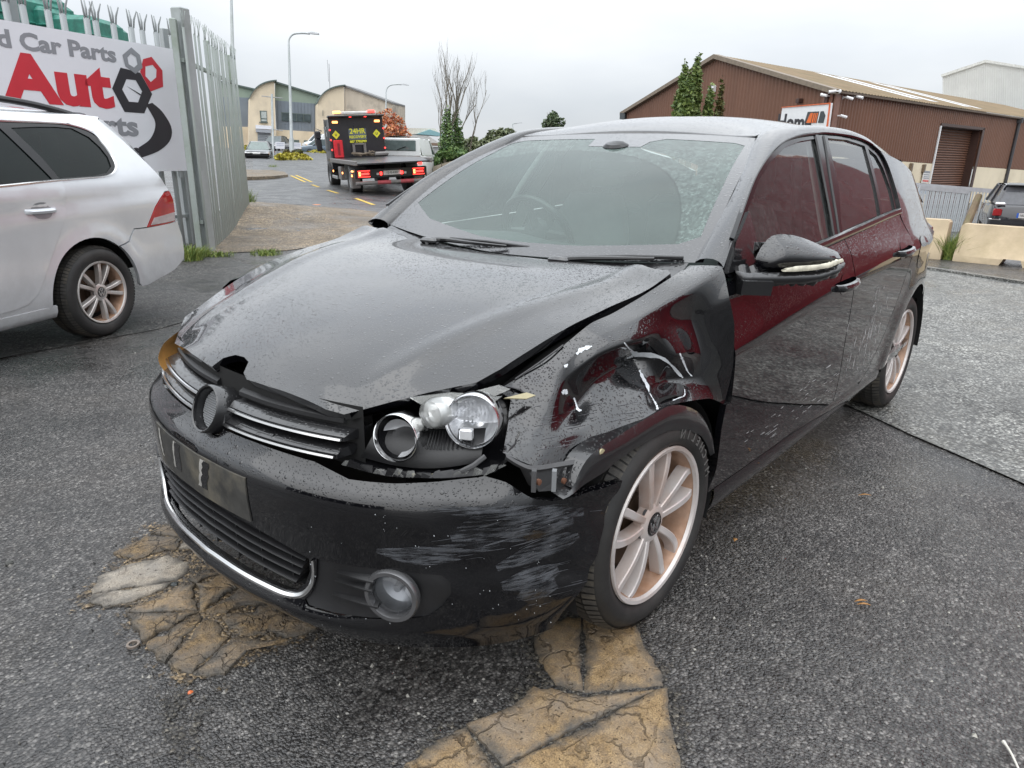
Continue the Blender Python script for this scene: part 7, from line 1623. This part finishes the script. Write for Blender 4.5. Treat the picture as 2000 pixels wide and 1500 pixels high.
m = MB(); m.prism([lpt(DE+.02, -1.4, .06), lpt(DE+.02, DT+.1, .06), lpt(DE+.35, DT+.1, .06), lpt(DE+.35, -1.4, .06)], bn*.05); m.prism([lpt(DS-.1, DT, .06), lpt(DE+.35, DT, .06), lpt(DE+.35, DT+.14, .06), lpt(DS-.1, DT+.14, .06)], bn*.05); m.build('door_frame', BROWND, WH)
m = MB(); m.prism([lpt(DS-.16, -1.3, .06), lpt(DS-.16, DT, .06), lpt(DS-.04, DT, .06), lpt(DS-.04, -1.3, .06)], bn*.06); m.build('white_jamb', WHITE, WH)
def on_plane(px, py, o, n): d = ray(px, py); return CAM+d*((o-CAM).dot(n)/d.dot(n))
# cameras, boxes, vents
for k, (px, py, pl_n, dx, lb) in enumerate(((1614, 187, 'g', (-1, -.45), 'white security camera left of the warehouse corner'), (1655, 190, 'l', (.6, .5), 'white camera under the gutter, just right of the corner'), (1675, 189, 'l', (.0, .3), 'white camera farthest right under the gutter'), (1643, 226, 'l', (1, .5), 'lowest white camera, beside the corner flashing'), (1631, 178, 'g', (-.5, .2), 'white floodlight at the eave corner of the warehouse'))):
    nn = gn if pl_n == 'g' else bn; P = on_plane(px, py, BC+nn*.25, nn); o = empty('security_camera', P); tag(o, lb, 'camera', 'cameras on the warehouse wall'); rr_ = V((-nn.y, nn.x, 0)); e = (rr_*dx[0]+nn*.9+V((0, 0, -dx[1]*.7))).normalized()
    m = MB(); m.tube([-e*.04, e*.24], [.055, .062], 10); m.build('camera_body', WHITE, o); m = MB(); m.tube([V((0, 0, 0)), -nn*.25], .03, 8); m.tube([-nn*.25, -nn*.2], .08, 10); m.build('bracket', WHITE, o)
P = on_plane(1391, 174, BC+gn*.1, gn); m = MB(); m.box((0, 0, 0), (.5, .2, .34), math.atan2(gl_.y, gl_.x), .03); o = m.build('floodlight', WHITE); o.location = P; tag(o, 'small white floodlight box on the gable right of the cypresses', 'floodlight')
P = on_plane(1562, 197, BC+gn*.1, gn); m = MB(); m.box((0, 0, 0), (.22, .3, .2), math.atan2(gl_.y, gl_.x), .03); o = m.build('vent_cowl', BROWND); o.location = P; tag(o, 'small brown vent cowl on the gable above the white board', 'vent')
# white board with orange arrows on its gable
wb_ = empty('warehouse_sign', on_plane(1570, 240, BC+gn*.3, gn)); tag(wb_, 'white board with orange edge and striped arrow above the hatchback roof', 'sign'); o2 = wb_.location.copy()
def bp_(px, py, off=0.): return on_plane(px, py, BC+gn*(.3+off), gn)-o2
m = MB(); m.prism([bp_(1528, 210), bp_(1622, 201), bp_(1614, 262), bp_(1520, 262)], -gn*.12); m.build('board', WHITE, wb_); 
m = MB(); m.prism([bp_(1527, 210.5, .01), bp_(1528, 209, .01), bp_(1622.5, 200.5, .01), bp_(1622, 203, .01)], gn*.03); m.prism([bp_(1620.5, 202, .01), bp_(1622.8, 202, .01), bp_(1616, 262, .01), bp_(1613, 262, .01)], gn*.03); m.build('orange_edge', pm('orange_edge', (.62, .14, .05), .5), wb_)
m = MB(); m.prism([bp_(1578, 218.5, .01), bp_(1600, 217.5, .01), bp_(1595, 240, .01), bp_(1571, 240, .01)], gn*.01); m.prism([bp_(1603, 217.5, .01), bp_(1609, 217, .01), bp_(1612, 226, .01), bp_(1608, 240, .01), bp_(1597.5, 240, .01)], gn*.01); m.build('arrow_mark', pm('arrow_dark', (.05, .06, .065), .5), wb_)
m = MB()
for a_, b_ in ((0, 9), (10.5, 13), (14.2, 16), (17.4, 19.2)): m.prism([bp_(1579+a_+(4 if a_ == 0 else 0), 221, .022), bp_(1579+b_, 220.4, .022), bp_(1574.5+b_, 240, .022), bp_(1574.5+a_, 240, .022)], gn*.008)
m.build('arrow_stripe', pm('arrow_orange', (.75, .16, .03), .5), wb_)
text('lettering', 'Home', .95, frame(bp_(1550, 240, .012), bp_(1570, 231)-bp_(1540, 231), (0, 0, 1)), SIGNK, wb_, .01, .02)
# notices and small boxes on the plinth
def notice(px, label, bands):
    P = [on_plane(*p, BC+bn*.12, bn) for p in px]; o = empty('wall_notice', P[0]); tag(o, label, 'notice', 'notices on the warehouse plinth'); m = MB(); m.prism([p-P[0] for p in P], bn*.03); m.build('board', PLATEW, o)
    for f0, f1, mt in bands: m = MB(); q = [P[0].lerp(P[3], f0), P[1].lerp(P[2], f0), P[1].lerp(P[2], f1), P[0].lerp(P[3], f1)]; cc = sum((x for x in q), V((0, 0, 0)))/4; m.prism([cc+(x-cc)*.86-P[0]+bn*.035 for x in q], bn*.005); m.build('print_band', mt, o)
notice([(1804, 333), (1816.5, 334), (1812, 358), (1799, 357)], 'white notice with grey lines and a red band left of the roller door', [(.0, .2, SIGNG), (.28, .36, SIGNG), (.45, .52, SIGNG), (.58, .64, SIGNG), (.72, .92, pm('notice_red', (.6, .16, .14), .5))])
notice([(1796, 364), (1810, 365), (1807, 380), (1792, 379)], 'lower notice with a yellow strip seen through the railings', [(.02, .15, YEL), (.45, .95, pm('notice_blue', (.30, .42, .56), .5))])
for px, py in ((1779.5, 327), (1804.5, 329)): P = on_plane(px, py, BC+bn*.1, bn); m = MB(); m.box((0, 0, 0), (.30, .12, .42), 0, .02); o = m.build('wall_vent', pm('vent_brown', (.15, .11, .07), .6)); o.location = P; tag(o, 'small brown wall vent, left of the pair on the plinth' if px < 1790 else 'small brown wall vent above the red-banded notice', 'vent')
# white building behind
W9 = Wall(1900, 180, 70, -14); wb2 = empty('white_warehouse', W9.p(1920, 250)); tag(wb2, 'white ribbed warehouse gable behind the brown roof', 'building')
m = MB(); m.prism([p-wb2.location for p in W9.q([(1841, 146), (1926, 119), (2012, 133), (2120, 150), (2120, 330), (1841, 330)])], -W9.n*8); m.build('wall', WHITEC, wb2, 20)
m = MB(); m.prism([p-wb2.location for p in W9.q([(1839, 146), (1926, 117), (2012, 131), (2012, 136), (1926, 122.5), (1840, 151)], .1)], W9.n*.15); m.build('verge', pm('white_verge', (.6, .61, .58), .6), wb2)
m = MB()
for k in range(46): x = 1843+k*4.4; m.prism([p-wb2.location for p in W9.q([(x, 152-.31*(x-1843) if x < 1926 else 124+.16*(x-1926)), (x+1.3, 152-.31*(x-1843) if x < 1926 else 124+.16*(x-1926)), (x-1.5, 330), (x-2.8, 330)], .02)], W9.n*.06)
tag(m.build('cladding_ribs', WHITEC, wb2, 20), kind='stuff')
# cypresses
def cypress(px, top, base, d, rpx, label, mat, seed, n):
    o = empty('cypress_tree', at(px, base, d)); tag(o, label, 'tree', 'slim conifers against the warehouse gable'); H_ = (base-top)*d/1369; r = rpx*d/1369; B_ = []
    rr_ = random.Random(seed)
    for k in range(22): q = k/21; w_ = r*min(1, 1.25*(1-q)**.6+.05)*(.85+.3*rr_.random()); B_.append((V((rr_.uniform(-.12, .12)*r, rr_.uniform(-.12, .12)*r, q*H_)), (w_, w_, H_*.055)))
    leaves('crown', B_, int(n*1.5), .095, mat, o, seed, .45); m = MB(); m.tube([(0, 0, -1), (0, 0, H_*.8)], [.12, .03], 6); m.build('trunk', BARK, o)
cypress(1346, 119, 300, 29, 17, 'tallest slim conifer in front of the brown gable', CYPR, 1, 2600)
cypress(1323, 132, 300, 29.4, 17, 'conifer left of the tallest one in front of the gable', CYPR, 2, 2400)
cypress(1335, 150, 300, 28.4, 17, 'stocky conifer filling the gap between the two tall ones', CYPR, 5, 1800)
cypress(1375, 174, 300, 29, 13, 'short green conifer right of the tall pair', CYPR, 3, 1300)
cypress(1396, 160, 300, 29, 9, 'thin browning conifer at the right end of the row', CYPRB, 4, 1000)
# ------------------------------------------------------------------ railings, barriers, post on the right
GALVL = pm('pale_galvanised', (.52, .55, .57), .5, metal=.2, var=.1)
def railing(name, pa, pb, da, db, zb, n, label, r=.022, mat=GALV, rails=(0.,), rh=.07):
    A, B_ = at(*pa, da), at(*pb, db); root = empty(name, (A.x, A.y, zb)); tag(root, label, 'fence'); o = root.location.copy(); src = None
    for i in range(n):
        p = A.lerp(B_, i/(n-1))-o; m = MB()
        if src is None: m.box((0, 0, .5), (r*2, r*2, 1.), 0, 0); src = m.build('bar', mat, root); q = src
        else: q = src.copy(); COL.objects.link(q)
        q.location = (p.x, p.y, 0); q.scale = (1, 1, p.z)
    for f in rails:
        a, b = A-o, B_-o; a.z -= f; b.z -= f; d = (b-a).normalized(); nn = V((-d.y, d.x, 0))*.03; h_ = V((0, 0, .07 if f == 0 else rh)); m = MB(); m.prism([a-nn-h_, a+nn-h_, a+nn+h_, a-nn+h_], b-a); m.build('rail', mat, root)
    return root
railing('railing', (1700, 354), (2060, 383), 24.5, 24.5, -1.3, 58, 'galvanised vertical-bar railing behind the concrete barriers', .020, mat=GALVL, rails=(0., 1.45), rh=.03)
railing('mesh_gate', (1796, 366), (1892, 375), 24., 24., -1.3, 26, 'close-barred galvanised gate panel behind the railing, left of the timber post', .019, mat=GALVL, rails=(0., 1.5), rh=.02)
tp_ = [(1915, 381), (1874, 470)]; A, B_ = at(1912, 382, 10.75), at(1876, 468, 10.55); m = MB(); m.tube([A, A.lerp(B_, .5), B_, V((B_.x, B_.y, -.3))], [.048, .055, .06, .06], 10); q = m.build('timber_post', WOOD); tag(q, 'mossy old timber post standing in the gap between the barriers', 'post')
def barrier(y0, y1, x, label, notches, dz=0.):
    o = empty('concrete_barrier', (x, (y0+y1)/2, 0)); tag(o, label, 'barrier', 'concrete barriers along the road edge'); L = (y1-y0)/2
    def prof(w): return [(-.26, 0), (-.26, .08), (-.15, .26), (-.105, .50), (.105, .50), (.15, .26), (.26, .08), (.26, 0)]
    m = MB(); ys = [-L, -L+.03]+[v for n_ in notches for v in (n_[0]-.04, n_[0], n_[1], n_[1]+.04)]+[L-.03, L]; rings = []
    for y in ys:
        up = .09 if any(n_[0] <= y <= n_[1] for n_ in notches) else 0.; k = .94 if abs(y) == L else 1.
        rings.append([V((px*k, y, max(z*k, up+.0) if z < .1 else z*k+dz+.004*noise.noise(V((y*3, z*9, x))))) for px, z in prof(0)])
    m.loft(rings, cap=True); m.build('barrier_body', BARRC, o, 30); return o
barrier(-.21, 3.2, -10.05, 'concrete barrier with two drainage notches, right of the timber post', [(-1.12, -.93), (-.62, -.42), (.9, 1.15)])
barrier(-3.7, -.36, -10.05, 'concrete barrier left of the timber post, beside the hatchback tail', [(-.9, -.7), (.4, .6)], .03)
g_ = empty('grass_tuft', (-9.95, -.28, 0)); tag(g_, 'tuft of grass growing in the gap between the concrete barriers', 'grass')
def tuft(root, n, r, h, seed, mat=GRASSM):
    rr_ = random.Random(seed); m = MB()
    for k in range(n):
        a = rr_.uniform(0, 6.28); q = r*math.sqrt(rr_.random()); b = V((q*math.cos(a), q*math.sin(a), 0)); l = h*rr_.uniform(.5, 1.2); e = b+V((rr_.gauss(0, .5)*l, rr_.gauss(0, .5)*l, l)); w_ = .004+.002*rr_.random(); s_ = V((-math.sin(a), math.cos(a), 0))*w_
        md = b.lerp(e, .55)+V((0, 0, l*.14)); m.add([b-s_, b+s_, md+s_*.8, md-s_*.8, e], [(0, 1, 2, 3), (3, 2, 4)])
    m.build('blades', mat, root, 180)
tuft(g_, 260, .10, .34, 3)
for k, (px, py, n, r, h, lb) in enumerate(((372, 508, 420, .16, .17, 'clump of grass at the foot of the corner post by the silver bumper'), (395, 500, 160, .10, .10, 'small grass clump left of the near end of the palisade'), (520, 496, 260, .22, .05, 'low grass growing in the apron edge joint'), (430, 499, 120, .2, .05, 'sparse grass along the apron edge near the fence'), (488, 413, 140, .14, .30, 'grass tuft at the far end of the palisade fence'), (535, 337, 90, .3, .15, 'grass tuft on the traffic island'))):
    P = on_z(px, py); o = empty('grass_tuft', (P.x, P.y, hgt(P.x, P.y)+(.14 if k == 5 else 0))); tag(o, lb, 'grass', 'grass tufts along the yard edge'); tuft(o, n, r, h, k+10)
# low wall and lawn seen through the hatchback's windows
GP = [on_z(*q) for q in ((875, 418), (1000, 425), (1300, 432), (1300, 374), (1150, 367), (1000, 361), (905, 356), (872, 372))]
sheet('verge_grass', [(p.x, p.y) for p in GP], pm('wet_grass', (.15, .25, .07), .9, var=.35, scale=6, bmp=.02, bscale=60), .02, .8)
W10 = [on_z(*q) for q in ((940, 358), (1120, 365), (1310, 373))]; m = MB()
lw = empty('panel_wall', W10[0]); tag(lw, 'pale concrete panel wall seen through the windscreen beyond the grass', 'wall')
for a, b in zip(W10, W10[1:]):
    d = (b-a); k = int(d.length/1.1)
    for i in range(k):
        p, q = a+d*(i/k), a+d*((i+.965)/k); n = V((-d.y, d.x, 0)).normalized(); m = MB(); m.prism([p-W10[0]+V((0, 0, -.5)), q-W10[0]+V((0, 0, -.5)), q-W10[0]+V((0, 0, .85)), p-W10[0]+V((0, 0, .85))], n*.12); m.build('wall_panel', pm('panel_concrete', (.72, .74, .68), .9, var=.1, scale=1.) if i == 0 and a is W10[0] else bpy.data.materials['panel_concrete'], lw)
# the red unit beside the yard, seen in the paintwork
RW = empty('red_building', (-3, 5.0, 0)); tag(RW, 'long red clad unit beside the yard, seen only as a reflection', 'building')
m = MB(); m.prism([V((-27, 0, 0)), V((-5.0, 0, 0)), V((-5.0, 0, 7.6)), V((-21, 0, 7.6)), V((-25.5, 0, 6.6)), V((-27, 0, 4.5))], (0, 6, 0)); m.build('clad_wall', REDW, RW, 20)
# unseen dark building added behind the camera to darken what the bumper reflects
WK = empty('reflection_building', (21, -1, 0)); tag(WK, 'unseen dark grey building added behind the camera to darken the bumper reflections', 'building')
m = MB(); m.box((2, -1, 1.8), (4, 16, 3.6)); m.build('front_wall', pm('reflection_dark_grey', (.10, .10, .105), .7), WK)
for y in (-5, -1, 3): m = MB(); m.box((-.02, y, 1.7), (.06, 3.0, 3.4)); m.build('dark_panel', VOID, WK)  # black panels that deepen the added building's reflection
# ------------------------------------------------------------------ small things on the ground
P = on_z(261, 1264); m = MB(); m.lathe([(.011, .0), (.011, .006), (.017, .006), (.017, .0)], (0, 0, 0), 'Z', 24, True); o = m.build('washer', pm('rusty_washer', (.24, .20, .17), .5, metal=.5)); o.location = (P.x, P.y, .006); tag(o, 'rusty steel washer lying on the tarmac by the broken concrete', 'washer')
def leafobj(px, py, L, a, name, label, cat, mat, w_=.25, grp=None):
    P = on_z(px, py); m = MB(); n = 7; A = []; B_ = []
    for i in range(n): q = i/(n-1); h = math.sin(math.pi*q)*L*w_*.5; z = .004+.006*math.sin(q*3); A.append(V((L*(q-.5), h, z))); B_.append(V((L*(q-.5), -h, z)))
    m.add(A+B_, [(i, i+1, n+i+1, n+i) for i in range(n-1)]); o = m.build(name, mat, None, 180); o.location = (P.x, P.y, .007); o.rotation_euler = (0, 0, a); tag(o, label, cat, grp); mo = o.modifiers.new('thick', 'SOLIDIFY'); mo.thickness = .0015; return o
aR = math.atan2(RT.y, RT.x)
leafobj(1688, 972, .055, aR, 'fallen_leaf', 'narrow brown leaf lying alone on the tarmac right of the front wheel', 'leaf', DRYLEAF, .16, 'fallen leaves on the tarmac')
leafobj(1680, 1180, .042, aR+.1, 'fallen_leaf', 'upper of two narrow brown leaves lying side by side', 'leaf', DRYLEAF, .2, 'fallen leaves on the tarmac'); leafobj(1686, 1187, .042, aR-.12, 'fallen_leaf', 'lower of two narrow brown leaves lying side by side', 'leaf', DRYLEAF, .2, 'fallen leaves on the tarmac')
leafobj(1435, 1060, .022, aR+1, 'fallen_leaf', 'small orange leaf on the tarmac beside the front wheel', 'leaf', DRYLEAF, .7, 'fallen leaves on the tarmac')
leafobj(618, 401, .35, aR+.3, 'orange_scrap', 'bright orange scrap lying at the edge of the road', 'litter', pm('orange_plastic', (.85, .25, .06), .5), .5)
def lump(px, py, r, mat, name, label, cat):
    P = on_z(px, py); bm = bmesh.new(); bmesh.ops.create_icosphere(bm, subdivisions=2, radius=r); me = bpy.data.meshes.new(name)
    for v in bm.verts: v.co *= 1+.35*noise.noise(v.co*(1.6/r)+V((px, 0, 0))); v.co.z *= .6
    bm.to_mesh(me); bm.free(); o = link(name, me, mat, None); o.location = (P.x, P.y, r*.4); finish(me, 20, False); tag(o, label, cat)
lump(372, 1355, .0075, pm('orange_glass', (.6, .15, .05), .3), 'lens_chip', 'small orange lens chip on the grit below the broken concrete', 'chip')
lump(341, 1144, .012, pm('black_stone', (.03, .035, .035), .4), 'stone', 'black stone lying at the corner of the pale slab', 'stone')
lump(18, 1102, .012, pm('dark_stone', (.05, .05, .045), .6), 'stone', 'dark stone on the tarmac at the left edge', 'stone')
m = MB(); P0, P1, P2 = on_z(1958, 1455), on_z(1972, 1478), on_z(1990, 1512); m.tube(spline([P0+V((0, 0, .01)), P1+V((0, 0, .012)), P2+V((0, 0, .008))], 10), [.0045, .004, .003, .0028, .0026, .0026, .0025, .0025, .0025, .0025], 8); q = m.build('white_stick', pm('bone_white', (.62, .60, .54), .5)); tag(q, 'white plastic stick lying at the bottom right corner', 'litter')
